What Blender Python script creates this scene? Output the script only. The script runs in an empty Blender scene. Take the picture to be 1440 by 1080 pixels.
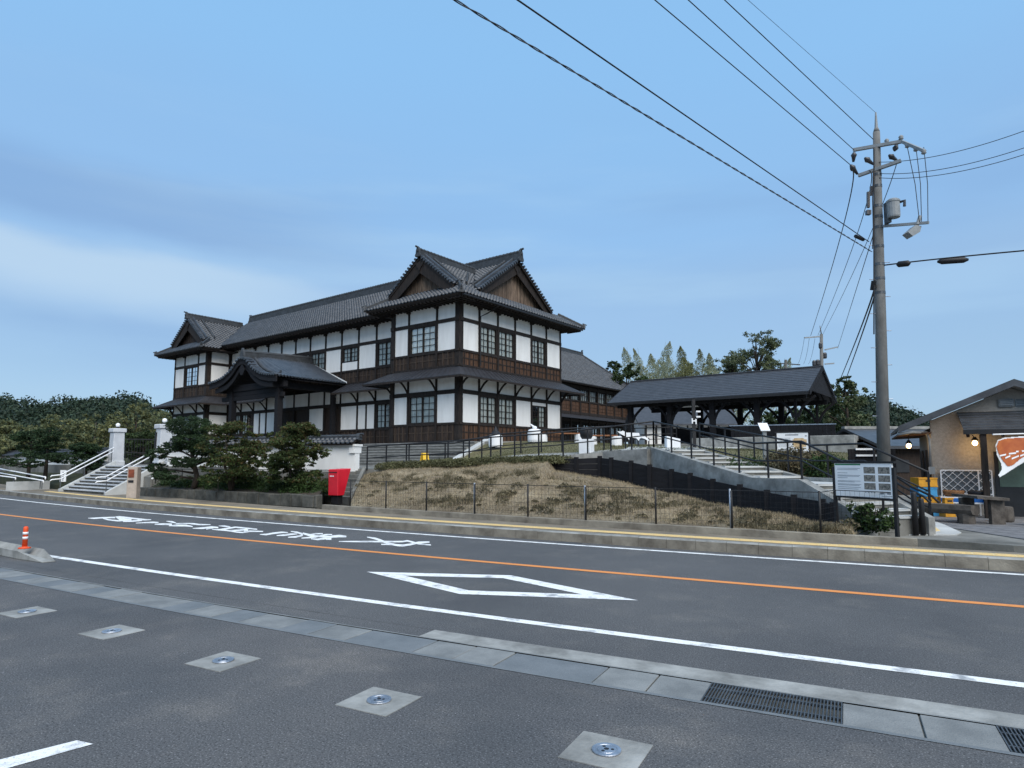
import bpy, bmesh, math, random
import numpy as np
from mathutils import Matrix, Vector

random.seed(7); RNG = np.random.default_rng(7)
scene = bpy.context.scene
COL = scene.collection
rad = math.radians

# ------------------------------------------------------------------ camera
CF, CCX, CCY, CHOR, CYAW, CH = 910.0, 720.0, 560.0, 648.0, rad(37.34), 1.75
PIT = math.atan((CHOR - CCY) / CF)
cam_d = bpy.data.cameras.new('camera'); cam = bpy.data.objects.new('camera', cam_d); COL.objects.link(cam)
cam.location = (0, 0, CH); cam.rotation_euler = (rad(90) + PIT, 0, CYAW)
cam_d.sensor_fit = 'HORIZONTAL'; cam_d.sensor_width = 36.0; cam_d.lens = 36.0 * CF / 1440.0
cam_d.shift_y = (CCY - 540.0) / 1440.0
cam_d.clip_start = 0.1; cam_d.clip_end = 6000
scene.camera = cam

# ------------------------------------------------------------------ sky and sun (dusk, soft light)
SUN_AZ = rad(122.0)     # compass-like angle of the glow, clockwise from +Y
SUN_EL = rad(48.0)
world = bpy.data.worlds.new('World'); scene.world = world; world.use_nodes = True
nt = world.node_tree; nt.nodes.clear()
def N(t, **k):
    n = nt.nodes.new(t)
    for a, b in k.items(): setattr(n, a, b)
    return n
BGS, EXPO = 0.074, 1.34
def srgb(r, g, b):
    return tuple((((x / 255 + 0.055) / 1.055) ** 2.4) / (BGS * 2 ** EXPO) for x in (r, g, b)) + (1,)
out = N('ShaderNodeOutputWorld'); bg = N('ShaderNodeBackground'); bg.inputs[1].default_value = BGS
sky = N('ShaderNodeTexSky'); sky.sky_type = 'NISHITA'; sky.sun_disc = False
sky.sun_elevation = SUN_EL; sky.sun_rotation = SUN_AZ
sky.air_density = 1.0; sky.dust_density = 0.6; sky.ozone_density = 2.0; sky.altitude = 50
tc = N('ShaderNodeTexCoord'); L = nt.links.new
sep = N('ShaderNodeSeparateXYZ'); L(tc.outputs['Generated'], sep.inputs[0])
def noise(scale, stretch, loc, det):
    mp = N('ShaderNodeMapping'); mp.inputs['Scale'].default_value = stretch; mp.inputs['Location'].default_value = loc; L(tc.outputs['Generated'], mp.inputs[0])
    no = N('ShaderNodeTexNoise'); no.inputs['Scale'].default_value = scale; no.inputs['Detail'].default_value = det; no.inputs['Roughness'].default_value = 0.5; L(mp.outputs[0], no.inputs['Vector']); return no.outputs[0]
def math_(op, a, b):
    n = N('ShaderNodeMath', operation=op)
    for i, v in enumerate((a, b)):
        if isinstance(v, (int, float)): n.inputs[i].default_value = v
        else: L(v, n.inputs[i])
    return n.outputs[0]
def ramp(fac, stops):
    r = N('ShaderNodeValToRGB'); e = r.color_ramp.elements; r.color_ramp.interpolation = 'EASE'
    while len(e) < len(stops): e.new(0.5)
    for k, (p, c) in enumerate(stops): e[k].position = p; e[k].color = c if len(c) == 4 else (*c, 1)
    L(fac, r.inputs[0]); return r.outputs[0]
def mix(f, a, b):
    m = N('ShaderNodeMixRGB'); 
    for i, v in enumerate((f, a, b)):
        if isinstance(v, (int, float)): m.inputs[i].default_value = v
        elif isinstance(v, tuple): m.inputs[i].default_value = v
        else: L(v, m.inputs[i])
    return m.outputs[0]
warp = math_('MULTIPLY', math_('SUBTRACT', noise(1.6, (1, 1, 2.5), (5.2, 1.3, 0.2), 3), 0.5), 0.16)
zw = math_('ADD', sep.outputs['Z'], warp)
# thin even veil of high cloud, duller towards the horizon
veil = ramp(zw, [(0.0, srgb(146, 181, 216)), (0.14, srgb(151, 187, 222)), (0.24, srgb(153, 190, 228)), (0.36, srgb(149, 195, 240)), (0.55, srgb(148, 202, 250)), (1.0, srgb(144, 197, 247))])
base_sky = mix(0.82, sky.outputs[0], veil)
b1 = ramp(noise(1.15, (1.0, 1.0, 5.5), (0.4, 2.3, 1.9), 4), [(0.44, (0, 0, 0)), (0.66, (1, 1, 1))])
b2 = ramp(noise(1.7, (1.0, 1.0, 7.5), (7.4, 0.3, 3.1), 5), [(0.47, (0, 0, 0)), (0.72, (1, 1, 1))])
low = ramp(sep.outputs['Z'], [(0.08, (0, 0, 0)), (0.2, (1, 1, 1)), (0.34, (1, 1, 1)), (0.52, (0, 0, 0))])
c1 = mix(math_('MULTIPLY', math_('MULTIPLY', b1, low), 0.4), base_sky, srgb(130, 166, 212))
c2 = mix(math_('MULTIPLY', math_('MULTIPLY', b2, low), 0.55), c1, srgb(172, 208, 240))
# low cloud bank towards the left of the view: a dull band over a pale break
def bump_dir(d, p, width):
    v = N('ShaderNodeVectorMath', operation='DOT_PRODUCT'); nr = N('ShaderNodeVectorMath', operation='NORMALIZE'); fl_ = N('ShaderNodeVectorMath', operation='MULTIPLY'); fl_.inputs[1].default_value = (1, 1, 0)
    L(tc.outputs['Generated'], fl_.inputs[0]); L(fl_.outputs[0], nr.inputs[0]); L(nr.outputs[0], v.inputs[0]); v.inputs[1].default_value = d
    return ramp(v.outputs['Value'], [(p - width, (0, 0, 0)), (p, (1, 1, 1))])
wisp = math_('MULTIPLY', math_('SUBTRACT', noise(2.2, (1, 1, 3.0), (2.2, 9.3, 0.7), 5), 0.5), 0.10)
zb = math_('ADD', sep.outputs['Z'], wisp); left = bump_dir((-0.977, 0.21, 0.0), 0.99, 0.16)
dull = ramp(zb, [(0.27, (0, 0, 0)), (0.305, (1, 1, 1)), (0.335, (1, 1, 1)), (0.40, (0, 0, 0))])
pale = ramp(zb, [(0.17, (0, 0, 0)), (0.225, (1, 1, 1)), (0.25, (1, 1, 1)), (0.275, (0, 0, 0))])
c3 = mix(math_('MULTIPLY', math_('MULTIPLY', dull, left), 0.5), c2, srgb(127, 162, 209))
c4 = mix(math_('MULTIPLY', math_('MULTIPLY', pale, left), 0.85), c3, srgb(188, 215, 240))
L(c4, bg.inputs[0]); L(bg.outputs[0], out.inputs[0])

sun_d = bpy.data.lights.new('sun', 'SUN'); sun = bpy.data.objects.new('sun', sun_d); COL.objects.link(sun)
sun_d.energy = 1.5; sun_d.angle = rad(60); sun_d.color = (1.0, 0.93, 0.83)
sdir = Vector((math.sin(SUN_AZ) * math.cos(SUN_EL), math.cos(SUN_AZ) * math.cos(SUN_EL), math.sin(SUN_EL)))
sun.rotation_euler = sdir.to_track_quat('Z', 'Y').to_euler(); sun.location = (20, -20, 40)

vs = scene.view_settings
vs.view_transform = 'Standard'; vs.look = 'None'; vs.gamma = 1.0; vs.use_curve_mapping = False; vs.exposure = EXPO

# ------------------------------------------------------------------ photo pixel -> direction helpers
_R = np.array([math.cos(CYAW), math.sin(CYAW), 0]); _FL = np.array([-math.sin(CYAW), math.cos(CYAW), 0])
_F = _FL * math.cos(PIT) + np.array([0, 0, math.sin(PIT)]); _U = -_FL * math.sin(PIT) + np.array([0, 0, math.cos(PIT)])
_O = np.array([0, 0, CH])
def ray(x, y): return _F + _R * (x - CCX) / CF - _U * (y - CCY) / CF
def onz(x, y, z=0.0): d = ray(x, y); return _O + d * (z - CH) / d[2]
def ony(x, y, Y): d = ray(x, y); return _O + d * Y / d[1]
def onx(x, y, X): d = ray(x, y); return _O + d * X / d[0]
def at(x, y, fwd): d = ray(x, y); return _O + d * fwd / (d @ _FL)
def cw(r, f, z): return _R * r + _FL * f + np.array([0, 0, z])      # right / forward offsets from where the photographer stands
RC = np.array([-36.82, 204.33]); RA0 = math.asin(28.8 / 200)
def rd(s, d, z=0.0):                                                  # along / across the gently curved road
    a = RA0 + s / 200.0; r = 200.0 - d
    return np.array([RC[0] + r * math.sin(a), RC[1] - r * math.cos(a), z])
def sd(P):
    v = np.array(P[:2]) - RC; r = math.hypot(*v); return (math.atan2(v[0], -v[1]) - RA0) * 200, 200 - r

# ------------------------------------------------------------------ materials
def lin(h):
    h = h.lstrip('#'); c = [int(h[i:i + 2], 16) / 255 for i in (0, 2, 4)]
    return tuple(((x + 0.055) / 1.055) ** 2.4 if x > 0.04045 else x / 12.92 for x in c)
def mat(name, col, rough=0.8, var=0.18, scale=3.0, col2=None, bump=0.0, bscale=40.0, spec=0.3, metal=0.0, stretch=(1, 1, 1), island=0.0, detail=5.0, sharp=(0.35, 0.68), speck=None, emit=None):
    m = bpy.data.materials.new(name); m.use_nodes = True; t = m.node_tree; t.nodes.clear()
    o = t.nodes.new('ShaderNodeOutputMaterial'); b = t.nodes.new('ShaderNodeBsdfPrincipled'); t.links.new(b.outputs[0], o.inputs[0])
    b.inputs['Roughness'].default_value = rough; b.inputs['Metallic'].default_value = metal
    b.inputs['Specular IOR Level'].default_value = spec
    c2 = col2 if col2 else tuple(x * (1 - var * 2) for x in col)
    c1 = col if col2 else tuple(min(1, x * (1 + var)) for x in col)
    g = t.nodes.new('ShaderNodeTexCoord'); mpn = t.nodes.new('ShaderNodeMapping'); mpn.inputs['Scale'].default_value = stretch
    t.links.new(g.outputs['Object'], mpn.inputs[0])
    n = t.nodes.new('ShaderNodeTexNoise'); n.inputs['Scale'].default_value = scale; n.inputs['Detail'].default_value = detail; n.inputs['Roughness'].default_value = 0.62
    t.links.new(mpn.outputs[0], n.inputs['Vector'])
    rp = t.nodes.new('ShaderNodeValToRGB'); rp.color_ramp.elements[0].position = sharp[0]; rp.color_ramp.elements[1].position = sharp[1]
    rp.color_ramp.elements[0].color = (*c2, 1); rp.color_ramp.elements[1].color = (*c1, 1)
    t.links.new(n.outputs[0], rp.inputs[0]); cur = rp.outputs[0]
    if island:
        ge = t.nodes.new('ShaderNodeNewGeometry'); mr = t.nodes.new('ShaderNodeMapRange')
        mr.inputs[3].default_value = 1 - island; mr.inputs[4].default_value = 1 + island
        t.links.new(ge.outputs['Random Per Island'], mr.inputs[0])
        mu = t.nodes.new('ShaderNodeVectorMath'); mu.operation = 'SCALE'; t.links.new(cur, mu.inputs[0]); t.links.new(mr.outputs[0], mu.inputs['Scale']); cur = mu.outputs[0]
    if speck:
        n3 = t.nodes.new('ShaderNodeTexNoise'); n3.inputs['Scale'].default_value = speck[0]; n3.inputs['Detail'].default_value = 2; t.links.new(g.outputs['Object'], n3.inputs['Vector'])
        r3 = t.nodes.new('ShaderNodeValToRGB'); r3.color_ramp.elements[0].position = speck[1]; r3.color_ramp.elements[1].position = speck[2]
        t.links.new(n3.outputs[0], r3.inputs[0]); mx = t.nodes.new('ShaderNodeMixRGB'); t.links.new(r3.outputs[0], mx.inputs[0]); t.links.new(cur, mx.inputs[1]); mx.inputs[2].default_value = (*speck[3], 1); cur = mx.outputs[0]
    t.links.new(cur, b.inputs['Base Color'])
    if bump:
        n2 = t.nodes.new('ShaderNodeTexNoise'); n2.inputs['Scale'].default_value = bscale; n2.inputs['Detail'].default_value = 3; t.links.new(mpn.outputs[0], n2.inputs['Vector'])
        bp = t.nodes.new('ShaderNodeBump'); bp.inputs['Strength'].default_value = bump; bp.inputs['Distance'].default_value = 0.02; t.links.new(n2.outputs[0], bp.inputs['Height']); t.links.new(bp.outputs[0], b.inputs['Normal'])
    if emit:
        b.inputs['Emission Color'].default_value = (*emit[0], 1); b.inputs['Emission Strength'].default_value = emit[1]
    return m
def leafmat(name, c1, c2, trans=0.25):
    m = mat(name, c1, 0.65, scale=0.9, col2=c2, island=0.45, spec=0.25, detail=2)
    t = m.node_tree; b = [x for x in t.nodes if x.type == 'BSDF_PRINCIPLED'][0]; o = [x for x in t.nodes if x.type == 'OUTPUT_MATERIAL'][0]
    src = b.inputs['Base Color'].links[0].from_socket
    tr = t.nodes.new('ShaderNodeBsdfTranslucent'); t.links.new(src, tr.inputs[0])
    mx = t.nodes.new('ShaderNodeMixShader'); mx.inputs[0].default_value = trans
    t.links.new(b.outputs[0], mx.inputs[1]); t.links.new(tr.outputs[0], mx.inputs[2]); t.links.new(mx.outputs[0], o.inputs[0])
    return m
def asphalt(name, col, col2, sc=0.35):
    m = mat(name, col, 0.86, scale=sc, col2=col2, bump=0.22, bscale=150, spec=0.35, detail=8, sharp=(0.3, 0.72))
    t = m.node_tree; b = [x for x in t.nodes if x.type == 'BSDF_PRINCIPLED'][0]
    src = b.inputs['Base Color'].links[0].from_socket; g = [x for x in t.nodes if x.type == 'TEX_COORD'][0]
    cur = src
    for scl, lo, hi, cc, w in ((85, 0.54, 0.70, 2.3, 0.55), (60, 0.30, 0.47, 0.40, 0.0), (40, 0.70, 0.75, 3.0, 0.5)):
        n = t.nodes.new('ShaderNodeTexNoise'); n.inputs['Scale'].default_value = scl; n.inputs['Detail'].default_value = 2.5; t.links.new(g.outputs['Object'], n.inputs['Vector'])
        r = t.nodes.new('ShaderNodeMapRange'); r.inputs[1].default_value = lo; r.inputs[2].default_value = hi
        r.inputs[3].default_value = 1.0 if cc > 1 else cc; r.inputs[4].default_value = cc if cc > 1 else 1.0
        t.links.new(n.outputs[0], r.inputs[0])
        mu = t.nodes.new('ShaderNodeVectorMath'); mu.operation = 'SCALE'; t.links.new(cur, mu.inputs[0]); t.links.new(r.outputs[0], mu.inputs['Scale']); cur = mu.outputs[0]
    # dusty pale drifts and darker, oil-stained areas at larger scales
    for scl, lo, hi, a, c in ((0.9, 0.52, 0.74, (1, 1, 1), (1.42, 1.36, 1.27)), (0.33, 0.30, 0.52, (0.74, 0.75, 0.77), (1, 1, 1)), (3.2, 0.60, 0.74, (1, 1, 1), (1.28, 1.23, 1.18))):
        n = t.nodes.new('ShaderNodeTexNoise'); n.inputs['Scale'].default_value = scl; n.inputs['Detail'].default_value = 7; n.inputs['Roughness'].default_value = 0.65; t.links.new(g.outputs['Object'], n.inputs['Vector'])
        r = t.nodes.new('ShaderNodeValToRGB'); r.color_ramp.elements[0].position = lo; r.color_ramp.elements[1].position = hi; k_ = 1.5
        r.color_ramp.elements[0].color = (*[x / k_ for x in a], 1); r.color_ramp.elements[1].color = (*[x / k_ for x in c], 1); t.links.new(n.outputs[0], r.inputs[0])
        mu = t.nodes.new('ShaderNodeVectorMath'); mu.operation = 'MULTIPLY'; t.links.new(cur, mu.inputs[0]); t.links.new(r.outputs[0], mu.inputs[1])
        m3 = t.nodes.new('ShaderNodeVectorMath'); m3.operation = 'SCALE'; m3.inputs['Scale'].default_value = k_; t.links.new(mu.outputs[0], m3.inputs[0]); cur = m3.outputs[0]
    t.links.new(cur, b.inputs['Base Color'])
    return m
def glassmat(name):
    m = bpy.data.materials.new(name); m.use_nodes = True; t = m.node_tree; t.nodes.clear()
    o = t.nodes.new('ShaderNodeOutputMaterial'); tr = t.nodes.new('ShaderNodeBsdfTransparent'); tr.inputs[0].default_value = (0.86, 0.9, 0.9, 1)
    gl = t.nodes.new('ShaderNodeBsdfGlossy'); gl.inputs['Roughness'].default_value = 0.06; fr = t.nodes.new('ShaderNodeFresnel'); fr.inputs[0].default_value = 1.33
    n = t.nodes.new('ShaderNodeTexNoise'); n.inputs['Scale'].default_value = 2.5; bp = t.nodes.new('ShaderNodeBump'); bp.inputs['Strength'].default_value = 0.06; t.links.new(n.outputs[0], bp.inputs['Height']); t.links.new(bp.outputs[0], gl.inputs['Normal'])
    mx = t.nodes.new('ShaderNodeMixShader'); t.links.new(fr.outputs[0], mx.inputs[0]); t.links.new(tr.outputs[0], mx.inputs[1]); t.links.new(gl.outputs[0], mx.inputs[2]); t.links.new(mx.outputs[0], o.inputs[0])
    return m
MT = dict(
 asphalt=asphalt('asphalt_road', (0.099, 0.098, 0.098), (0.073, 0.074, 0.076)),
 asphalt_lot=asphalt('asphalt_lot', (0.114, 0.109, 0.106), (0.070, 0.073, 0.077), 0.45),
 white_paint=mat('road_paint_white', (0.82, 0.82, 0.80), 0.7, scale=4.5, col2=(0.30, 0.31, 0.32), sharp=(0.31, 0.50), bump=0.3, bscale=90, speck=(70, 0.62, 0.72, (0.25, 0.26, 0.27))),
 orange_paint=mat('road_paint_orange', (0.72, 0.27, 0.075), 0.7, scale=8, col2=(0.45, 0.18, 0.07), sharp=(0.22, 0.42), bump=0.3, bscale=90),
 concrete=mat('concrete', (0.36, 0.36, 0.34), 0.9, scale=2.4, col2=(0.17, 0.17, 0.16), bump=0.3, bscale=30, detail=8),
 concrete_d=mat('weathered_concrete_and_riser_shade', (0.24, 0.235, 0.215), 0.92, scale=1.2, col2=(0.10, 0.10, 0.09), bump=0.4, bscale=25, detail=9),
 concrete_w=mat('pale_concrete', (0.55, 0.56, 0.55), 0.85, scale=1.0, col2=(0.38, 0.39, 0.38), bump=0.2, bscale=30, detail=8),
 kerb=mat('kerb_concrete', (0.32, 0.29, 0.235), 0.92, scale=1.6, col2=(0.12, 0.105, 0.085), bump=0.4, bscale=35, detail=9),
 paving=mat('sidewalk_asphalt', (0.25, 0.215, 0.165), 0.92, scale=0.9, col2=(0.135, 0.118, 0.095), bump=0.4, bscale=60, detail=8),
 yellow_tile=mat('tactile_yellow', (0.78, 0.58, 0.27), 0.8, scale=3, col2=(0.60, 0.47, 0.25), bump=0.2),
 slab=mat('drain_slab_light', (0.26, 0.268, 0.262), 0.9, scale=2.2, detail=9, col2=(0.155, 0.163, 0.163), bump=0.3, bscale=60, speck=(120, 0.6, 0.7, (0.14, 0.15, 0.15))),
 slab_d=mat('drain_slab_dark', (0.175, 0.19, 0.20), 0.85, scale=3, col2=(0.13, 0.145, 0.155), bump=0.3, bscale=60, speck=(120, 0.6, 0.7, (0.2, 0.22, 0.23))),
 steel_d=mat('dark_galvanised_steel', (0.11, 0.12, 0.13), 0.5, scale=6, metal=0.6, spec=0.5),
 steel=mat('galvanised_steel', (0.42, 0.45, 0.50), 0.38, scale=8, metal=0.75, spec=0.5),
 plaster=mat('white_plaster', (0.84, 0.835, 0.81), 0.9, scale=2.2, col2=(0.71, 0.70, 0.67), bump=0.06, bscale=60, detail=8, sharp=(0.22, 0.62), stretch=(1, 1, 0.22)),
 wood_l=mat('worn_brown_batten', (0.085, 0.060, 0.044), 0.8, scale=3, col2=(0.045, 0.032, 0.024), stretch=(5, 5, 0.8)),
 wood_d=mat('dark_timber', (0.038, 0.028, 0.023), 0.75, scale=3, col2=(0.010, 0.008, 0.007), stretch=(5, 5, 0.8), bump=0.2, bscale=20),
 wood_b=mat('weathered_brown_boards', (0.115, 0.060, 0.034), 0.8, scale=3, col2=(0.040, 0.022, 0.014), stretch=(6, 6, 0.9), bump=0.3, bscale=20, island=0.25),
 wood_f=mat('dark_brown_boards', (0.050, 0.034, 0.026), 0.8, scale=3, col2=(0.020, 0.014, 0.011), stretch=(6, 6, 0.9), bump=0.3, bscale=20, island=0.25),
 wood_g=mat('bleached_gable_boards', (0.24, 0.17, 0.12), 0.85, scale=2.5, col2=(0.06, 0.042, 0.032), stretch=(7, 7, 0.7), bump=0.3, bscale=20, island=0.3),
 tile=mat('grey_roof_tile', (0.060, 0.068, 0.080), 0.36, scale=2.2, col2=(0.032, 0.037, 0.045), spec=0.5, island=0.22, detail=6),
 ridge=mat('ridge_tile', (0.056, 0.062, 0.070), 0.6, scale=3, col2=(0.030, 0.032, 0.034), spec=0.4, bump=0.3, bscale=14),
 copper=mat('dark_pent_roof', (0.034, 0.035, 0.042), 0.55, scale=2.0, col2=(0.020, 0.021, 0.026), spec=0.5, bump=0.2, bscale=6),
 slate=mat('slate_grey_roofing', (0.062, 0.068, 0.080), 0.6, scale=3.0, col2=(0.040, 0.044, 0.053), spec=0.4, bump=0.3, bscale=18, detail=8),
 black=mat('black_paint', (0.014, 0.014, 0.016), 0.55, scale=4, spec=0.4),
 blackwood=mat('black_boards_and_porch_shade', (0.013, 0.013, 0.016), 0.85, scale=2, col2=(0.007, 0.007, 0.009), stretch=(1, 1, 6), bump=0.3),  # own black on fences and pavilion; on the porch it stands in for shade
 curtain=mat('pale_curtain', (0.78, 0.78, 0.74), 0.9, scale=2, col2=(0.55, 0.56, 0.54), island=0.0, detail=3),
 interior=mat('dark_interior', (0.022, 0.020, 0.018), 0.9),
 glass=glassmat('window_glass'),
 white=mat('white_enamel', (0.80, 0.81, 0.82), 0.5, scale=2, var=0.04, spec=0.4),
 whitestone=mat('pale_gate_stone', (0.60, 0.62, 0.64), 0.85, scale=2.2, col2=(0.47, 0.49, 0.52), bump=0.25, bscale=40, detail=8),
 globe=mat('milk_glass', (0.86, 0.86, 0.84), 0.25, var=0.02, spec=0.5),
 red=mat('post_red', (0.62, 0.012, 0.028), 0.42, scale=2, var=0.08, spec=0.5),
 orange=mat('safety_orange', (0.72, 0.085, 0.022), 0.5, scale=4, var=0.08),
 yellow=mat('sign_yellow', (0.80, 0.50, 0.04), 0.55, scale=4, var=0.06),
 pole=mat('pole_concrete', (0.185, 0.185, 0.18), 0.9, scale=3.5, col2=(0.115, 0.115, 0.11), stretch=(1, 1, 0.5), bump=0.3, bscale=40, detail=8),
 greywire=mat('weathered_cable', (0.07, 0.075, 0.085), 0.6),
 wire=mat('cable_black', (0.016, 0.016, 0.018), 0.6),
 greybox=mat('equipment_grey', (0.27, 0.29, 0.30), 0.5, scale=5, var=0.1),
 ceramic=mat('dark_insulator', (0.05, 0.05, 0.055), 0.3, spec=0.5),
 bark=mat('bark', (0.075, 0.058, 0.045), 0.9, scale=8, col2=(0.03, 0.024, 0.02), stretch=(1, 1, 0.3), bump=0.6, bscale=18),
 soil=mat('dry_soil_and_straw', (0.30, 0.245, 0.165), 0.95, scale=1.1, col2=(0.15, 0.115, 0.075), bump=0.9, bscale=14, detail=10, speck=(9, 0.56, 0.70, (0.075, 0.06, 0.036))),
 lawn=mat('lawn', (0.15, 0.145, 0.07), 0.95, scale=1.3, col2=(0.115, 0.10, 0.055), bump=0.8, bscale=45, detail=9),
 lawn_d=mat('dark_ground_cover', (0.055, 0.06, 0.03), 0.95, scale=1.3, col2=(0.03, 0.034, 0.018), bump=0.8, bscale=45),  # darker green than the lawn, for grass bank and pine bed
 ground=mat('ground', (0.12, 0.11, 0.075), 0.95, scale=0.15, col2=(0.07, 0.07, 0.045), bump=0.3),
 gravel=mat('pale_gravel', (0.30, 0.29, 0.265), 0.95, scale=2, col2=(0.2, 0.195, 0.18), bump=0.6, bscale=60),
 stone=mat('grey_step_stone', (0.30, 0.295, 0.28), 0.9, scale=2, col2=(0.16, 0.16, 0.15), bump=0.3, detail=8),
 stone_d=mat('old_stone_and_riser_shade', (0.12, 0.115, 0.10), 0.92, scale=3, col2=(0.045, 0.045, 0.038), bump=0.6, bscale=18, detail=8),
 earth=mat('dark_planting_soil', (0.055, 0.045, 0.033), 0.95, scale=4, bump=0.7, bscale=20),
 shopwall=mat('beige_sprayed_wall', (0.37, 0.345, 0.31), 0.92, scale=14, col2=(0.28, 0.26, 0.235), bump=0.5, bscale=50, detail=6),
 metalroof=mat('grey_metal_roof', (0.072, 0.076, 0.084), 0.42, scale=3, metal=0.25, spec=0.5),
 crate_y=mat('yellow_crate_plastic', (0.62, 0.30, 0.03), 0.5, scale=5, var=0.12),
 crate_b=mat('blue_crate_plastic', (0.06, 0.28, 0.52), 0.5, scale=5, var=0.12),
 blue=mat('blue_stripe', (0.02, 0.13, 0.42), 0.5, scale=4, var=0.08),
 flagorange=mat('banner_orange', (0.55, 0.17, 0.05), 0.75, scale=1.6, col2=(0.33, 0.07, 0.03), detail=3),
 green_pane=mat('green_door_screen', (0.10, 0.16, 0.13), 0.35, scale=2, var=0.15, spec=0.5),
 doorblack=mat('dark_door', (0.020, 0.021, 0.024), 0.35, spec=0.5),
 logwood=mat('grey_log_wood', (0.13, 0.115, 0.10), 0.9, scale=5, col2=(0.06, 0.052, 0.045), bump=0.5, bscale=20),
 benchwood=mat('red_brown_bench_plank', (0.30, 0.13, 0.06), 0.7, scale=4, col2=(0.2, 0.085, 0.04), stretch=(0.6, 5, 5)),
 paper=mat('board_face', (0.83, 0.845, 0.855), 0.5, var=0.03),
 print_grey=mat('print_grey', (0.22, 0.24, 0.27), 0.6, var=0.15), print_green=mat('print_green', (0.05, 0.22, 0.10), 0.6, var=0.05),
 print_map=mat('print_map_brown', (0.42, 0.26, 0.11), 0.6, scale=14, col2=(0.70, 0.52, 0.30)),
 print_photo=mat('print_photo', (0.36, 0.33, 0.29), 0.6, scale=22, col2=(0.07, 0.075, 0.07)),
 basket=mat('brown_basket', (0.28, 0.14, 0.06), 0.8, scale=20, col2=(0.15, 0.07, 0.03)),
 plate_rust=mat('red_brown_plate', (0.22, 0.06, 0.03), 0.6, scale=6, var=0.15),
 beigepost=mat('beige_stone_post', (0.47, 0.40, 0.34), 0.9, scale=6, col2=(0.36, 0.31, 0.265), bump=0.3),
 paver=mat('grey_paver', (0.20, 0.20, 0.205), 0.9, scale=2.5, col2=(0.12, 0.12, 0.125), bump=0.4, bscale=40, island=0.15),
 lampglass=mat('lit_lamp_glass', (0.9, 0.7, 0.4), 0.4, var=0.0, emit=((1.0, 0.62, 0.22), 6.0)),
 pine=leafmat('pine_needles', (0.030, 0.058, 0.022), (0.016, 0.032, 0.013), 0.12),
 maple=leafmat('maple_leaves', (0.062, 0.088, 0.026), (0.034, 0.054, 0.017), 0.22),
 maple_r=leafmat('maple_tips', (0.10, 0.062, 0.024), (0.055, 0.06, 0.02), 0.22),
 hedge=leafmat('hedge_leaves', (0.050, 0.085, 0.022), (0.025, 0.048, 0.014), 0.15),
 bamboo=leafmat('bamboo_leaves', (0.20, 0.20, 0.085), (0.115, 0.125, 0.05), 0.3),
 bamboo_p=leafmat('pale_bamboo_leaves', (0.40, 0.42, 0.30), (0.27, 0.295, 0.19), 0.45),
 broad=leafmat('broad_leaves', (0.048, 0.075, 0.026), (0.025, 0.042, 0.016), 0.2),
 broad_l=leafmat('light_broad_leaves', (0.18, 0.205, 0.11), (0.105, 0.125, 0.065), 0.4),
 wood_far=leafmat('hillside_leaves', (0.036, 0.058, 0.034), (0.020, 0.034, 0.022), 0.1),
 straw=leafmat('dry_straw', (0.40, 0.33, 0.215), (0.25, 0.20, 0.125), 0.2),
 weed=leafmat('dull_weeds', (0.155, 0.13, 0.075), (0.085, 0.074, 0.043), 0.25),
 moss=leafmat('ground_cover_leaves', (0.135, 0.135, 0.065), (0.085, 0.085, 0.042), 0.2),
 flower=mat('white_petals', (0.8, 0.8, 0.78), 0.7, var=0.05),
)

# ------------------------------------------------------------------ mesh helpers
XF = {}
def _thing_matrix(loc, rz): return Matrix.Translation(Vector(loc)) @ Matrix.Rotation(rz, 4, 'Z')
def thing(name, label, cat, loc=(0, 0, 0), rz=0.0, group=None, kind=None):
    o = bpy.data.objects.new(name, None); COL.objects.link(o); o.empty_display_size = 0.2
    o.location = Vector([float(c) for c in loc]); o.rotation_euler = (0, 0, rz); XF[o.name] = _thing_matrix([float(c) for c in loc], rz)
    return tag(o, label, cat, group, kind)
def tag(o, label=None, cat=None, group=None, kind=None):
    if label: o['label'] = label
    if cat: o['category'] = cat
    if group: o['group'] = group
    if kind: o['kind'] = kind
    return o
def link(name, me, parent=None, world=True, kind=None):
    o = bpy.data.objects.new(name, me); COL.objects.link(o)
    if parent is not None:
        o.parent = parent
        if world and parent.name in XF: o.matrix_parent_inverse = XF[parent.name].inverted()
        if world and parent.name in XF: XF[o.name] = Matrix.Identity(4)
    if kind: o['kind'] = kind
    return o
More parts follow.
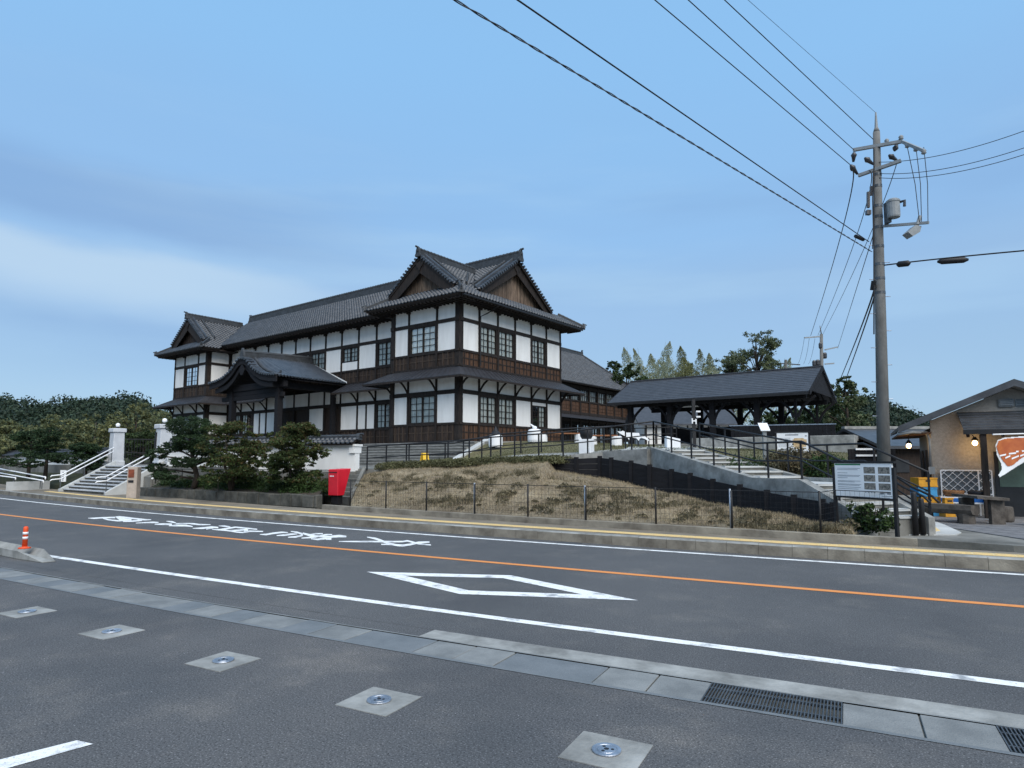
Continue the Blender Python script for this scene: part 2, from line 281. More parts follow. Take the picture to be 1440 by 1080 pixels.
class MB:
    def __init__(s): s.v = []; s.f = []; s.m = []; s.M = None
    def add(s, vs, fs, mi=0):
        n = len(s.v); s.v += [tuple(float(c) for c in p) for p in vs]
        s.f += [tuple(i + n for i in f) for f in fs]; s.m += [mi] * len(fs); return s
    def box(s, x0, x1, y0, y1, z0, z1, mi=0):
        return s.add([(x0, y0, z0), (x1, y0, z0), (x1, y1, z0), (x0, y1, z0), (x0, y0, z1), (x1, y0, z1), (x1, y1, z1), (x0, y1, z1)],
                     [(0, 3, 2, 1), (4, 5, 6, 7), (0, 1, 5, 4), (1, 2, 6, 5), (2, 3, 7, 6), (3, 0, 4, 7)], mi)
    def obox(s, c, u, a, b, h, z0, mi=0, v=None):   # box on plan axis u: half-size a along u, b across, z0..z0+h
        c = np.array(c[:2], float); u = np.array(u[:2], float); u = u / np.hypot(*u); v = np.array([-u[1], u[0]])
        q = [c + u * i * a + v * j * b for i, j in ((-1, -1), (1, -1), (1, 1), (-1, 1))]
        return s.add([(*p, z0) for p in q] + [(*p, z0 + h) for p in q], [(0, 3, 2, 1), (4, 5, 6, 7), (0, 1, 5, 4), (1, 2, 6, 5), (2, 3, 7, 6), (3, 0, 4, 7)], mi)
    def bar(s, p0, p1, w, h=None, mi=0, up=(0, 0, 1)):   # square bar between two points
        h = h or w; p0 = np.array(p0, float); p1 = np.array(p1, float); d = p1 - p0; d /= np.linalg.norm(d)
        up = np.array(up, float); sdv = np.cross(d, up)
        if np.linalg.norm(sdv) < 1e-4: sdv = np.cross(d, (1, 0, 0))
        sdv /= np.linalg.norm(sdv); upv = np.cross(sdv, d)
        q = []
        for p in (p0, p1):
            for i, j in ((-1, -1), (1, -1), (1, 1), (-1, 1)): q.append(p + sdv * i * w / 2 + upv * j * h / 2)
        return s.add(q, [(0, 1, 2, 3), (7, 6, 5, 4), (0, 4, 5, 1), (1, 5, 6, 2), (2, 6, 7, 3), (3, 7, 4, 0)], mi)
    def tube(s, pts, r, n=6, mi=0, caps=True):
        pts = [np.array(p, float) for p in pts]; rs = r if hasattr(r, '__len__') else [r] * len(pts); base = len(s.v); ref = None
        for i, p in enumerate(pts):
            d = pts[min(i + 1, len(pts) - 1)] - pts[max(i - 1, 0)]; d = d / (np.linalg.norm(d) + 1e-9)
            if ref is None: ref = np.array([0, 0, 1.0]) if abs(d[2]) < 0.9 else np.array([1.0, 0, 0])
            a = np.cross(d, ref); a /= np.linalg.norm(a) + 1e-9; b = np.cross(a, d); ref = b
            if abs(b @ d) > .99: ref = np.array([1.0, 0, 0])
            for k in range(n):
                t = 2 * math.pi * k / n; s.v.append(tuple(p + (a * math.cos(t) + b * math.sin(t)) * rs[i]))
        for i in range(len(pts) - 1):
            for k in range(n):
                k2 = (k + 1) % n; s.f.append((base + i * n + k, base + i * n + k2, base + (i + 1) * n + k2, base + (i + 1) * n + k)); s.m.append(mi)
        if caps:
            s.f.append(tuple(base + k for k in range(n))[::-1]); s.m.append(mi)
            s.f.append(tuple(base + (len(pts) - 1) * n + k for k in range(n))); s.m.append(mi)
        return s
    def prism(s, poly, z0, z1, mi=0):
        n = len(poly); z0s = z0 if hasattr(z0, '__len__') else [z0] * n; z1s = z1 if hasattr(z1, '__len__') else [z1] * n
        vs = [(p[0], p[1], z) for p, z in zip(poly, z0s)] + [(p[0], p[1], z) for p, z in zip(poly, z1s)]
        return s.add(vs, [tuple(range(n))[::-1], tuple(range(n, 2 * n))] + [(i, (i + 1) % n, n + (i + 1) % n, n + i) for i in range(n)], mi)
    def slab(s, pts, off, mi=0):     # 3D polygon extruded by vector off
        n = len(pts); off = np.array(off, float); vs = [np.array(p, float) for p in pts] + [np.array(p, float) + off for p in pts]
        return s.add(vs, [tuple(range(n))[::-1], tuple(range(n, 2 * n))] + [(i, (i + 1) % n, n + (i + 1) % n, n + i) for i in range(n)], mi)
    def poly(s, pts, mi=0): return s.add(pts, [tuple(range(len(pts)))], mi)
    def lathe(s, c, prof, n=16, mi=0, ax=None):     # prof: (radius, z)
        base = len(s.v); c = np.array(c, float)
        for r, z in prof:
            for k in range(n):
                t = 2 * math.pi * k / n; s.v.append((c[0] + r * math.cos(t), c[1] + r * math.sin(t), c[2] + z))
        for i in range(len(prof) - 1):
            for k in range(n):
                k2 = (k + 1) % n; s.f.append((base + i * n + k, base + i * n + k2, base + (i + 1) * n + k2, base + (i + 1) * n + k)); s.m.append(mi)
        s.f.append(tuple(base + k for k in range(n))[::-1]); s.m.append(mi); s.f.append(tuple(base + (len(prof) - 1) * n + k for k in range(n))); s.m.append(mi)
        return s
    def sphere(s, c, r, n=12, mi=0, sq=1.0):
        return s.lathe(c, [(r * math.sin(math.pi * i / n) + 1e-4, -r * sq * math.cos(math.pi * i / n)) for i in range(n + 1)], n + 4, mi)
    def mesh(s, name, mats, smooth=False, bevel=0.0):
        me = bpy.data.meshes.new(name); me.from_pydata(s.v, [], s.f)
        for m in (mats if isinstance(mats, (list, tuple)) else [mats]): me.materials.append(MT[m])
        me.polygons.foreach_set('material_index', s.m)
        bm = bmesh.new(); bm.from_mesh(me)
        bmesh.ops.recalc_face_normals(bm, faces=bm.faces)
        if bevel: bmesh.ops.bevel(bm, geom=[e for e in bm.edges if len(e.link_faces) == 2 and e.calc_face_angle(0) > 0.6], offset=bevel, segments=1, affect='EDGES', profile=0.5)
        bm.to_mesh(me); bm.free()
        if smooth: me.polygons.foreach_set('use_smooth', [True] * len(me.polygons))
        me.update(); return me
    def build(s, name, mats, parent=None, world=True, smooth=False, bevel=0.0, kind=None):
        return link(name, s.mesh(name, mats, smooth, bevel), parent, world, kind)
def np_mesh(name, V, Fq, m, mi=None, smooth=False):
    me = bpy.data.meshes.new(name); V = np.asarray(V, np.float32); Fq = np.asarray(Fq, np.int32); k = Fq.shape[1]
    me.vertices.add(len(V)); me.vertices.foreach_set('co', V.ravel())
    me.loops.add(Fq.size); me.loops.foreach_set('vertex_index', Fq.ravel())
    me.polygons.add(len(Fq)); me.polygons.foreach_set('loop_start', np.arange(0, Fq.size, k, dtype=np.int32)); me.polygons.foreach_set('loop_total', np.full(len(Fq), k, np.int32))
    for x in (m if isinstance(m, (list, tuple)) else [m]): me.materials.append(MT[x])
    if mi is not None: me.polygons.foreach_set('material_index', np.asarray(mi, np.int32))
    if smooth: me.polygons.foreach_set('use_smooth', np.ones(len(Fq), bool))
    me.update(calc_edges=True); me.validate(); return me
def struct(name, mb, mats, **k):
    o = mb.build(name, mats, **k); o['kind'] = 'structure'; return o
def copy_thing(src, loc, rz, label, group=None):
    c = src.copy(); COL.objects.link(c); c.location = Vector([float(x) for x in loc]); c.rotation_euler = (0, 0, rz); c['label'] = label
    if group: c['group'] = group
    for ch in src.children:
        d = ch.copy(); COL.objects.link(d); d.parent = c
        for g in ch.children:
            e = g.copy(); COL.objects.link(e); e.parent = d
    return c
def shared(name, me, parent, M):
    o = bpy.data.objects.new(name, me); COL.objects.link(o); o.parent = parent; o.matrix_local = M; return o
# ================================================================== GROUND, ROAD, KERBS
def strip(name, s0, s1, ds, d0, d1, z, m, parent=None, z2=None, kind=None):
    n = max(2, int((s1 - s0) / ds) + 1); mb = MB(); f0 = d0 if callable(d0) else (lambda s: d0); f1 = d1 if callable(d1) else (lambda s: d1)
    S = np.linspace(s0, s1, n)
    vs = [rd(s, f0(s), z) for s in S] + [rd(s, f1(s), z if z2 is None else z2) for s in S]
    mb.add(vs, [(i, i + 1, n + i + 1, n + i) for i in range(n - 1)])
    o = mb.build(name, m, parent)
    o.data.flip_normals() if o.data.polygons[0].normal.z < 0 else None
    if kind: o['kind'] = kind
    return o
g = MB(); g.poly([(-2500, -1500, -0.06), (1500, -1500, -0.06), (1500, 3000, -0.06), (-2500, 3000, -0.06)]); struct('ground', g, 'ground')
curb = lambda s: 5.62 - 0.030 * s
back = lambda s: min(7.05 - 0.085 * s, 8.9)
SL, SR = -75, 26
lot = strip('parking_lot', -60, 40, 2, -30, -2.66, 0.0, 'asphalt_lot', kind='structure')
road = strip('road', -90, 60, 2, -1.86, lambda s: curb(s) + 0.02, 0.0, 'asphalt', kind='structure')
strip('verge_strip', -90, 3.0, 1, -2.14, -1.861, -0.001, 'asphalt', road)
strip('concrete_edging', 2.92, 26, 0.5, -2.14, -1.861, 0.002, 'concrete', road)
fl = lambda s: 5.13 - 0.012 * s
strip('edge_line_white', -60, 40, 1, -1.19, -1.05, 0.004, 'white_paint', road)
strip('edge_line_white', -90, 40, 1, lambda s: fl(s) - 0.07, lambda s: fl(s) + 0.07, 0.004, 'white_paint', road)
strip('centre_line_orange', -90, 40, 1, 2.22, 2.37, 0.004, 'orange_paint', road)
# diamond marking: four painted bars
dt = [onz(514.7, 804.3), onz(718, 809.3), onz(897.5, 844.7), onz(645.8, 835.7)]
dc = sum(dt) / 4
for i, (k0, k1) in enumerate(((0, 1), (1, 2), (2, 3), (3, 0))):
    a, b = dt[k0], dt[k1]; sh = 0.66
    ai, bi = dc + (a - dc) * sh, dc + (b - dc) * sh
    mb = MB(); mb.poly([(p[0], p[1], 0.004 + 0.0004 * i) for p in (a, b, bi, ai)]); mb.build('diamond_bar', 'white_paint', road)
# painted characters (elongated for drivers), traced stroke by stroke on the asphalt
CH5 = [
 [[(476.5,761.4,.4),(500,761.5,.8),(536,761.6,.9),(566,761.6,.9),(573,760.5,.9),(580,762.3,1.),(589,764.7,.9),(606,766.3,.6)],
  [(516,755.2,.4),(527,757.1,1.2),(535.5,760.1,1.4),(544.5,763.6,1.3),(556.6,766.4,1.2),(566.7,767.2,1.3),(576.7,765.6,1.2),(588,763,1.2),(604,762.1,.8)],
  [(536,765.4,.7),(556.6,765.8,.7)]],
 [[(365.4,751.5,.3),(374,751.6,1.),(383.5,750,1.),(396,748.6,.9),(405,748.8,.5)],[(389,753.1,.4),(399,752.6,1.),(409,751.3,1.),(418,750.8,.5)],
  [(409,747.2,.4),(418,748.6,1.),(426,751.3,1.1)],[(426,752.5,1.),(416,754.9,1.),(405,755.5,.5)],[(426,750,1.),(435,752.6,1.5),(444,754.5,1.5)],
  [(433,752.5,.8),(444,750.6,.8),(454,750.4,.6)],[(424,756.7,.5),(437,755.8,.9),(447,754.4,.9),(458,751.9,.9),(467,751.8,.7)],
  [(437.6,757.6,.6),(447,758.5,1.),(457.5,757.2,1.1),(468,754.4,1.4),(477,753.7,1.6),(487,754.5,.9)],[(458,757.5,1.2),(466,758,1.)],[(439,753.5,1.),(456,754.6,1.2),(467,755,1.)]],
 [[(271,743,.3),(285,742.7,1.1),(297.5,741.2,1.),(307,741.8,.8)],[(290,744,.6),(300,742,.8)],[(307.5,739.6,.4),(315,739.7,.8),(324,741,.7)],
  [(298,744.3,.4),(310,744.9,1.),(321.7,742.8,1.),(331,741.4,.8),(343,742.4,.9),(361.7,744.3,.6)],
  [(310,744.9,.9),(321.7,746.3,.8),(333,748.2,.7),(341.7,748.8,.8),(351,747,.9),(370,747.4,.6)],[(321.7,746.3,.7),(335,745.7,.9),(347.5,744.5,1.)],[(343,747.8,1.2),(349,745.5,1.4)]],
 [[(191,735.6,.3),(205,734.8,.7),(215,734.6,.9),(223,734.6,.5)],[(217.5,737.2,.5),(228,737.1,1.),(241.7,737.3,1.)],[(234,732.9,.3),(241.7,733.8,1.),(247.5,735.4,.6)],
  [(237.5,739.3,.4),(248,738.9,1.1),(262,739,1.1),(271,740.4,.6)],[(247.5,736.1,.5),(265,736.1,.6),(273,736.7,.9),(281,737.7,.8),(296,737.7,.4)]],
 [[(124,728.6,.3),(132.5,728.8,.8),(143,728.1,.8),(162,727.7,.9)],[(145,728.8,.7),(153,731,.8),(166.7,732.4,.8),(178,731.7,.8)],
  [(162.5,726.8,.5),(168,728.5,2.4),(176,729.5,2.2),(185,730,1.6)],[(166,726.5,.5),(175,727.3,.8),(185,728.8,.9),(203,730.8,.9),(212.5,730.8,.4)],[(173,733.2,.7),(187,732.7,.9),(200,731.6,.9)]],
]
k = 0
for chs in CH5:
    mb = MB()
    for st in chs:
        k += 1; z = 0.004 + 0.0003 * (k % 11); n = len(st)
        mb.add([onz(x, y - h * 1.2, z) for x, y, h in st] + [onz(x, y + h * 1.2, z) for x, y, h in st], [(i, i + 1, n + i + 1, n + i) for i in range(n - 1)])
    mb.build('painted_character', 'white_paint', road)
# parking bay line, bottom left
mb = MB(); mb.poly([onz(x, y, 0.004) for x, y in ((0, 1068), (108, 1041), (131, 1046), (0, 1083), (-60, 1098), (-60, 1084))]); mb.build('bay_line_white', 'white_paint', lot)

# drain channel beside the road: cover slabs and steel grates, each its own piece
drain = MB()
S = np.linspace(-60, 40, 101)
n = len(S); drain.add([rd(s, -2.66, -0.02) for s in S] + [rd(s, -2.14, -0.02) for s in S], [(i, i + 1, n + i + 1, n + i) for i in range(n - 1)])
drain = struct('drain_channel', drain, 'concrete_d')
for d0, d1 in ((-2.66, -2.615), (-2.165, -2.14)):
    mb = MB(); S2 = np.linspace(-60, 40, 201); n = len(S2)
    mb.add([rd(s, d0, .004) for s in S2] + [rd(s, d1, .004) for s in S2], [(i, i + 1, n + i + 1, n + i) for i in range(n - 1)])
    mb.build('channel_lip', 'slab_d' if d0 < -2.5 else 'slab', drain)
def jpx(x): 
    y = 905.9 + (x - 500) * 0.1725; return sd(onz(x, y))[0]
js = [jpx(x) for x in (478, 574, 631, 689, 828, 904, 986)]
pieces = []      # (s0, s1, kind)
for a, b, kd in zip(js[:-1], js[1:], 'dlldll'): pieces.append((a, b, kd))
g1 = (5.755, 6.66); g2 = (7.565, 8.47)
pieces[-1] = (pieces[-1][0], g1[0], 'l')
pieces += [(g1[0], g1[1], 'g'), (g1[1], 7.13, 'l'), (7.13, g2[0], 'l'), (g2[0], g2[1], 'g'), (g2[1], 8.95, 'l'), (8.95, 9.4, 'd'), (9.4, 9.9, 'l'), (9.9, 10.8, 'g'), (10.8, 11.4, 'l')]
s = js[0]; i = 0
while s > -24:
    w = (0.48, 0.42, 0.62, 0.45)[i % 4]; pieces.append((s - w, s, 'ldld'[i % 4] if i % 7 else 'l')); s -= w; i += 1
for a, b, kd in pieces:
    if kd in 'dl':
        mb = MB(); e = 0.006; zt = random.uniform(-0.003, 0.003)
        q = [rd(a + e, -2.61), rd(b - e, -2.61), rd(b - e, -2.17), rd(a + e, -2.17)]
        mb.prism([p[:2] for p in q], -0.018, zt); mb.build('cover_slab', 'slab' if kd == 'l' else 'slab_d', drain, bevel=0.004)
    else:
        mb = MB(); nb = 40
        for i in range(nb + 1):
            sc = a + (b - a) * i / nb
            q = [rd(sc - .004, -2.61), rd(sc + .004, -2.61), rd(sc + .004, -2.17), rd(sc - .004, -2.17)]; mb.prism([p[:2] for p in q], -0.015, 0.004)
        for dd in (-2.61, -2.5, -2.28, -2.17):
            q = [rd(a, dd - .006), rd(b, dd - .006), rd(b, dd + .006), rd(a, dd + .006)]; mb.prism([p[:2] for p in q], -0.015, 0.0015)
        mb.build('steel_grate', 'steel_d', drain)
# concrete anchor plates with round steel caps in the parking lot
for x, y in ((38, 861), (157, 889), (314, 930), (533, 986), (853, 1057)):
    c = onz(x, y); sc, dcn = sd(c)
    where = {38: 'square concrete pad with round steel cap, closest to the concrete divider block', 157: 'square concrete pad with round steel cap, second along from the concrete divider block', 314: 'square concrete pad with round steel cap, middle of the row of five', 533: 'square concrete pad with round steel cap, second along from the steel grates', 853: 'square concrete pad with round steel cap, closest to the steel grates'}[x]
    t = thing('anchor_pad', where, 'ground anchor', (c[0], c[1], 0), 0, 'anchor pads in the parking lot')
    q = [rd(sc + i, dcn + j) for i, j in ((-.225, -.21), (.225, -.21), (.225, .21), (-.225, .21))]
    mb = MB(); mb.prism([p[:2] for p in q], -0.03, 0.005); mb.build('concrete_pad', 'concrete', t)
    mb = MB(); mb.lathe((c[0], c[1], 0.006), [(.088, 0), (.09, .006), (.088, .011), (.066, .011), (.064, .008), (.058, .008), (.056, .0115), (.02, .0115)], 28)
    cp = mb.build('steel_cap', 'steel', t, smooth=False)
    mb = MB()
    for a in (.4, 2.5, 4.6): mb.lathe((c[0] + .036 * math.cos(a), c[1] + .036 * math.sin(a), .0176), [(.011, 0), (.011, .0008)], 8)
    mb.lathe((c[0], c[1], .0176), [(.016, 0), (.016, .0008)], 10); mb.build('bolt_hole', 'black', cp)
# kerb island with ramped end, and the orange delineator on it
isl = MB(); s0, s1 = -30.0, -7.35
s1 = -6.40; q0 = [(s0, -1.60), (s1, -1.60), (s1 + .86, -1.58), (s1 + .95, -1.40), (s1 + .10, -1.22), (s0, -1.22)]
zt = [.15, .15, .015, .015, .15, .15]
isl.prism([rd(a, b)[:2] for a, b in q0], [0.0] * 6, zt)
o = isl.build('kerb_island', 'concrete', None, bevel=0.01); tag(o, 'long low concrete divider block with a ramped end beside the white edge line', 'kerb block')
c = rd(-6.62, -1.40, .15); dl = thing('delineator_post', 'short orange flexible post with two white bands on the concrete divider', 'traffic post', c)
mb = MB(); mb.lathe(c, [(.10, 0), (.10, .02), (.045, .03), (.045, .04)], 16); mb.build('base', 'orange', dl, smooth=True)
mb = MB(); mb.lathe(c + [0, 0, .04], [(.043, 0), (.040, .30), (.038, .34), (.022, .36)], 16); bd = mb.build('tube', 'orange', dl, smooth=True)
for z in (.17, .255):
    mb = MB(); mb.lathe(c + [0, 0, z], [(.0445, 0), (.0440, .045)], 16); mb.build('reflective_band', 'white', dl, smooth=True)

# far kerb stones, pavement, tactile tiles, back kerb
side = strip('sidewalk', SL, SR, .5, lambda s: curb(s) + .16, lambda s: back(s) + .02, .195, 'paving', kind='structure')
kerb = struct('kerb', MB().prism([rd(s, curb(s) + .02)[:2] for s in np.linspace(SL, SR, 60)] + [rd(s, curb(s) + .165)[:2] for s in np.linspace(SR, SL, 60)], -0.05, .10), 'kerb')
for i in range(90):
    a = 13.0 - .6 * (i + 1); b = a + .594; mb = MB(); zt = .2 + random.uniform(-.003, .003)
    q = [rd(a, curb(a)), rd(b, curb(b)), rd(b, curb(b) + .168), rd(a, curb(a) + .168)]
    q1 = [rd(a, curb(a) + .02), rd(b, curb(b) + .02), rd(b, curb(b) + .168), rd(a, curb(a) + .168)]
    mb.add([(p[0], p[1], -.02) for p in q] + [(p[0], p[1], zt - .02) for p in q] + [(p[0], p[1], zt) for p in q1],
           [(0, 1, 5, 4), (1, 2, 6, 5), (2, 3, 7, 6), (3, 0, 4, 7), (4, 5, 9, 8), (5, 6, 10, 9), (6, 7, 11, 10), (7, 4, 8, 11), (8, 9, 10, 11), (3, 2, 1, 0)])
    mb.m[4] = mb.m[8] = 1; mb.build('kerb_stone', ['kerb', 'concrete'], kerb)
yl = lambda s: 6.20 - 0.050 * s
tile = MB(); tile.box(-.146, .146, -.146, .146, 0, .008)
for q in (-.105, -.035, .035, .105): tile.box(-.13, .13, q - .014, q + .014, .008, .013)
tile_me = tile.mesh('tactile_tile', 'yellow_tile')
for i in range(150):
    s = 13.6 - .3 * i; p = rd(s, yl(s), .197); e = rd(s + .1, yl(s + .1)) - rd(s, yl(s)); a = math.atan2(e[1], e[0])
    shared('tactile_tile', tile_me, side, Matrix.Translation(Vector(p)) @ Matrix.Rotation(a, 4, 'Z'))
bk = MB(); sb = np.linspace(-9.0, 7.9, 24)
bk.prism([rd(s, back(s))[:2] for s in sb] + [rd(s, back(s) + .14)[:2] for s in sb[::-1]], .1, .34)
o = bk.build('back_kerb', 'kerb', None, bevel=.008); o['kind'] = 'structure'

# ---------------- embankment, terrace, steps
def pz(x, y, fwd): return at(x, y, fwd)
Etop = [pz(517, 668, 26.9), pz(532, 664, 26.8), pz(640, 657.5, 25.6), pz(700, 654, 25.1), pz(775, 650, 24.6), pz(783, 663, 24.3), pz(857, 675, 23.2), pz(925, 690, 21.2), pz(990, 705, 19.3), pz(1070, 720, 16.5), pz(1150, 735, 14.6), pz(1190, 742, 13.9)]
sb_ = [-7.7, -7.0, -4.4, -2.9, -.9, -.7, 1.05, 2.5, 3.7, 4.9, 6.2, 6.9]
Ebot = [rd(s, back(s) + .13, .335) for s in sb_]
def resample(P, n):
    P = np.array(P); d = np.r_[0, np.cumsum(np.linalg.norm(np.diff(P, axis=0), axis=1))]; t = np.linspace(0, d[-1], n)
    return np.array([np.interp(t, d, P[:, k]) for k in range(3)]).T
def loft_by_index(A, B, sub):
    A2 = []; B2 = []
    for i in range(len(A) - 1):
        m = max(2, int(np.linalg.norm(np.array(B[i + 1]) - B[i]) / sub) + 1)
        for t in np.linspace(0, 1, m, endpoint=False): A2.append(A[i] * (1 - t) + A[i + 1] * t); B2.append(B[i] * (1 - t) + B[i + 1] * t)
    A2.append(A[-1]); B2.append(B[-1]); return np.array(A2), np.array(B2)
TT, BB = loft_by_index(Etop, Ebot, .12)
nv = 44; U = len(TT)
tt = np.linspace(0, 1, nv)
prof = np.clip(tt * 1.0, 0, 1)
G = BB[:, None, :] * (1 - tt)[None, :, None] + TT[:, None, :] * tt[None, :, None]
hh = (TT[:, 2] - BB[:, 2])
G[:, :, 2] = BB[:, 2][:, None] + hh[:, None] * (np.sin(tt * math.pi / 2) ** .85)[None, :]
def vnoise(x, y, f, seed):      # smooth value noise
    r = np.random.default_rng(seed).random((64, 64)); x = x * f; y = y * f; xi = np.floor(x).astype(int); yi = np.floor(y).astype(int); fx = x - xi; fy = y - yi
    fx = fx * fx * (3 - 2 * fx); fy = fy * fy * (3 - 2 * fy); g_ = lambda a, b: r[a % 64, b % 64]
    return (g_(xi, yi) * (1 - fx) + g_(xi + 1, yi) * fx) * (1 - fy) + (g_(xi, yi + 1) * (1 - fx) + g_(xi + 1, yi + 1) * fx) * fy - .5
w = (np.sin(tt * math.pi) ** .6)[None, :]
G[:, :, 2] += w * (vnoise(G[:, :, 0], G[:, :, 1], .8, 1) * .28 + vnoise(G[:, :, 0], G[:, :, 1], 2.6, 2) * .13 + vnoise(G[:, :, 0], G[:, :, 1], 7, 3) * .05)
idx = np.arange(U * nv).reshape(U, nv)
Fq = np.stack([idx[:-1, :-1], idx[1:, :-1], idx[1:, 1:], idx[:-1, 1:]], -1).reshape(-1, 4)
emb = link('embankment', np_mesh('embankment', G.reshape(-1, 3), Fq, 'soil', smooth=True)); emb['kind'] = 'structure'
def blades(name, base, h, w_, m, lean=.5, kind='stuff', parent=None, per=None):
    base = np.asarray(base); n = len(base); a = RNG.random(n) * 2 * math.pi; hh_ = h * (0.5 + RNG.random(n)); ww = w_ * (.6 + .8 * RNG.random(n))
    dx = np.stack([np.cos(a), np.sin(a), np.zeros(n)], 1); b = RNG.random(n) * 2 * math.pi; le = lean * (RNG.random(n))[:, None] * np.stack([np.cos(b), np.sin(b), np.zeros(n)], 1)
    tip = base + (np.array([0, 0, 1.0]) * (1 - .35 * np.linalg.norm(le, axis=1))[:, None] + le) * hh_[:, None]
    V = np.stack([base - dx * ww[:, None] / 2, base + dx * ww[:, None] / 2, tip + dx * ww[:, None] * .15, tip - dx * ww[:, None] * .15], 1).reshape(-1, 3)
    o = link(name, np_mesh(name, V, np.arange(4 * n).reshape(-1, 4), m), parent); 
    if kind: o['kind'] = kind
    return o
Gf = G.reshape(-1, 3)
def emb_pts(n, lo, hi, thr=None, seed=0, f=.9):
    i = RNG.integers(0, U - 1, n); j = (RNG.random(n) * (hi - lo) + lo) * (nv - 2); j0 = j.astype(int); fr = (j - j0)[:, None]; fi = RNG.random(n)[:, None]
    P = (G[i, j0] * (1 - fi) + G[i + 1, j0] * fi) * (1 - fr) + (G[i, j0 + 1] * (1 - fi) + G[i + 1, j0 + 1] * fi) * fr
    if thr is not None: P = P[vnoise(P[:, 0], P[:, 1], f, seed) > thr]
    return P
tag(blades('dry_grass', emb_pts(52000, .02, .98), .07, .011, 'straw', 1.5), 'dry straw-coloured grass lying over the earth bank behind the mesh fence', 'dry grass')
_wp = emb_pts(60000, .03, .66, .0, 21, .75); _wp = _wp[vnoise(_wp[:, 0], _wp[:, 1], 3.1, 33) > .02]
_wp = _wp[RNG.random(len(_wp)) < .55]
tag(blades('weeds', _wp, .11, .016, 'weed', 1.1), 'dull green weeds in patches low on the earth bank', 'weeds')
strip('gully_grate', 1.02, 1.55, .1, 5.20, 5.52, .006, 'steel_d', road)
def mounds(P, r, per, size, flat=.6):
    out = []
    for p in P:
        k = int(per); d = RNG.normal(size=(k, 3)); d /= np.linalg.norm(d, axis=1)[:, None]; d[:, 2] = np.abs(d[:, 2]) * flat
        out.append(p + d * r * (0.75 + .4 * RNG.random((k, 1))))
    return np.concatenate(out)
def leaves(P, size, seedn=None):
    n = len(P); a = RNG.normal(size=(n, 3)); a /= np.linalg.norm(a, axis=1)[:, None]; b = np.cross(a, RNG.normal(size=(n, 3))); b /= np.linalg.norm(b, axis=1)[:, None]
    s_ = size * (.6 + .8 * RNG.random((n, 1))); 
    V = np.stack([P - a * s_, P - b * s_ * .55, P + a * s_, P + b * s_ * .55], 1).reshape(-1, 3); return V, np.arange(4 * n).reshape(-1, 4)
_c = emb_pts(120, .03, .5); _P = np.concatenate([mounds(_c[i::4], (.07, .11, .15, .2)[i], (30, 45, 70, 90)[i], .03, .7) for i in range(4)]); V, Fq = leaves(_P, .032)
o = link('weed_clumps', np_mesh('weed_clumps', V, Fq, 'weed')); tag(o, 'small leafy weed clumps scattered over the lower half of the earth bank', 'weeds', kind='stuff')
mp_ = []
for t in np.linspace(0, 1, 46):
    i = int(t * 2.999); f_ = t * 3 - i if i < 3 else 1
    q = [pz(540, 661, 26.2), pz(640, 656, 25.2), pz(720, 653.5, 24.7), pz(790, 652, 24.2)]
    p = q[i] * (1 - f_) + q[min(i + 1, 3)] * f_; mp_.append(p + np.array([RNG.normal() * .12, RNG.normal() * .15, .02]))
V, Fq = leaves(mounds(mp_, .34, 620, .03, .8), .035)
gc = link('ground_cover', np_mesh('ground_cover', V, Fq, 'moss')); tag(gc, 'low olive-green ground cover mounds along the top of the earth bank', 'ground cover', kind='stuff')

# lower landing, wide stone steps, upper court, lawn, path
wall_r0 = np.array([-32.3, 15.0]); wall_r1 = at(505, 650, 27.0)[:2]
STX = -21.6
lowl = MB(); lowl.prism([(-75, 16.0), (-39.6, 15.0), (-32.3, 14.6), tuple(wall_r1 + [0, .1]), tuple(pz(530, 661, 26.9)[:2]), tuple(pz(640, 655, 25.7)[:2]), (STX + .1, 23.3), (STX + .1, 23.45), (-75, 23.45)], -.02, [1.5, 1.5, 1.5, 1.42, 1.39, 1.55, 1.5, 1.5, 1.5])
struct('lower_court', lowl, 'concrete_d')
upc = MB(); upc.prism([(-110, 25.75), (STX, 25.75), (-19.5, 27), (-19.8, 36), (-5.9, 36.0), (-5.9, 60), (-5.9, 160), (-110, 160)], 0, [2.75] * 8); struct('upper_court', upc, 'gravel')
stp = MB(); nst = 8
for i in range(nst):
    z1 = 1.5 + (2.75 - 1.5) * (i + 1) / nst; y0 = 23.3 + 2.45 * i / nst
    stp.box(-36, STX - .25, y0, 25.74, 1.45, z1 - .002 * (i == nst - 1))
steps = struct('wide_steps', stp, 'concrete_d')
for i in range(nst):
    z1 = 1.5 + (2.75 - 1.5) * (i + 1) / nst; y0 = 23.3 + 2.45 * i / nst
    mb = MB(); mb.box(-36, STX - .26, y0 - .03, y0 + .33, z1 - .05, z1 + .004); mb.build('tread', 'stone', steps, bevel=.008)
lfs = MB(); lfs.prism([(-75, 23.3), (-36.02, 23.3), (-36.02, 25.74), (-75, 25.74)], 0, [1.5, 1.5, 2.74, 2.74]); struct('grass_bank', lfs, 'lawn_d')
par = MB(); par.prism([(STX - .25, 23.0), (STX + .12, 23.0), (STX + .12, 26.2), (STX - .25, 26.2)], 1.2, [1.56, 1.56, 2.9, 2.9]); o = par.build('step_parapet', 'concrete_w', None, bevel=.015)
tag(o, 'white sloping parapet closing the side of the wide stone steps', 'parapet')
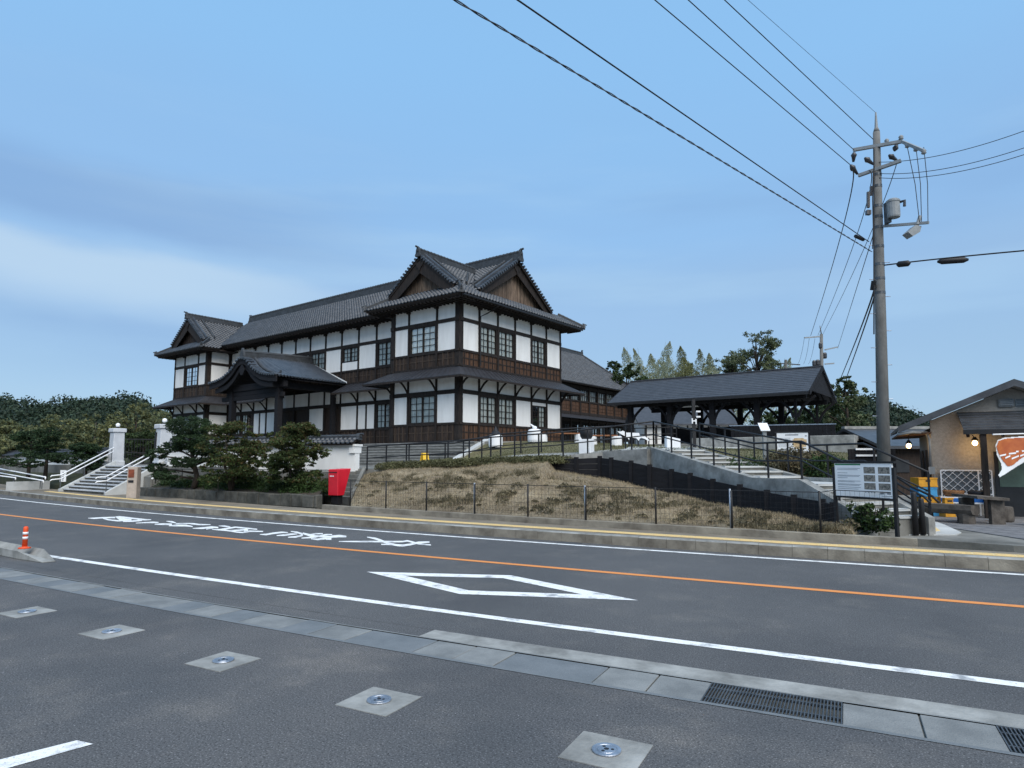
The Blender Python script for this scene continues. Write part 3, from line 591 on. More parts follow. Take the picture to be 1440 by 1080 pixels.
# garden stairs on the right: two flights with a landing, between concrete stringers
PB = onz(1222, 742, .35); SU = np.array([-.8, .6, 0]); SN = np.array([.6, .8, 0])
def A(t, w=0, z=None):
    zt = np.interp(t, [0, 2.03, 3.86, 9.55], [.42, 1.2, 1.2, 2.13]) if z is None else z
    p = PB + SU * t + SN * w; return np.array([p[0], p[1], zt])
edge = [pz(530, 660, 26.8), pz(640, 654.5, 25.6), pz(690, 650, 25.0), pz(780, 644.5, 24.6), pz(850, 637, 24.5), A(9.55)]
lawn_pts = [pz(640, 654.5, 25.6), pz(690, 650, 25.0), pz(780, 644.5, 24.6), pz(850, 637, 24.5), A(9.55), A(9.55, 2.0), A(3.86, 2.0), A(2.03, 1.8), A(1.2, 1.8),
            A(2.5, 2.7, .95), np.array([-4.6, 24.0, 1.5]), np.array([-5.7, 35.6, 2.1]), np.array([-13.5, 35.9, 2.5]), np.array([-19.6, 36, 2.76]), np.array([-19.4, 27, 2.76]), np.array([STX + .1, 26.2, 2.76]), np.array([STX + .1, 23.3, 1.56])]
def lawn_sheet(name, pts, inner, m, z=0):
    from mathutils.geometry import delaunay_2d_cdt
    allp = [np.array(p) for p in pts] + [np.array(p) for p in inner]; n = len(pts)
    r = delaunay_2d_cdt([Vector((p[0], p[1])) for p in allp], [(i, (i + 1) % n) for i in range(n)], [], 1, 1e-4)
    P = np.array([[v.x, v.y] for v in r[0]]); Zs = [allp[o_[0]][2] if o_ else 2.0 for o_ in r[3]]
    mb = MB(); mb.add([(p[0], p[1], zz + z) for p, zz in zip(P, Zs)], [tuple(f) for f in r[2]]); return struct(name, mb, m)
lawn = lawn_sheet('lawn', lawn_pts, [A(9.55, 3.4) , pz(760, 630, 29), pz(860, 628, 28.5)], 'lawn')
from mathutils.bvhtree import BVHTree
_bv = BVHTree.FromPolygons([v.co[:] for v in lawn.data.vertices], [p.vertices[:] for p in lawn.data.polygons])
def gz(x, y, default=2.0):
    h = _bv.ray_cast(Vector((x, y, 50)), Vector((0, 0, -1))); return h[0].z if h[0] else default
def on_lawn(n):
    P = np.array([p[:2] for p in lawn_pts]); lo, hi = P.min(0), P.max(0); out_ = []
    for _ in range(n):
        x, y = lo + (hi - lo) * RNG.random(2); z = gz(x, y, None)
        if z is not None: out_.append((x, y, z))
    return np.array(out_)
blades('lawn_grass', on_lawn(42000), .05, .02, 'moss', .9, None, lawn)['kind'] = 'stuff'
path = MB(); pp = [A(9.5, .12), A(9.5, 1.9), np.array([-10.6, 27.5, 0]), np.array([-12, 36, 0]), np.array([-15, 36, 0]), np.array([-14.0, 28.5, 0]), pz(850, 637, 24.6) + [.2, .25, 0]]
def drape(name, poly, m, dz=.012, n=14):
    # strip between two polylines draped on the lawn
    L_, R_ = resample(poly[0], n), resample(poly[1], n); mb = MB(); vs = []
    K = 5
    for a, b in zip(L_, R_):
        for k in range(K): q = a + (b - a) * k / (K - 1); vs.append((q[0], q[1], gz(q[0], q[1], q[2]) + dz))
    mb.add(vs, [(i * K + k, i * K + k + 1, (i + 1) * K + k + 1, (i + 1) * K + k) for i in range(n - 1) for k in range(K - 1)]); return struct(name, mb, m)
drape('garden_path', ([A(9.6, .15), pz(872, 638, 25.2), np.array([-13.6, 27.5, 2.3]), np.array([-15.5, 35.9, 2.6])], [A(9.6, 1.95), A(9.6, 2.6), np.array([-10.2, 28.2, 2.2]), np.array([-11.5, 35.9, 2.5])]), 'concrete_w', .02)
drape('ramp_path', ([pz(560, 657, 26.6), pz(640, 654, 25.9), pz(690, 649, 25.4), pz(780, 644, 25.0), pz(862, 637, 24.9)], [pz(565, 656, 28), pz(640, 652, 27.4), pz(690, 647, 26.9), pz(780, 641, 26.4), pz(880, 636, 25.9)]), 'concrete', .02)
ec = MB()
for a, b in zip(edge[:-1], edge[1:]):
    d = (b - a)[:2]; d /= np.hypot(*d); nrm = np.array([d[1], -d[0]])
    ec.prism([a[:2] + nrm * .22, b[:2] + nrm * .22, b[:2], a[:2]], [a[2] - .9, b[2] - 1.0, b[2] - 1.0, a[2] - .9], [a[2] + .045, b[2] + .045, b[2] + .045, a[2] + .045])
tag(ec.build('edge_wall', 'concrete', None), 'low grey concrete retaining edge along the top of the earth bank', 'retaining wall')
gs = thing('garden_stairs', 'pale concrete garden stairs in two flights climbing from the pavement to the pavilion', 'stairs', A(0, 0, .3))
def string(w0, w1, up, m):
    mb = MB(); ts = [.0, .12, 2.03, 3.86, 9.55, 9.8]
    vs = []
    for w in (w0, w1):
        for t in ts: p = A(t, w); vs.append((p[0], p[1], p[2] + up))
        for t in ts: p = A(t, w); vs.append((p[0], p[1], max(p[2] - 1.3, 0.05)))
    nT = len(ts); F_ = []
    for i in range(nT - 1):
        F_ += [(i, i + 1, 2 * nT + i + 1, 2 * nT + i), (i, i + 1, nT + i + 1, nT + i), (2 * nT + i, 2 * nT + i + 1, 3 * nT + i + 1, 3 * nT + i)]
    F_ += [(0, nT, 3 * nT, 2 * nT), (nT - 1, 2 * nT - 1, 4 * nT - 1, 3 * nT - 1)]
    mb.add(vs, F_); return mb.build('stringer', m, gs)
string(-.02, .22, .10, 'concrete'); string(1.60, 1.78, .10, 'concrete')
tl = []; 
for i in range(6): tl.append((.15 + 1.88 * i / 6, .42 + .78 * (i + 1) / 6, 2.03))
for i in range(7): tl.append((3.86 + 5.6 * i / 7, 1.2 + .93 * (i + 1) / 7, 9.6))
ts_ = [t for t, _, _ in tl]
for i, (t, z, tend) in enumerate(tl):
    t1 = ts_[i + 1] if i + 1 < len(tl) else 9.9
    mb = MB(); q = [A(t, .22)[:2], A(t1 + .02, .22)[:2], A(t1 + .02, 1.60)[:2], A(t, 1.60)[:2]]; mb.prism(q, max(z - .5, 0), z - .02)
    q = [A(t - .03, .22)[:2], A(t1, .22)[:2], A(t1, 1.60)[:2], A(t - .03, 1.60)[:2]]; 
    mb.prism(q, z - .055, z, 1); mb.build('tread', ['concrete_d', 'concrete_w'], gs, bevel=.006)  # block darker than its tread: shadow on the riser is painted in
# ================================================================== SCHOOL BUILDING
BX = -42.73; mir = lambda x: 2 * BX - x
WR, WL, WF, WB = -25.26, -31.10, 28.0, 38.9       # right wing walls
MF = 30.1                                          # main front wall
Z0, ZW1, ZP1, ZL1, ZU1, ZPT, ZW2, ZP2, ZL2, ZU2 = 2.75, 4.0, 5.70, 5.95, 6.95, 7.30, 8.34, 10.03, 10.25, 11.25
bld = thing('school_building', 'large two-storey wooden schoolhouse with white plaster panels, dark timbers and grey tiled gables', 'building', (BX, 33.4, Z0))
core = MB()
core.box(WL + .3, WR - .3, WF + .3, WB - .3, Z0, 11.3); core.box(mir(WR) + .3, mir(WL) - .3, WF + .3, WB - .3, Z0, 11.3); core.box(mir(WL) - .3, WL + .3, MF + .3, 36.8, Z0, 11.6)
core.build('wall_core', 'interior', bld)
PANEL_CACHE = {}
def facade(o, u, nrm, posts, f1, f2, top=ZU2, wains='wood_b', low=True):
    """one timber-framed front: o plan origin, u plan direction, nrm outward, posts positions along u, f1/f2 bay codes"""
    o = np.array(o, float); u = np.array(u, float); nrm = np.array(nrm, float)
    def P(a, dep, z): q = o + u * a + nrm * dep; return (q[0], q[1], z)
    def blk(mb, a0, a1, d0, d1, z0, z1, mi=0):
        q = [P(a0, d0, z0), P(a1, d0, z0), P(a1, d1, z0), P(a0, d1, z0)]; mb.prism([p[:2] for p in q], z0, z1, mi)
    for i, a in enumerate(posts):
        mb = MB(); q0, q1 = (-.034, .10) if i == 0 else ((-.10, .034) if i == len(posts) - 1 else (-.07, .07))
        blk(mb, a + q0, a + q1, -.32, .035, Z0, top); mb.build('post', 'wood_d', bld)
        mb = MB(); blk(mb, a - .20, a + .20, -.02, .22, top - .16, top - .001); blk(mb, a - .12, a + .12, -.02, .16, top - .30, top - .16); mb.build('corbel', 'wood_d', bld)
    L0, L1 = posts[0], posts[-1]
    for z0, z1, dd in ((ZP1, ZL1, .02), (ZP2, ZL2, .02), (ZW1 - .13, ZW1, .025), (ZW2 - .13, ZW2, .025), (ZPT + .0, ZPT + .12, .03), (Z0, Z0 + .2, .02)):
        mb = MB(); blk(mb, L0 - .1, L1 + .1, -.3, dd, z0, z1); mb.build('beam', 'wood_d', bld)
    for i in range(len(posts) - 1):
        a0, a1 = posts[i] + .085, posts[i + 1] - .085
        for z0, z1 in ((ZL1, ZU1), (ZL2, top)):
            mb = MB(); blk(mb, a0 - .02, a1 + .02, -.25, -.025, z0, z1); mb.build('plaster_panel', 'plaster', bld)
        for (z0, z1) in ((Z0 + .2, ZW1 - .13), (ZPT + .12, ZW2 - .13)):     # boarded dado with battens
            mb = MB(); nb = 4
            for k in range(nb * 2):
                b0 = a0 + (a1 - a0) * k / (nb * 2); b1 = a0 + (a1 - a0) * (k + 1) / (nb * 2); blk(mb, b0 + .004, b1 - .004, -.2, -.04 + .006 * (k % 2), z0, z1)
            dado = mb.build('dado_boards', wains, bld)
            mb = MB()
            for k in range(1, nb): c = a0 + (a1 - a0) * k / nb; blk(mb, c - .035, c + .035, -.04, .0, z0, z1)
            zm = z0 + (z1 - z0) * .52; blk(mb, a0, a1, -.041, -.012, zm - .03, zm + .03); mb.build('batten', 'wood_d' if wains == 'wood_b' else 'wood_l', dado, kind='stuff')
        for code, zb, zt in ((f1[i], ZW1, ZP1), (f2[i], ZW2, ZP2)):
            if code == 'P':
                mb = MB(); blk(mb, a0 - .02, a1 + .02, -.25, -.025, zb, zt); mb.build('plaster_panel', 'plaster', bld)
            elif code == 'H':
                am = (a0 + a1) / 2
                for h0, h1 in ((a0 - .02, am - .07), (am + .07, a1 + .02)): mb = MB(); blk(mb, h0, h1, -.25, -.025, zb, zt); mb.build('plaster_panel', 'plaster', bld)
                mb = MB(); blk(mb, am - .07, am + .07, -.3, .02, zb, zt); mb.build('post', 'wood_d', bld)
            elif code == 'D':
                mb = MB(); blk(mb, a0 - .02, a1 + .02, -.25, -.12, Z0 + .2, zt); mb.build('door_leaf', 'wood_f', bld)
            elif code in 'WwS':
                zb2, zt2 = zb, zt
                if code == 'w': zt2 = zt - .22; mb = MB(); blk(mb, a0 - .02, a1 + .02, -.25, -.025, zt2, zt); mb.build('plaster_panel', 'plaster', bld)
                if code == 'S': zb2 = zb + .62; mb = MB(); blk(mb, a0 - .02, a1 + .02, -.25, -.025, zb, zb2); mb.build('plaster_panel', 'plaster', bld)
                fr = MB()
                for q0, q1, y0, y1 in ((a0, a0 + .09, zb2, zt2), (a1 - .09, a1, zb2, zt2), (a0 + .09, a1 - .09, zb2, zb2 + .07), (a0 + .09, a1 - .09, zt2 - .07, zt2)): blk(fr, q0, q1, -.16, .0, y0, y1)
                am = (a0 + a1) / 2; blk(fr, am - .045, am + .045, -.13, -.03, zb2 + .07, zt2 - .07)
                wdw = fr.build('window', 'wood_d', bld)
                mu = MB(); rows = 4 if code != 'S' else 3
                for h0, h1 in ((a0 + .09, am - .045), (am + .045, a1 - .09)):
                    c = (h0 + h1) / 2; blk(mu, c - .017, c + .017, -.10, -.07, zb2 + .07, zt2 - .07)
                    for r in range(1, rows): z = zb2 + .07 + (zt2 - zb2 - .14) * r / rows; blk(mu, h0, h1, -.098, -.068, z - .017, z + .017)
                    pn = MB(); pn.poly([P(h0, -.085, zb2 + .07), P(h1, -.085, zb2 + .07), P(h1, -.085, zt2 - .07), P(h0, -.085, zt2 - .07)]); pn.build('pane', 'glass', wdw)
                mu.build('muntins', 'wood_d', wdw, kind='stuff')
                cu = MB(); nf = 28; vs = []
                for k in range(nf + 1):
                    a = a0 + (a1 - a0) * k / nf; dp = -.135 + .025 * math.sin(k * 1.9 + i) + .01 * math.sin(k * .7)
                    vs += [P(a, dp, zb2), P(a, dp, zt2)]
                cu.add(vs, [(2 * k, 2 * k + 2, 2 * k + 3, 2 * k + 1) for k in range(nf)]); cu.build('curtain', 'curtain', wdw, smooth=True)
def bracket(p, nrm, parent=None):    # curved strut under the lower roof
    p = np.array(p, float); nrm = np.array(nrm, float); mb = MB(); pts = []
    for k in range(8):
        t = k / 7; pts.append((p[0] + nrm[0] * (.03 + .95 * t), p[1] + nrm[1] * (.03 + .95 * t), ZL1 - .05 + (.82) * (1 - (1 - t) ** 2.0) * .92))
    for a, b in zip(pts[:-1], pts[1:]): mb.bar(a, b, .07, .10)
    mb.build('bracket', 'wood_d', parent or bld)
# right wing front, right wing side, left wing, main front
pr = [0, 1.58, 4.01, 5.84]
facade((WL, WF), (1, 0), (0, -1), pr, 'PWP', 'PWP', wains='wood_f')
ps = [10.9 * i / 6 for i in range(7)]
facade((WR, WF), (0, 1), (1, 0), ps, 'PWWPwP', 'PWWPWP')
plw = [0, 1.83, 4.26, 5.84]
facade((mir(WR), WF), (1, 0), (0, -1), plw, 'PWP', 'PWP', wains='wood_f')
facade((mir(WL), WF), (0, 1), (1, 0), [0, 2.0], 'P', 'P', wains='wood_f')
facade((WL, WF), (0, 1), (-1, 0), [0, 2.0], 'P', 'P', wains='wood_f')
step = 1.975; mx = [mir(WL) + .05 + (WL - mir(WL) - .1) * i / 12 for i in range(13)]
span = mx[-1] - mx[0]
#            left ............ centre ............ right
facade((mx[0], MF), (1, 0), (0, -1), [x - mx[0] for x in mx], 'WWHPDDPDPHWW', 'WWPSPWWPSPWW', top=11.5, wains='wood_f')
for a in pr[1:-1]: bracket((WL + a, WF), (0, -1))
for a in ps: bracket((WR, WF + a), (1, 0))
for a in plw: bracket((mir(WR) + a, WF), (0, -1))
bracket((mir(WR), WF), (-1, 0)); bracket((mir(WL), WF + .05), (1, 0)); bracket((WR, WB), (0, 1)); bracket((WL, WF + 1.0), (-1, 0))
for x in mx[9:12] + mx[1:4]: bracket((x, MF), (0, -1))

# ---------------- tiled roof planes
def inside(P, poly):
    x, y = P[:, 0], P[:, 1]; r = np.zeros(len(P), bool); n = len(poly)
    for i in range(n):
        x0, y0 = poly[i]; x1, y1 = poly[(i + 1) % n]
        c = ((y0 > y) != (y1 > y)); xi = (x1 - x0) * (y - y0) / ((y1 - y0) if y1 != y0 else 1e-9) + x0; r ^= c & (x < xi)
    return r
def tiled(name, pts, e, parent, m='tile', w=.29, l=.27, thick=.14, lift=.0):
    """planar roof polygon; e = unit vector along the eave. Rows of overlapping pantiles with real relief over a slab."""
    pts = [np.array(p, float) for p in pts]; e = np.array(e, float); e /= np.linalg.norm(e)
    nrm = np.zeros(3)
    for i in range(len(pts)): nrm += np.cross(pts[i], pts[(i + 1) % len(pts)])
    nrm /= np.linalg.norm(nrm); nrm = nrm if nrm[2] > 0 else -nrm
    up = np.cross(nrm, e); up = up if up[2] > 0 else -up
    e = np.cross(up, nrm)
    o = pts[0]; q2 = [((p - o) @ e, (p - o) @ up) for p in pts]
    sl = MB(); sl.slab(pts, -nrm * thick); base = sl.build(name, 'wood_d', parent)
    us = [a for a, b in q2]; vs_ = [b for a, b in q2]; u0, u1, v0, v1 = min(us), max(us), min(vs_), max(vs_)
    nu, nvv = int((u1 - u0) / w) + 1, int((v1 - v0) / l) + 1
    uu = u0 + (np.arange(nu) + .5) * (u1 - u0) / nu; vv = v0 + (np.arange(nvv) + .5) * l
    Uc, Vc = np.meshgrid(uu, vv); Pc = np.stack([Uc.ravel(), Vc.ravel()], 1); k = inside(Pc, q2); Pc = Pc[k]
    ww = (u1 - u0) / nu
    # tile profile across (offset, height): pan then round roll
    pf = [(-.5, .012), (-.28, .0), (-.05, .012), (.08, .07), (.22, .105), (.36, .07), (.5, .012)]
    n = len(Pc); jit = (RNG.random(n) - .5) * .006
    rows = []
    for vo, ho in ((-.5, .030), (.56, .0)):
        for a, h in pf:
            rows.append(o + np.outer(Pc[:, 0] + a * ww, e) + np.outer(Pc[:, 1] + vo * l, up) + np.outer(.012 + h + ho + jit + lift, nrm))
    for a, h in pf: rows.append(o + np.outer(Pc[:, 0] + a * ww, e) + np.outer(Pc[:, 1] - .5 * l, up) + np.outer(np.full(n, .004 + h * .55 + lift), nrm))
    V = np.stack(rows, 1).reshape(-1, 3); K = len(pf); t0 = np.arange(n)[:, None] * (3 * K); F_ = []
    for a in range(K - 1):
        F_.append(np.stack([t0[:, 0] + a, t0[:, 0] + a + 1, t0[:, 0] + K + a + 1, t0[:, 0] + K + a], 1))
        F_.append(np.stack([t0[:, 0] + a + 1, t0[:, 0] + a, t0[:, 0] + 2 * K + a, t0[:, 0] + 2 * K + a + 1], 1))
    t = link('roof_tiles', np_mesh('roof_tiles', V, np.concatenate(F_), m), base); t['kind'] = 'stuff'
    return base
def ridge(p0, p1, parent, w=.30, h=.42, ends=(1, 1), name='ridge', cap=True, on=.9):
    p0 = np.array(p0, float); p1 = np.array(p1, float); mb = MB(); d = p1 - p0; Ln = np.linalg.norm(d); d /= Ln
    k = 4
    for i in range(k): ww = w * (1 - .10 * i); mb.bar(p0 + [0, 0, h * (i + .5) / k], p1 + [0, 0, h * (i + .5) / k], ww - (.03 if i % 2 else 0), h / k + .001)
    if cap:
        mb.tube([p0 + [0, 0, h], p1 + [0, 0, h]], w * .36, 10)
        for i in range(int(Ln / .30)): c = p0 + d * (i + .5) * .30; mb.tube([c + [0, 0, h] - d * .02, c + [0, 0, h] + d * .02], w * .42, 10)
    b = mb.build(name, 'ridge', parent)
    sd_ = np.cross(d, (0, 0, 1)); sd_ /= np.linalg.norm(sd_) + 1e-9
    for fl_, p, dd in ((ends[0], p0, -d), (ends[1], p1, d)):
        if fl_:
            om = MB(); hh_ = h * on
            prf = [(-.62, -.15), (-.72, .1), (-.5, .45), (-.42, .95), (-.22, 1.35), (0, 1.62), (.22, 1.35), (.42, .95), (.5, .45), (.72, .1), (.62, -.15)]
            om.slab([p + sd_ * a * w * 1.0 + np.array([0, 0, c * hh_]) for a, c in prf], dd * .13)
            om.tube([p + [0, 0, hh_ * .8] + dd * .1, p + [0, 0, hh_ * .8] + dd * .2], w * .22, 8)
            om.tube([p + [0, 0, hh_ * 1.35] - dd * .05, p + [0, 0, hh_ * 1.5] + dd * .28], w * .2, 8)
            om.build('ridge_end_ornament', 'ridge', b)
    return b
def verge(p0, p1, outv, parent, r=.085, sp=.25):
    p0 = np.array(p0, float); p1 = np.array(p1, float); outv = np.array(outv, float); Ln = np.linalg.norm(p1 - p0); mb = MB(); n = int(Ln / sp)
    d = (p1 - p0) / Ln
    for i in range(n):
        c = p0 + d * (i + .5) * Ln / n; mb.tube([c - outv * .40 + [0, 0, .10], c + outv * .10 + [0, 0, .07]], [r * .95, r], 8)
    mb.bar(p0 - outv * .42 + [0, 0, .16], p1 - outv * .42 + [0, 0, .16], .20, .13)
    mb.tube([p0 - outv * .42 + [0, 0, .25], p1 - outv * .42 + [0, 0, .25]], .075, 8)
    o = mb.build('verge_tiles', 'tile', parent); o['kind'] = 'stuff'; return o
def gable(apex, bl, br, outv, parent, m='wood_g', board=.78, plank=.2):
    """boarded gable triangle with bargeboards standing forward of it"""
    apex, bl, br, outv = [np.array(q, float) for q in (apex, bl, br, outv)]; u = br - bl; Ln = np.linalg.norm(u); u /= Ln; n = int(Ln / plank); hz = apex[2] - bl[2]; g_ = None
    bk_ = MB(); bk_.slab([bl, br, apex], -outv * .12); g_ = bk_.build('gable_wall', 'interior', parent)
    mb = MB()
    for i in range(n):
        a0, a1 = Ln * i / n + .006, Ln * (i + 1) / n - .006
        f = lambda a: hz * (1 - abs(a / Ln * 2 - 1)) * .93
        mb.slab([bl + u * a0, bl + u * a1, bl + u * a1 + [0, 0, f(a1)], bl + u * a0 + [0, 0, f(a0)]], outv * (.03 + .012 * (i % 2)))
    mb.build('gable_boards', m, g_, kind='stuff')
    for q in (bl, br):
        bb = MB(); d = apex - q; a = q - d * .06
        bb.slab([a + outv * .38, apex + outv * .38 + [0, 0, .03], apex + outv * .38 - [0, 0, board], a + outv * .38 - [0, 0, board * .75]], outv * .07); bb.build('bargeboard', 'wood_d', g_)
    pe = MB(); c = apex + outv * .46 - [0, 0, .42]; prf = [(-.34, .1), (-.2, .16), (0, .2), (.2, .16), (.34, .1), (.24, -.1), (.1, -.2), (0, -.42), (-.1, -.2), (-.24, -.1)]
    pe.slab([c + u * a + np.array([0, 0, b]) for a, b in prf], outv * .05); pe.build('gable_pendant', 'wood_d', g_)
RZ, GZ, SKZ, EVZ = 14.93, 14.33, 12.15, 11.3; RY = 33.45; SLM = .703
mz = lambda y: RZ - SLM * (RY - y)
def wing_roof(f, right):
    s = 1 if right else -1; ez = (1, 0, 0); ey = (0, 1, 0); X = f
    rx = -28.18; OUT = np.array([s, 0, 0.0])
    tiled('roof_front_skirt', [(X(-32.3), 26.8, EVZ), (X(-24.06), 26.8, EVZ), (X(-25.4), 28.1, SKZ), (X(-30.96), 28.1, SKZ)], ez, bld)
    tiled('roof_gable_slope', [(X(rx), 27.5, GZ), (X(rx), 32.66, GZ), (X(-25.4), 29.5, SKZ), (X(-25.4), 27.5, SKZ)], ey, bld)
    tiled('roof_gable_slope', [(X(rx), 27.5, GZ), (X(rx), 32.66, GZ), (X(-30.96), 29.5, SKZ), (X(-30.96), 27.5, SKZ)], ey, bld)
    tiled('roof_inner_skirt', [(X(-30.96), 28.1, SKZ), (X(-32.3), 26.8, EVZ), (X(-32.3), 28.35, EVZ), (X(-30.96), 29.5, SKZ)], ey, bld)
    ridge((X(rx), 27.45, GZ), (X(rx), 32.7, GZ), bld, ends=(1, 0))
    for a in (-25.4, -30.96): verge((X(a), 27.5, SKZ), (X(rx), 27.5, GZ), (0, -1, 0), bld)
    for a, b in ((-25.4, -24.06), (-30.96, -32.3)): ridge((X(b), 26.8, EVZ + .05), (X(a), 28.1, SKZ + .05), bld, w=.22, h=.17, ends=(1, 0), name='hip_ridge', on=1.4)
    ridge((X(-25.75), 29.15, SKZ + .28), (X(-27.8), 31.6, 14.0), bld, w=.2, h=.16, ends=(1, 0), name='descending_ridge', on=1.3)
    ridge((X(-30.6), 28.7, SKZ + .28), (X(rx - .25), 28.7, GZ - .1), bld, w=.2, h=.16, ends=(1, 0), name='descending_ridge', on=1.3)
    ridge((X(-25.75), 28.55, SKZ + .28), (X(rx + .25), 28.55, GZ - .1), bld, w=.2, h=.16, ends=(1, 0), name='descending_ridge', on=1.3)
    gable((X(rx), 28.0, GZ - .12), (X(-30.8), 28.0, SKZ + .05), (X(-25.55), 28.0, SKZ + .05), (0, -1, 0), bld, 'wood_f' if not right else 'wood_g', board=.92)
    if right:
        tiled('roof_side_skirt', [(X(-25.4), 28.1, SKZ), (X(-24.06), 26.8, EVZ), (X(-24.06), 40.1, EVZ), (X(-25.4), 38.8, SKZ)], ey, bld)
        gable((X(-25.55), RY, RZ - .12), (X(-25.55), 29.45, SKZ + .03), (X(-25.55), 37.45, SKZ + .03), (1, 0, 0), bld)
        for y in (29.5, 37.4): verge((X(-24.95), y, SKZ), (X(-24.95), RY, RZ), (1, 0, 0), bld)
        ridge((X(-25.9), 29.9, SKZ + .4), (X(-25.9), RY - .3, RZ - .1), bld, w=.2, h=.16, ends=(1, 0), name='descending_ridge', on=1.3)
        ridge((X(-24.06), 40.1, EVZ + .05), (X(-25.4), 38.8, SKZ + .05), bld, w=.22, h=.17, ends=(1, 0), name='hip_ridge', on=1.4)
    else:
        tiled('roof_side_slope', [(X(-25.4), 28.1, SKZ), (X(-24.06), 26.8, EVZ), (X(-24.06), 40.1, EVZ), (X(-25.4), 38.8, SKZ)], ey, bld)
        tiled('roof_hip_end', [(X(rx), RY, RZ), (X(-25.4), 29.5, SKZ), (X(-25.4), 37.4, SKZ)], ey, bld)
    tiled('roof_back_skirt', [(X(-32.3), 40.1, EVZ), (X(-24.06), 40.1, EVZ), (X(-25.4), 38.8, SKZ), (X(-30.96), 38.8, SKZ)], ez, bld)
    sf = MB(); xs = sorted((X(-32.2), X(-24.16))); sf.box(xs[0], xs[1], 26.9, 40.0, EVZ - .13, EVZ - .03); sof = sf.build('soffit', 'wood_d', bld)
    rf = MB()
    for i in range(26): x = xs[0] + .1 + (xs[1] - xs[0] - .2) * i / 25; rf.box(x - .04, x + .04, 26.9, 28.2, EVZ - .22, EVZ - .131)
    for i in range(40): y = 27 + 12.9 * i / 39; xx = sorted((X(-24.16), X(-25.3))); rf.box(xx[0], xx[1], y - .04, y + .04, EVZ - .225, EVZ - .132)
    rf.build('rafters', 'wood_d', sof)['kind'] = 'stuff'
wing_roof(lambda x: x, True); wing_roof(mir, False)
y3 = lambda y: (y, mz(y))
tiled('main_roof_front', [(-24.95, RY, RZ), (-24.95, 29.5, mz(29.5)), (-25.4, 29.5, mz(29.5)), (-28.18, 32.66, mz(32.66)), (-30.96, 29.5, mz(29.5)), (-31.65, 28.75, mz(28.75)), (mir(-31.65), 28.75, mz(28.75)), (mir(-30.96), 29.5, mz(29.5)), (mir(-28.18), 32.66, mz(32.66)), (mir(-28.18), RY, RZ)], (1, 0, 0), bld)
tiled('main_roof_back', [(-24.95, RY, RZ), (-24.95, 37.4, mz(29.5)), (-31.0, 38.1, mz(28.8)), (mir(-31), 38.1, mz(28.8)), (mir(-28.18), RY, RZ)], (1, 0, 0), bld)
ridge((-24.85, RY, RZ), (mir(-28.4), RY, RZ), bld, w=.36, h=.55)
sf = MB(); sf.box(mir(WL) - .4, WL + .4, 28.85, 38.0, 11.48, 11.56); sof = sf.build('soffit', 'wood_d', bld)
rf = MB()
for i in range(60): x = mir(WL) + (WL - mir(WL)) * i / 59; rf.box(x - .04, x + .04, 28.85, 30.3, 11.38, 11.479)
rf.build('rafters', 'wood_d', sof)['kind'] = 'stuff'
# gutters with down pipes at the wing
gt = MB(); gt.tube([(-24.0, 26.9, EVZ - .12), (-24.0, 39.9, EVZ - .12)], .06, 8); gt.tube([(WR + 1.1, WF + 2.25, EVZ - .15), (WR + .5, WF + 2.05, EVZ - .55), (WR + .10, WF + 1.82, EVZ - .75), (WR + .10, WF + 1.82, ZPT + .2)], .04, 8); gt.build('gutter', 'black', bld)
# lower (pent) roofs between the storeys: smooth dark sheet
def pent(pts, name='pent_roof'):
    mb = MB(); mb.slab(pts, (0, 0, -.09)); o = mb.build(name, 'copper', bld)
    a, b = np.array(pts[0], float), np.array(pts[1], float); mb = MB(); mb.bar(a - [0, 0, .09], b - [0, 0, .09], .07, .11); mb.build('fascia', 'wood_d', o)
    n = int(np.linalg.norm(b - a) / .45); c, d = np.array(pts[2], float), np.array(pts[3], float); mb = MB()
    for i in range(1, n): p = a + (b - a) * i / n; q = d + (c - d) * i / n; mb.bar(p + [0, 0, .008], q + [0, 0, .008], .022, .03)
    if n > 1: mb.build('sheet_seams', 'copper', o)['kind'] = 'stuff'
ZE = 6.60; OV = 1.25
for f in (lambda x: x, mir):
    pent([(f(WL - OV), WF - OV, ZE), (f(WR + OV), WF - OV, ZE), (f(WR), WF, ZPT), (f(WL), WF, ZPT)])
    pent([(f(WR + OV), WF - OV, ZE), (f(WR + OV), WB + OV, ZE), (f(WR), WB, ZPT), (f(WR), WF, ZPT)])
    pent([(f(WL - OV), WF - OV, ZE), (f(WL - OV), MF - OV, ZE), (f(WL), MF, ZPT), (f(WL), WF, ZPT)])
pent([(WR + OV, WB + OV, ZE), (WL, WB + OV, ZE), (WL, WB, ZPT), (WR, WB, ZPT)])
pent([(-38.35, MF - OV, ZE), (WL - OV, MF - OV, ZE), (WL, MF, ZPT), (-38.35, MF, ZPT)])
pent([(mir(WL - OV), MF - OV, ZE), (mir(-38.35), MF - OV, ZE), (mir(-38.35), MF, ZPT), (mir(WL), MF, ZPT)])

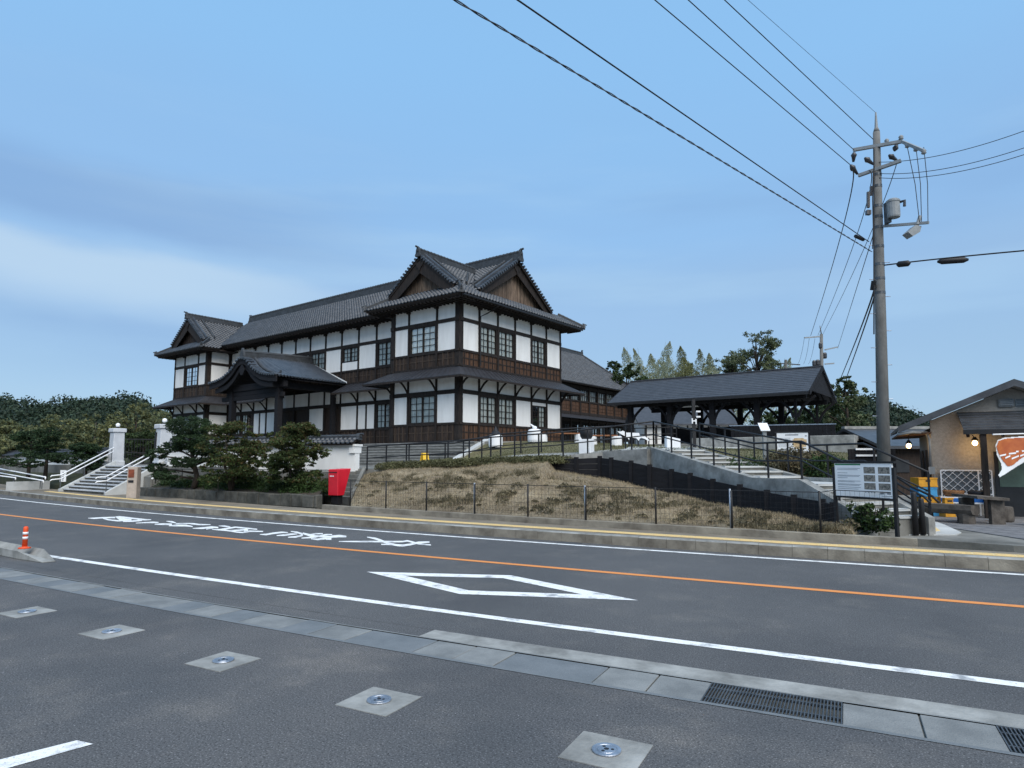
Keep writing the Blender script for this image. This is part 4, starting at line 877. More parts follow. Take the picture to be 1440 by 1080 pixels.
# ---------------- entrance porch with undulating gable
PXC, PW, PF = -42.5, 4.3, 24.3
porch = MB(); porch.box(PXC - 3.9, PXC + 3.9, PF + .6, MF - .1, Z0, Z0 + .25); porch = porch.build('porch', 'stone', bld)
kx = [0, .35, .7, 1.15, 1.7, 2.45, 3.3, 4.3]; kz = [8.93, 8.88, 8.70, 8.30, 7.97, 7.66, 7.50, 7.42]
sx = [0, 4.3]; sz = [9.25, 7.36]
ny, nx = 23 * 6, 46; YS = np.linspace(PF, MF - .02, ny + 1); XS = np.linspace(-PW, PW, nx + 1)
Vg = np.zeros((ny + 1, nx + 1, 3))
for j, y in enumerate(YS):
    b = min(1, max(0, (y - PF - .5) / 1.3)); b = b * b * (3 - 2 * b)
    z = np.interp(np.abs(XS), kx, kz) * (1 - b) + np.interp(np.abs(XS), sx, sz) * b
    ph = (j % 6) / 6; rib = [0, .01, .06, .085, .06, .01][j % 6]; jag = .012 * (np.arange(nx + 1) % 2)
    Vg[j, :, 0] = PXC + XS; Vg[j, :, 1] = y; Vg[j, :, 2] = z + rib + jag
ix = np.arange((ny + 1) * (nx + 1)).reshape(ny + 1, nx + 1)
Fq = np.stack([ix[:-1, :-1], ix[:-1, 1:], ix[1:, 1:], ix[1:, :-1]], -1).reshape(-1, 4)
o = link('porch_roof_tiles', np_mesh('porch_roof_tiles', Vg.reshape(-1, 3), Fq, 'tile'), porch); o['kind'] = 'stuff'
und = MB()
Vu = Vg[::6].copy(); Vu[:, :, 2] -= .16; nyu = Vu.shape[0]
und.add(Vu.reshape(-1, 3), [(j * (nx + 1) + i, j * (nx + 1) + i + 1, (j + 1) * (nx + 1) + i + 1, (j + 1) * (nx + 1) + i) for j in range(nyu - 1) for i in range(nx)]); und.build('porch_ceiling', 'blackwood', porch)  # porch woodwork blackened: the shade under its roof is put into the colour
zc = np.interp(np.abs(XS), kx, kz)
for nm, dz0, dz1, yo, dep, m in (('bargeboard', -.02, -.42, .02, .09, 'blackwood'), ('gable_arch', -.40, -.75, .16, .12, 'blackwood')):
    mb = MB(); xs_ = XS * (1 if nm == 'bargeboard' else .86)
    for i in range(nx): mb.slab([(PXC + xs_[i], PF + yo, zc[i] + dz0), (PXC + xs_[i + 1], PF + yo, zc[i + 1] + dz0), (PXC + xs_[i + 1], PF + yo, zc[i + 1] + dz1), (PXC + xs_[i], PF + yo, zc[i] + dz1)], (0, dep, 0))
    mb.build(nm, m, porch)
mb = MB()
for i in range(0, nx * 2):     # round tile ends along the curved front
    x = -PW + PW * 2 * (i + .5) / (nx * 2)
    if i % 3 == 0: z = np.interp(abs(x), kx, kz); mb.tube([(PXC + x, PF - .10, z + .05), (PXC + x, PF + .45, z + .07)], .095, 8)
mb.build('front_tile_ends', 'tile', porch)['kind'] = 'stuff'
mb = MB()
for sgn in (-1, 1):      # tile ends along the side eaves
    for j in range(23): y = PF + .25 + j * (MF - PF - .2) / 23; mb.tube([(PXC + sgn * (PW + .06), y, 7.40), (PXC + sgn * (PW - .25), y, 7.50)], .07, 8)
mb.build('eave_tile_ends', 'tile', porch)['kind'] = 'stuff'
mb = MB(); mb.slab([(PXC - .1, PF + .1, 8.5), (PXC + .1, PF + .1, 8.5), (PXC + .35, PF + .1, 8.1), (PXC + .12, PF + .1, 7.75), (PXC - .12, PF + .1, 7.75), (PXC - .35, PF + .1, 8.1)], (0, -.06, 0)); mb.build('gable_pendant', 'blackwood', porch)
def pridge(p0, p1, w, h, nm):
    p0 = np.array(p0, float); p1 = np.array(p1, float); mb = MB(); k = 4; d = (p1 - p0) / np.linalg.norm(p1 - p0)
    for i in range(k): mb.bar(p0 + [0, 0, h * (i + .5) / k], p1 + [0, 0, h * (i + .5) / k], w * (1 - .12 * i), h / k + .001)
    mb.tube([p0 + [0, 0, h], p1 + [0, 0, h]], w * .36, 10)
    for a, c in ((-.62, -.2), (0, 0)): pass
    mb.slab([p0 + np.array([a * w, 0, c * h]) for a, c in ((-.7, -.2), (-.6, .5), (-.4, 1.0), (-.2, 1.4), (0, 1.6), (.2, 1.4), (.4, 1.0), (.6, .5), (.7, -.2))], (0, -.16, 0))
    mb.build(nm, 'ridge', porch)
pridge((PXC, PF + .15, 8.95), (PXC, MF - .05, 9.2), .42, .46, 'porch_ridge')
for sgn in (-1, 1):
    mb = MB(); pts = []
    for a in (.5, 1.0, 1.5, 2.1, 2.8, 3.4): pts.append((PXC + sgn * a, PF + .75, np.interp(a, kx, kz) + .16))
    mb.tube(pts, .10, 8); p = np.array(pts[-1]); mb.tube([p, p + [sgn * .22, 0, .02], p + [sgn * .34, 0, .22]], [.12, .10, .04], 8); mb.build('descending_ridge', 'ridge', porch)
for x in (-39.15, -45.0, ):
    mb = MB(); mb.box(x - .19, x + .19, 25.0, 25.38, Z0 + .25, 7.25); mb.box(x - .28, x + .28, 24.9, 25.48, Z0 + .251, Z0 + .5); mb.build('porch_column', 'blackwood', porch)  # same dark timber as the walls, blackened here to paint in porch shade
for x in (-39.15, -45.85):
    mb = MB(); mb.box(x - .15, x + .15, 29.5, 29.8, Z0 + .25, 7.25); mb.build('porch_column', 'blackwood', porch)
mb = MB(); mb.box(PXC - 4.1, PXC + 4.1, 25.03, 25.35, 6.75, 7.2); mb.box(PXC - 3.9, PXC + 3.9, 25.1, 25.3, 6.1, 6.4)
for sgn in (-1, 1): mb.box(PXC + sgn * 3.35 - .14, PXC + sgn * 3.35 + .14, 24.6, 29.9, 6.72, 7.15)
mb.build('porch_beam', 'blackwood', porch)
mb = MB(); mb.box(PXC - 3.3, PXC + 3.3, 25.12, 25.2, 6.42, 6.74); mb.build('transom_panel', 'blackwood', porch)
mb = MB(); mb.poly([(PXC - .05, MF - .06, 9.2 + .12), (PXC + PW + .1, MF - .06, 7.38 + .12), (PXC + PW + .1, MF - .06, 7.38), (PXC - .05, MF - .06, 9.2)]); mb.v and mb.build('flashing', 'plaster', porch)

# ================================================================== REAR SCHOOL WING
rw = thing('rear_wing', 'long wooden rear wing with grey hipped roof and veranda behind the schoolhouse', 'building', (-40, 58, Z0))
FX, RY0, RY1, EZ2 = -36.0, 44.0, 70.5, 9.8
mb = MB(); mb.box(-45.5, FX - .5, RY0, RY1, Z0, EZ2); mb.build('wall_core', 'interior', rw)
tiled('roof_slope', [(FX + 1, RY0, EZ2), (FX + 1, RY1 + 1, EZ2), (-41, 67.7, 14.6), (-41, RY0, 14.6)], (0, 1, 0), rw, w=.34, l=.34)
tiled('roof_hip_end', [(FX + 1, RY1 + 1, EZ2), (-47, RY1 + 1, EZ2), (-41, 67.7, 14.6)], (1, 0, 0), rw, w=.34, l=.34)
tiled('roof_back_slope', [(-47, RY0, EZ2), (-47, RY1 + 1, EZ2), (-41, 67.7, 14.6), (-41, RY0, 14.6)], (0, 1, 0), rw, w=.34, l=.34)
ridge((-41, RY0, 14.55), (-41, 67.9, 14.55), rw, ends=(0, 1), on=1.2); ridge((FX + 1, RY1 + 1, EZ2 + .05), (-41, 67.7, 14.6), rw, w=.26, h=.2, ends=(1, 0), name='hip_ridge')
nb = 14
for i in range(nb + 1):
    y = RY0 + (RY1 - RY0) * i / nb
    mb = MB(); mb.box(FX - .1, FX + .1, y - .1, y + .1, Z0, EZ2); mb.build('post', 'wood_d', rw)
    if i < nb:
        y1 = RY0 + (RY1 - RY0) * (i + 1) / nb
        fr = MB()
        for a in range(5): yy = y + .1 + (y1 - y - .2) * a / 4; fr.box(FX - .06, FX + .02, yy - .03, yy + .03, 8.15, 9.3)
        for z in (8.15, 8.72, 9.3): fr.box(FX - .05, FX + .01, y + .1, y1 - .1, z - .03, z + .03)
        wd = fr.build('window', 'wood_d', rw)
        mb = MB(); mb.poly([(FX - .03, y + .1, 8.15), (FX - .03, y1 - .1, 8.15), (FX - .03, y1 - .1, 9.3), (FX - .03, y + .1, 9.3)]); mb.build('pane', 'glass', wd)
        mb = MB(); mb.box(FX - .3, FX - .2, y + .1, y1 - .1, 8.15, 9.3); mb.build('curtain', 'curtain', wd)
        mb = MB()
        for a in range(8): yy = y + .1 + (y1 - y - .2) * a / 8; mb.box(FX - .1, FX - .02 + .01 * (a % 2), yy + .01, yy + (y1 - y - .2) / 8 - .01, 6.9, 7.95)
        for z in (7.2, 7.55): mb.box(FX - .03, FX + .02, y + .1, y1 - .1, z - .03, z + .03)
        mb.build('dado_boards', 'wood_b', rw)
        fr = MB()
        for a in range(7): yy = y + .1 + (y1 - y - .2) * a / 6; fr.box(FX - .48, FX - .42, yy - .03, yy + .03, 3.4, 5.6)
        for z in (3.4, 4.1, 4.8, 5.6): fr.box(FX - .475, FX - .425, y + .1, y1 - .1, z - .03, z + .03)
        wd = fr.build('veranda_screen', 'wood_d', rw)
        mb = MB(); mb.poly([(FX - .46, y + .1, 3.4), (FX - .46, y1 - .1, 3.4), (FX - .46, y1 - .1, 5.6), (FX - .46, y + .1, 5.6)]); mb.build('pane', 'glass', wd)
for z0, z1 in ((9.4, 9.75), (8.0, 8.14), (6.6, 6.9), (5.9, 6.1)):
    mb = MB(); mb.box(FX - .12, FX + .06, RY0, RY1, z0, z1); mb.build('beam', 'wood_d', rw)
pr_ = MB(); pr_.slab([(FX + 1.3, RY0, 6.15), (FX + 1.3, RY1 + .8, 6.15), (FX, RY1, 6.6), (FX, RY0, 6.6)], (0, 0, -.08)); pr_.build('pent_roof', 'copper', rw)
# ================================================================== PAVILION
pv = thing('pavilion', 'long open timber pavilion with slate-grey gabled roof on black posts', 'pavilion', (-14.4, 40.5, 2.75))
PX0, PX1, PY0, PY1, PRY, PEZ, PRZ = -20.5, -8.3, 37.1, 44.0, 40.55, 5.48, 7.2
for y0, sgn in ((PY0, 1), (PY1, -1)):
    mb = MB(); mb.slab([(PX0, y0, PEZ), (PX1, y0, PEZ), (PX1, PRY, PRZ), (PX0, PRY, PRZ)], (0, 0, -.12)); rf_ = mb.build('roof_slope', 'slate', pv)
    sh = MB(); rows = 13
    for r in range(rows):     # overlapping courses of roofing
        t0 = r / rows; t1 = (r + 1) / rows; ya, yb = y0 + (PRY - y0) * t0, y0 + (PRY - y0) * t1; za, zb = PEZ + (PRZ - PEZ) * t0, PEZ + (PRZ - PEZ) * t1
        sh.slab([(PX0 - .02, ya - .01 * sgn, za + .022), (PX1 + .02, ya - .01 * sgn, za + .022), (PX1 + .02, yb, zb + .008), (PX0 - .02, yb, zb + .008)], (0, 0, -.007))
    sh.build('roofing_courses', 'slate', rf_)['kind'] = 'stuff'
    mb = MB(); mb.bar((PX0, y0, PEZ - .10), (PX1, y0, PEZ - .10), .05, .14); mb.build('fascia', 'black', rf_)
mb = MB(); mb.bar((PX0 - .03, PRY, PRZ + .03), (PX1 + .03, PRY, PRZ + .03), .26, .07); mb.build('ridge_cap', 'slate', pv)
for x in (PX0, PX1):
    for y0 in (PY0, PY1):
        mb = MB(); dx = .05 if x > -10 else -.05; mb.slab([(x + dx, y0 - .0, PEZ + .03), (x + dx, PRY, PRZ + .05), (x + dx, PRY, PRZ - .2), (x + dx, y0, PEZ - .2)], (.04, 0, 0)); mb.build('bargeboard', 'blackwood', pv)
    mb = MB(); mb.slab([(x * .96 - .4, PY0 + .7, PEZ + .1), (x * .96 - .4, PY1 - .7, PEZ + .1), (x * .96 - .4, PRY, PRZ - .25)], (.05, 0, 0)); mb.build('gable_board', 'blackwood', pv)
pxs = [-19.3, -16.6, -13.9, -11.3, -9.2]
for y in (PY0 + .9, PY1 - .9):
    for x in pxs:
        mb = MB(); w = .15 if x < -9.5 else .06; mb.box(x - w, x + w, y - w, y + w, 2.7, PEZ - .02); p_ = mb.build('post', 'blackwood', pv)
        br = MB()
        for sx_ in (-1, 1):
            if (x == pxs[0] and sx_ < 0): continue
            pts = [(x + sx_ * (.1 + .95 * t), y, 4.15 + 1.15 * (t ** .6)) for t in np.linspace(0, 1, 6)]
            for a, b in zip(pts[:-1], pts[1:]): br.bar(a, b, .11, .13)
        br.build('knee_brace', 'blackwood', p_)
    mb = MB(); mb.box(PX0 + .3, PX1 - .3, y - .1, y + .1, PEZ - .30, PEZ - .03); mb.build('beam', 'blackwood', pv)
for x in pxs:
    mb = MB(); mb.box(x - .09, x + .09, PY0 + .5, PY1 - .5, PEZ - .05, PEZ + .2); mb.build('tie_beam', 'blackwood', pv)
mb = MB()
for i in range(30):
    x = PX0 + .2 + (PX1 - PX0 - .4) * i / 29
    for y0 in (PY0, PY1): mb.bar((x, y0 + .05 * (1 if y0 < 40 else -1), PEZ - .17), (x, PRY, PRZ - .17), .06, .09)
mb.build('rafters', 'blackwood', pv)['kind'] = 'stuff'
mb = MB(); mb.obox((-15.5, PY0 + 1.6), (1, 0), .62, .09, .07, PEZ - .4); mb.build('strip_light', 'white', pv)
# back side lattice / handrails under the pavilion, hanging H sign
def railing(name, label, pts, h=.9, posts=None, m='black', mid=(.45,), parent=None, r=.028, group=None, pr=.022):
    pts = [np.array(p, float) for p in pts]; t = thing(name, label, 'railing', pts[0], 0, group)
    mb = MB(); mb.tube([p + [0, 0, h] for p in pts], r, 8); mb.build('top_rail', m, t, smooth=True)
    for q in mid: mb = MB(); mb.tube([p + [0, 0, q] for p in pts], r * .75, 8); mb.build('mid_rail', m, t, smooth=True)
    P = resample(pts, 200) if posts is None or isinstance(posts, int) else None
    pp_ = resample(pts, posts) if isinstance(posts, int) else (posts if posts is not None else pts)
    for p in pp_: p = np.array(p, float); mb = MB(); mb.box(p[0] - pr, p[0] + pr, p[1] - pr, p[1] + pr, p[2] - .05, p[2] + h); mb.build('post', m, t)
    return t
def epost(pxs_, fw): return
ed = [pz(516, 661, 27.0)] + edge[:-1]; ed = [p + np.array([0, 0, .04]) for p in ed]
railing('edge_railing', 'black two-bar railing along the concrete edge above the earth bank', [ed[0], ed[1], ed[2], ed[3], ed[4], ed[5], A(9.5, .1) + [0, 0, .1]], .92, 14)
bk_e = [pz(575, 655, 29.0), pz(640, 651, 28.3), pz(700, 646, 27.6), pz(790, 640, 27.0), pz(880, 636, 26.2)]
bk_e = [np.array([p[0], p[1], gz(p[0], p[1], p[2])]) for p in bk_e]
railing('ramp_railing', 'black railing on the lawn side of the sloping ramp path', bk_e, .95, 12)
railing('stair_railing', 'black handrail following the front edge of the garden stairs', [A(9.5, .1) + [0, 0, .1], A(6.6, .1) + [0, 0, .1], A(3.86, .1) + [0, 0, .1], A(2.03, .1) + [0, 0, .1], A(.25, .1) + [0, 0, .1], A(-.3, .1) + [0, 0, .1]], .92, 9)
railing('stair_railing', 'black handrail on the lawn side of the garden stairs', [A(9.5, 1.95) + [0, 0, .1], A(6.6, 1.95) + [0, 0, .1], A(3.86, 1.95) + [0, 0, .1], A(2.03, 1.95) + [0, 0, .1], A(.25, 1.95) + [0, 0, .1]], .88, 7)
railing('pavilion_railing', 'dark railing in front of the open pavilion posts', [(-19.0, 36.6, 2.76), (-15.6, 36.6, 2.76)], 1.0, 6, mid=(.3, .6))
railing('pavilion_railing', 'dark railing with three bars beneath the pavilion roof', [(-13.0, 38.6, 2.76), (-9.4, 38.6, 2.76)], 1.05, 7, mid=(.35, .7))
mb = MB(); mb.box(-19.3, -9.0, 44.6, 44.7, 2.75, 4.1); 
o = mb.build('board_screen', 'blackwood'); tag(o, 'long black board screen behind the pavilion posts', 'screen wall')
# concrete planter wall right of the pavilion with slatted black balustrade above
mb = MB(); mb.box(-14.2, -5.9, 35.4, 35.75, 1.2, 3.02); mb.box(-6.2, -5.9, 35.75, 44, 1.2, 3.0); o = mb.build('podium_wall', 'concrete', None, bevel=.02); tag(o, 'pale grey concrete wall carrying the pavilion floor', 'retaining wall')
bal = thing('slatted_balustrade', 'black slatted balustrade with pale top rail beside the pavilion gable', 'balustrade', (-8.4, 36.2, 3.0))
for i in range(26): x = -12.2 + i * .205; mb = MB(); mb.box(x, x + .185, 36.15, 36.19, 2.78, 3.62); mb.build('slat', 'blackwood', bal)
mb = MB(); mb.bar((-12.3, 36.17, 3.70), (-6.85, 36.17, 3.62), .07, .05); mb.build('top_rail', 'steel', bal)

# ================================================================== BLACK BOARD RETAINING FENCE
bf = thing('board_fence', 'black board retaining fence stepping down beside the garden stairs', 'fence', pz(857, 675, 23.2))
fpx = [(780, 645.5, 664, 24.25), (811, 645, 671, 23.95), (844, 643.5, 673, 23.6), (860, 645.5, 676, 23.05), (888, 650, 680, 22.2), (914, 655.5, 683, 21.45), (945, 662, 696, 20.9), (971, 667.5, 704, 20.0), (1003, 676, 708, 18.9), (1041, 684, 714, 17.6), (1079, 692, 722, 16.55), (1117, 699, 731, 15.5), (1157, 705, 739, 14.6), (1172, 710, 741, 14.3)]
fp = [(pz(x, a, f), pz(x, b, f)) for x, a, b, f in fpx]
for (a, b), (c, d) in zip(fp[:-1], fp[1:]):
    n_ = 4; mb = MB()
    dv = (c - a)[:2]; dv /= np.hypot(*dv); nn = np.array([dv[1], -dv[0], 0]) * .02
    for k in range(n_):
        f0, f1 = k / n_ + .003, (k + 1) / n_ - .003; lo0 = b - [0, 0, .12]; lo1 = d - [0, 0, .12]
        q = [lo0 + (a - lo0) * f0, lo1 + (c - lo1) * f0, lo1 + (c - lo1) * f1, lo0 + (a - lo0) * f1]
        mb = MB(); mb.slab(q, nn * 2); mb.build('board', 'blackwood', bf)
for i, (a, b) in enumerate(fp):
    mb = MB(); c = a; mb.box(c[0] - .06, c[0] + .06, c[1] - .10, c[1] + .04, b[2] - .3, a[2] + .06); mb.build('post', 'blackwood', bf)

# ================================================================== MESH FENCE ALONG THE PAVEMENT
mf = thing('mesh_fence', 'low black wire mesh fence at the foot of the earth bank', 'fence', rd(0, 7.2, .34))
fs = [(488, 712), (529, 716), (592, 719), (661, 723), (740, 727), (824, 731), (922, 737), (1031, 741), (1155, 748)]
FH = .80; fpos = []
for i, (x, y) in enumerate(fs):
    s_, d_ = sd(onz(x, y, .34)); p = rd(s_, back(s_) + .10, .33); fpos.append(p)
    mb = MB(); mb.tube([p, p + [0, 0, FH + .03]], .022, 8); mb.build('post', 'steel' if i in (3, 5, 7) else 'black', mf, smooth=True)
    if i in (3, 5, 7): mb = MB(); q = p + SU * -.05; mb.tube([q, q + [0, 0, FH]], .02, 8); mb.build('post', 'black', mf, smooth=True)
fpos.append(onz(1178, 744, .34)); fpos.append(onz(1262, 752, .34))
for a, b in zip(fpos[:-1], fpos[1:]):
    mb = MB(); n_ = max(2, int(np.linalg.norm(b - a) / .10)); r_ = .0016
    for k in range(n_ + 1): q = a + (b - a) * k / n_; mb.bar(q + [0, 0, .03], q + [0, 0, FH], r_ * 2)
    for k in range(8): z = .03 + (FH - .03) * k / 7; mb.bar(a + [0, 0, z], b + [0, 0, z], r_ * (9 if k == 7 else 2.2))
    mb.build('mesh_panel', 'black', mf)['kind'] = 'stuff'

# ================================================================== WHITE GARDEN WALLS, GATE
def garden_wall(p0, p1, zb, zt, name, label, ends=True):
    p0 = np.array(p0[:2], float); p1 = np.array(p1[:2], float); u = p1 - p0; Ln = np.hypot(*u); u /= Ln; n2 = np.array([u[1], -u[0]]); c = (p0 + p1) / 2
    t = thing(name, label, 'wall', (c[0], c[1], zb))
    mb = MB(); mb.obox(c, u, Ln / 2, .15, zt - zb - .35, zb + .35); mb.build('plaster_wall', 'plaster', t)
    mb = MB(); mb.obox(c, u, Ln / 2 + .01, .17, .40, zb - .04); mb.build('stone_base', 'concrete_d', t)
    mb = MB(); mb.obox(c, u, Ln / 2 + .06, .27, .09, zt); 
    if ends: mb.obox(p1 - u * .12, u, .14, .24, .28, zt - .28)
    mb.build('cornice', 'plaster', t)
    for sg in (-1, 1):
        a0 = np.array([*(p0 + n2 * sg * .40), zt + .09]); a1 = np.array([*(p1 + n2 * sg * .40), zt + .09]); b0 = np.array([*p0, zt + .30]); b1 = np.array([*p1, zt + .30])
        tiled('coping', [a0, a1, b1, b0], (u[0], u[1], 0), t, w=.24, l=.22, thick=.04)
    ridge((*p0, zt + .29), (*p1, zt + .29), t, w=.20, h=.14, ends=(0, 1), name='coping_ridge', on=1.1)
    return t
garden_wall(wall_r0, wall_r1 - [0.12, .0], .95, 2.35, 'garden_wall', 'white plastered garden wall with grey tile coping behind the shrub bed')
garden_wall((-66, 16.4), (-40.0, 15.3), .9, 2.0, 'garden_wall', 'white plastered garden wall with tile coping beyond the pine on the far side of the gate')
def pillar(c, label, plate):
    t = thing('gate_pillar', label, 'gate pillar', (c[0], c[1], 1.5), 0, 'gate pillars')
    mb = MB(); x, y = c; a, b = .31, .275; mb.add([(x - a, y - a, 1.2), (x + a, y - a, 1.2), (x + a, y + a, 1.2), (x - a, y + a, 1.2), (x - b, y - b, 3.32), (x + b, y - b, 3.32), (x + b, y + b, 3.32), (x - b, y + b, 3.32)], [(0, 3, 2, 1), (4, 5, 6, 7), (0, 1, 5, 4), (1, 2, 6, 5), (2, 3, 7, 6), (3, 0, 4, 7)]); mb.box(x - a - .03, x + a + .03, y - a - .03, y + a + .03, 1.2, 1.75); mb.build('shaft', 'whitestone', t, bevel=.03)
    mb = MB(); mb.box(x - .345, x + .345, y - .345, y + .345, 3.32, 3.54); mb.build('cap', 'whitestone', t, bevel=.03)
    lm = MB(); lm.lathe((x, y, 3.54), [(.10, 0), (.10, .04), (.06, .06), (.06, .10)], 12); lm = lm.build('lamp_base', 'black', t); mb = MB(); mb.sphere((x, y, 3.73), .115, 14); mb.build('lamp_globe', 'globe', lm, smooth=True)
    if plate: mb = MB(); mb.box(x - .23, x - .11, y - .335, y - .27, 2.15, 3.15); mb.build('name_plate', 'black', t)
pillar((-33.05, 15.0), 'pale stone gate pillar with a black vertical name plate and globe lamp', True)
pillar((-39.35, 15.35), 'pale stone gate pillar with a plain face and globe lamp, no name plate', False)
gt_ = thing('iron_gate', 'dark iron double gate standing open between the stone pillars', 'gate', (-36, 16.5, 1.5))
for x, a in ((-38.8, rad(78)), (-33.1, rad(102))):
    mb = MB(); u = np.array([math.cos(a), math.sin(a)]) 
    for k in range(18): p = np.array([x, 15.6]) + u * .14 * k; mb.tube([(p[0], p[1], 1.55), (p[0], p[1], 3.0)], .014, 6)
    for z in (1.6, 2.2, 2.95): p0 = np.array([x, 15.6]); p1 = p0 + u * 2.45; mb.bar((*p0, z), (*p1, z), .03, .05)
    mb.build('gate_leaf', 'black', gt_)
# gate stairs
gsx0, gsx1, gy0, gy1 = -38.3, -32.9, 12.55, 14.65
gst = thing('gate_stairs', 'broad stone stairs with white side walls climbing to the school gate', 'stairs', (-35.6, gy0, .2))
for i in range(9):
    y0 = gy0 + (gy1 - gy0) * i / 9; z1 = .2 + 1.3 * (i + 1) / 9
    mb = MB(); mb.box(gsx0, gsx1, y0 + .03, gy1 + .3, .15 if i == 0 else z1 - .18, z1 - .05); mb.box(gsx0, gsx1, y0, gy1 + .3, z1 - .05, z1, 1); mb.build('tread', ['stone_d', 'whitestone'], gst, bevel=.008)  # dark riser below pale tread; the riser's shadow is put into its colour
for x in (gsx0 - .22, gsx1): 
    mb = MB(); mb.prism([(x, gy0 - .15), (x + .22, gy0 - .15), (x + .22, gy1 + .3), (x, gy1 + .3)], .1, [.32, .32, 1.78, 1.78]); mb.build('side_wall', 'concrete_w', gst, bevel=.015)
for x, nm in ((gsx0 - .1, 0), (gsx1 + .1, 1)):
    for h in (.72, .52):
        mb = MB(); mb.tube([(x, gy0 - .55, .28 + h - .06), (x, gy0 - .5, .28 + h), (x, gy0 - .1, .32 + h), (x, gy1 + .2, 1.75 + h)], .03, 8); mb.build('handrail', 'white', gst, smooth=True)
    for y in (gy0 - .1, gy0 + .95, gy1 + .1): z = .32 + (y - gy0 + .15) * .6; mb = MB(); mb.tube([(x, y, max(.1, z - .3)), (x, y, z + .7)], .022, 8); mb.build('handrail_post', 'steel_d', gst)
struct('gate_slope', MB().prism([(gsx1 + .22, 14.0), (-32.0, 14.0), (-32.0, 15.2), (gsx1 + .22, 15.2)], .1, [1.0, 1.0, 1.5, 1.5]), 'concrete_d')
# stone marker post in front of the stairs
c = onz(187, 700, .2); mk = thing('marker_post', 'beige stone post with a red-brown plaque at the foot of the gate stairs', 'stone post', c)
u = -_FL[:2]
mb = MB(); mb.obox(c, _R, .21, .16, 1.32, .18); mb.build('stone', 'beigepost', mk, bevel=.02)
mb = MB(); q = c[:2] - _FL[:2] * .165; mb.obox(q - _R[:2] * .03, _R, .12, .012, .34, 1.05); mb.build('plaque', 'plate_rust', mk)
mb = MB(); mb.obox(q - _R[:2] * .03, _R, .11, .011, .10, .84); mb.build('nameplate', 'black', mk)
# access ramp on the far left
rp_ = thing('access_ramp', 'grey concrete access ramp with two white handrails left of the gate stairs', 'ramp', onz(40, 690, .2))
mb = MB(); a = onz(8, 690, .2); b = onz(64, 688, .2); dv = np.array([-.25, 1.0, 0]); mb.prism([a[:2], b[:2], (b + dv * .2)[:2], (a + dv * .2)[:2]], .15, [.66, .66, .66, .66]); mb.build('ramp_wall', 'concrete_w', rp_)
for (x0, y0, x1, y1, f0, f1) in ((-40, 652, 64, 671, 44, 33.5), (-40, 658, 61, 676, 44, 33.5), (-40, 664, 22, 672, 42, 36)):
    mb = MB(); mb.tube([at(x0, y0, f0), at(x1, y1, f1), at(x1, y1, f1) + [0, 0, -.12]], .035, 8); mb.build('handrail', 'white', rp_, smooth=True)
    for t in (.3, .65, .97): p = at(x0, y0, f0) * (1 - t) + at(x1, y1, f1) * t; mb = MB(); mb.tube([(p[0], p[1], .3), p], .02, 6); mb.build('handrail_post', 'steel_d', rp_)
c = at(89, 670, 35.0); sg = thing('white_sign_board', 'small white upright board with grey lettering among the pines by the gate', 'sign', (c[0], c[1], .8))
mb = MB(); mb.obox(c, _R, .16, .02, .62, c[2] - .28); mb.build('panel', 'white', sg)
for k in range(5): mb = MB(); mb.obox(c[:2] - _FL[:2] * .022, _R, .035 + .02 * (k % 2), .003, .06, c[2] + .18 - k * .1); mb.build('lettering', 'print_grey', sg)
mb = MB(); mb.obox(c, _R, .02, .02, c[2] - .28 - .5, .5); mb.build('stake', 'wood_d', sg)
# left planting ground
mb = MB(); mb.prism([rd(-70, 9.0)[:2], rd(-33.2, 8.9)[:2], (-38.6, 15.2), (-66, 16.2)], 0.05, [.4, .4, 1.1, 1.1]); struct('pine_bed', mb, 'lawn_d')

# ================================================================== SHRUB BED IN FRONT OF THE WHITE WALL
bedf = [rd(s, 8.95) for s in np.linspace(-22.6, -10.5, 16)]
wl = [np.array([*(wall_r0 * (1 - t) + wall_r1 * t), 0]) for t in np.linspace(0.04, .86, 16)]
mb = MB(); mb.prism([p[:2] for p in bedf] + [p[:2] for p in wl[::-1]], .05, [.52] * 16 + [1.05] * 16); struct('shrub_bed', mb, 'earth')
pk = struct('planter_kerb', MB().prism([p[:2] for p in [rd(s, 8.75) for s in np.linspace(-22.8, -10.3, 16)]] + [p[:2] for p in [rd(s, 8.95) for s in np.linspace(-10.3, -22.8, 16)]], .1, .45), 'stone_d')
s = -22.8
while s < -10.4:
    w_ = random.uniform(.55, .85); mb = MB(); q = [rd(s + .012, 8.68 + random.uniform(0, .03)), rd(min(s + w_, -10.3) - .012, 8.68 + random.uniform(0, .03)), rd(min(s + w_, -10.3) - .012, 8.98), rd(s + .012, 8.98)]; mb.prism([p[:2] for p in q], .12, .56 + random.uniform(-.02, .02)); mb.build('kerb_block', 'stone_d', pk, bevel=.025); s += w_
# low rail in the bed
rl = railing('bed_railing', 'thin dark single-bar rail along the base of the white wall', [np.array([*(wall_r0 * (1 - t) + wall_r1 * t - np.array([-.1, .9])), .75]) for t in (.03, .5, .97)], .62, 7, mid=(), r=.018, pr=.015)
for x, y, f in ((424 * .2222 * 2, 0, 0),): pass
for x, y, f in ((307, 676, 25.6), (431, 679, 24.2), (214.5, 673, 29.5), (230, 668, 30.0)):
    c = at(x, y, f); lg = thing('garden_light', 'small white ball light on a thin stake ' + {307: 'between the pine and the first maple', 431: 'near the red post box', 214.5: 'at the outer foot of the pine', 230: 'under the lowest pad of the pine'}[x], 'garden light', (c[0], c[1], .5), 0, 'ball lights in the shrub bed')
    mb = MB(); mb.sphere(c, .055, 8); mb.build('globe', 'globe', lg, smooth=True); mb = MB(); mb.tube([(c[0], c[1], .45), c], .014, 6); mb.build('stake', 'logwood', lg)
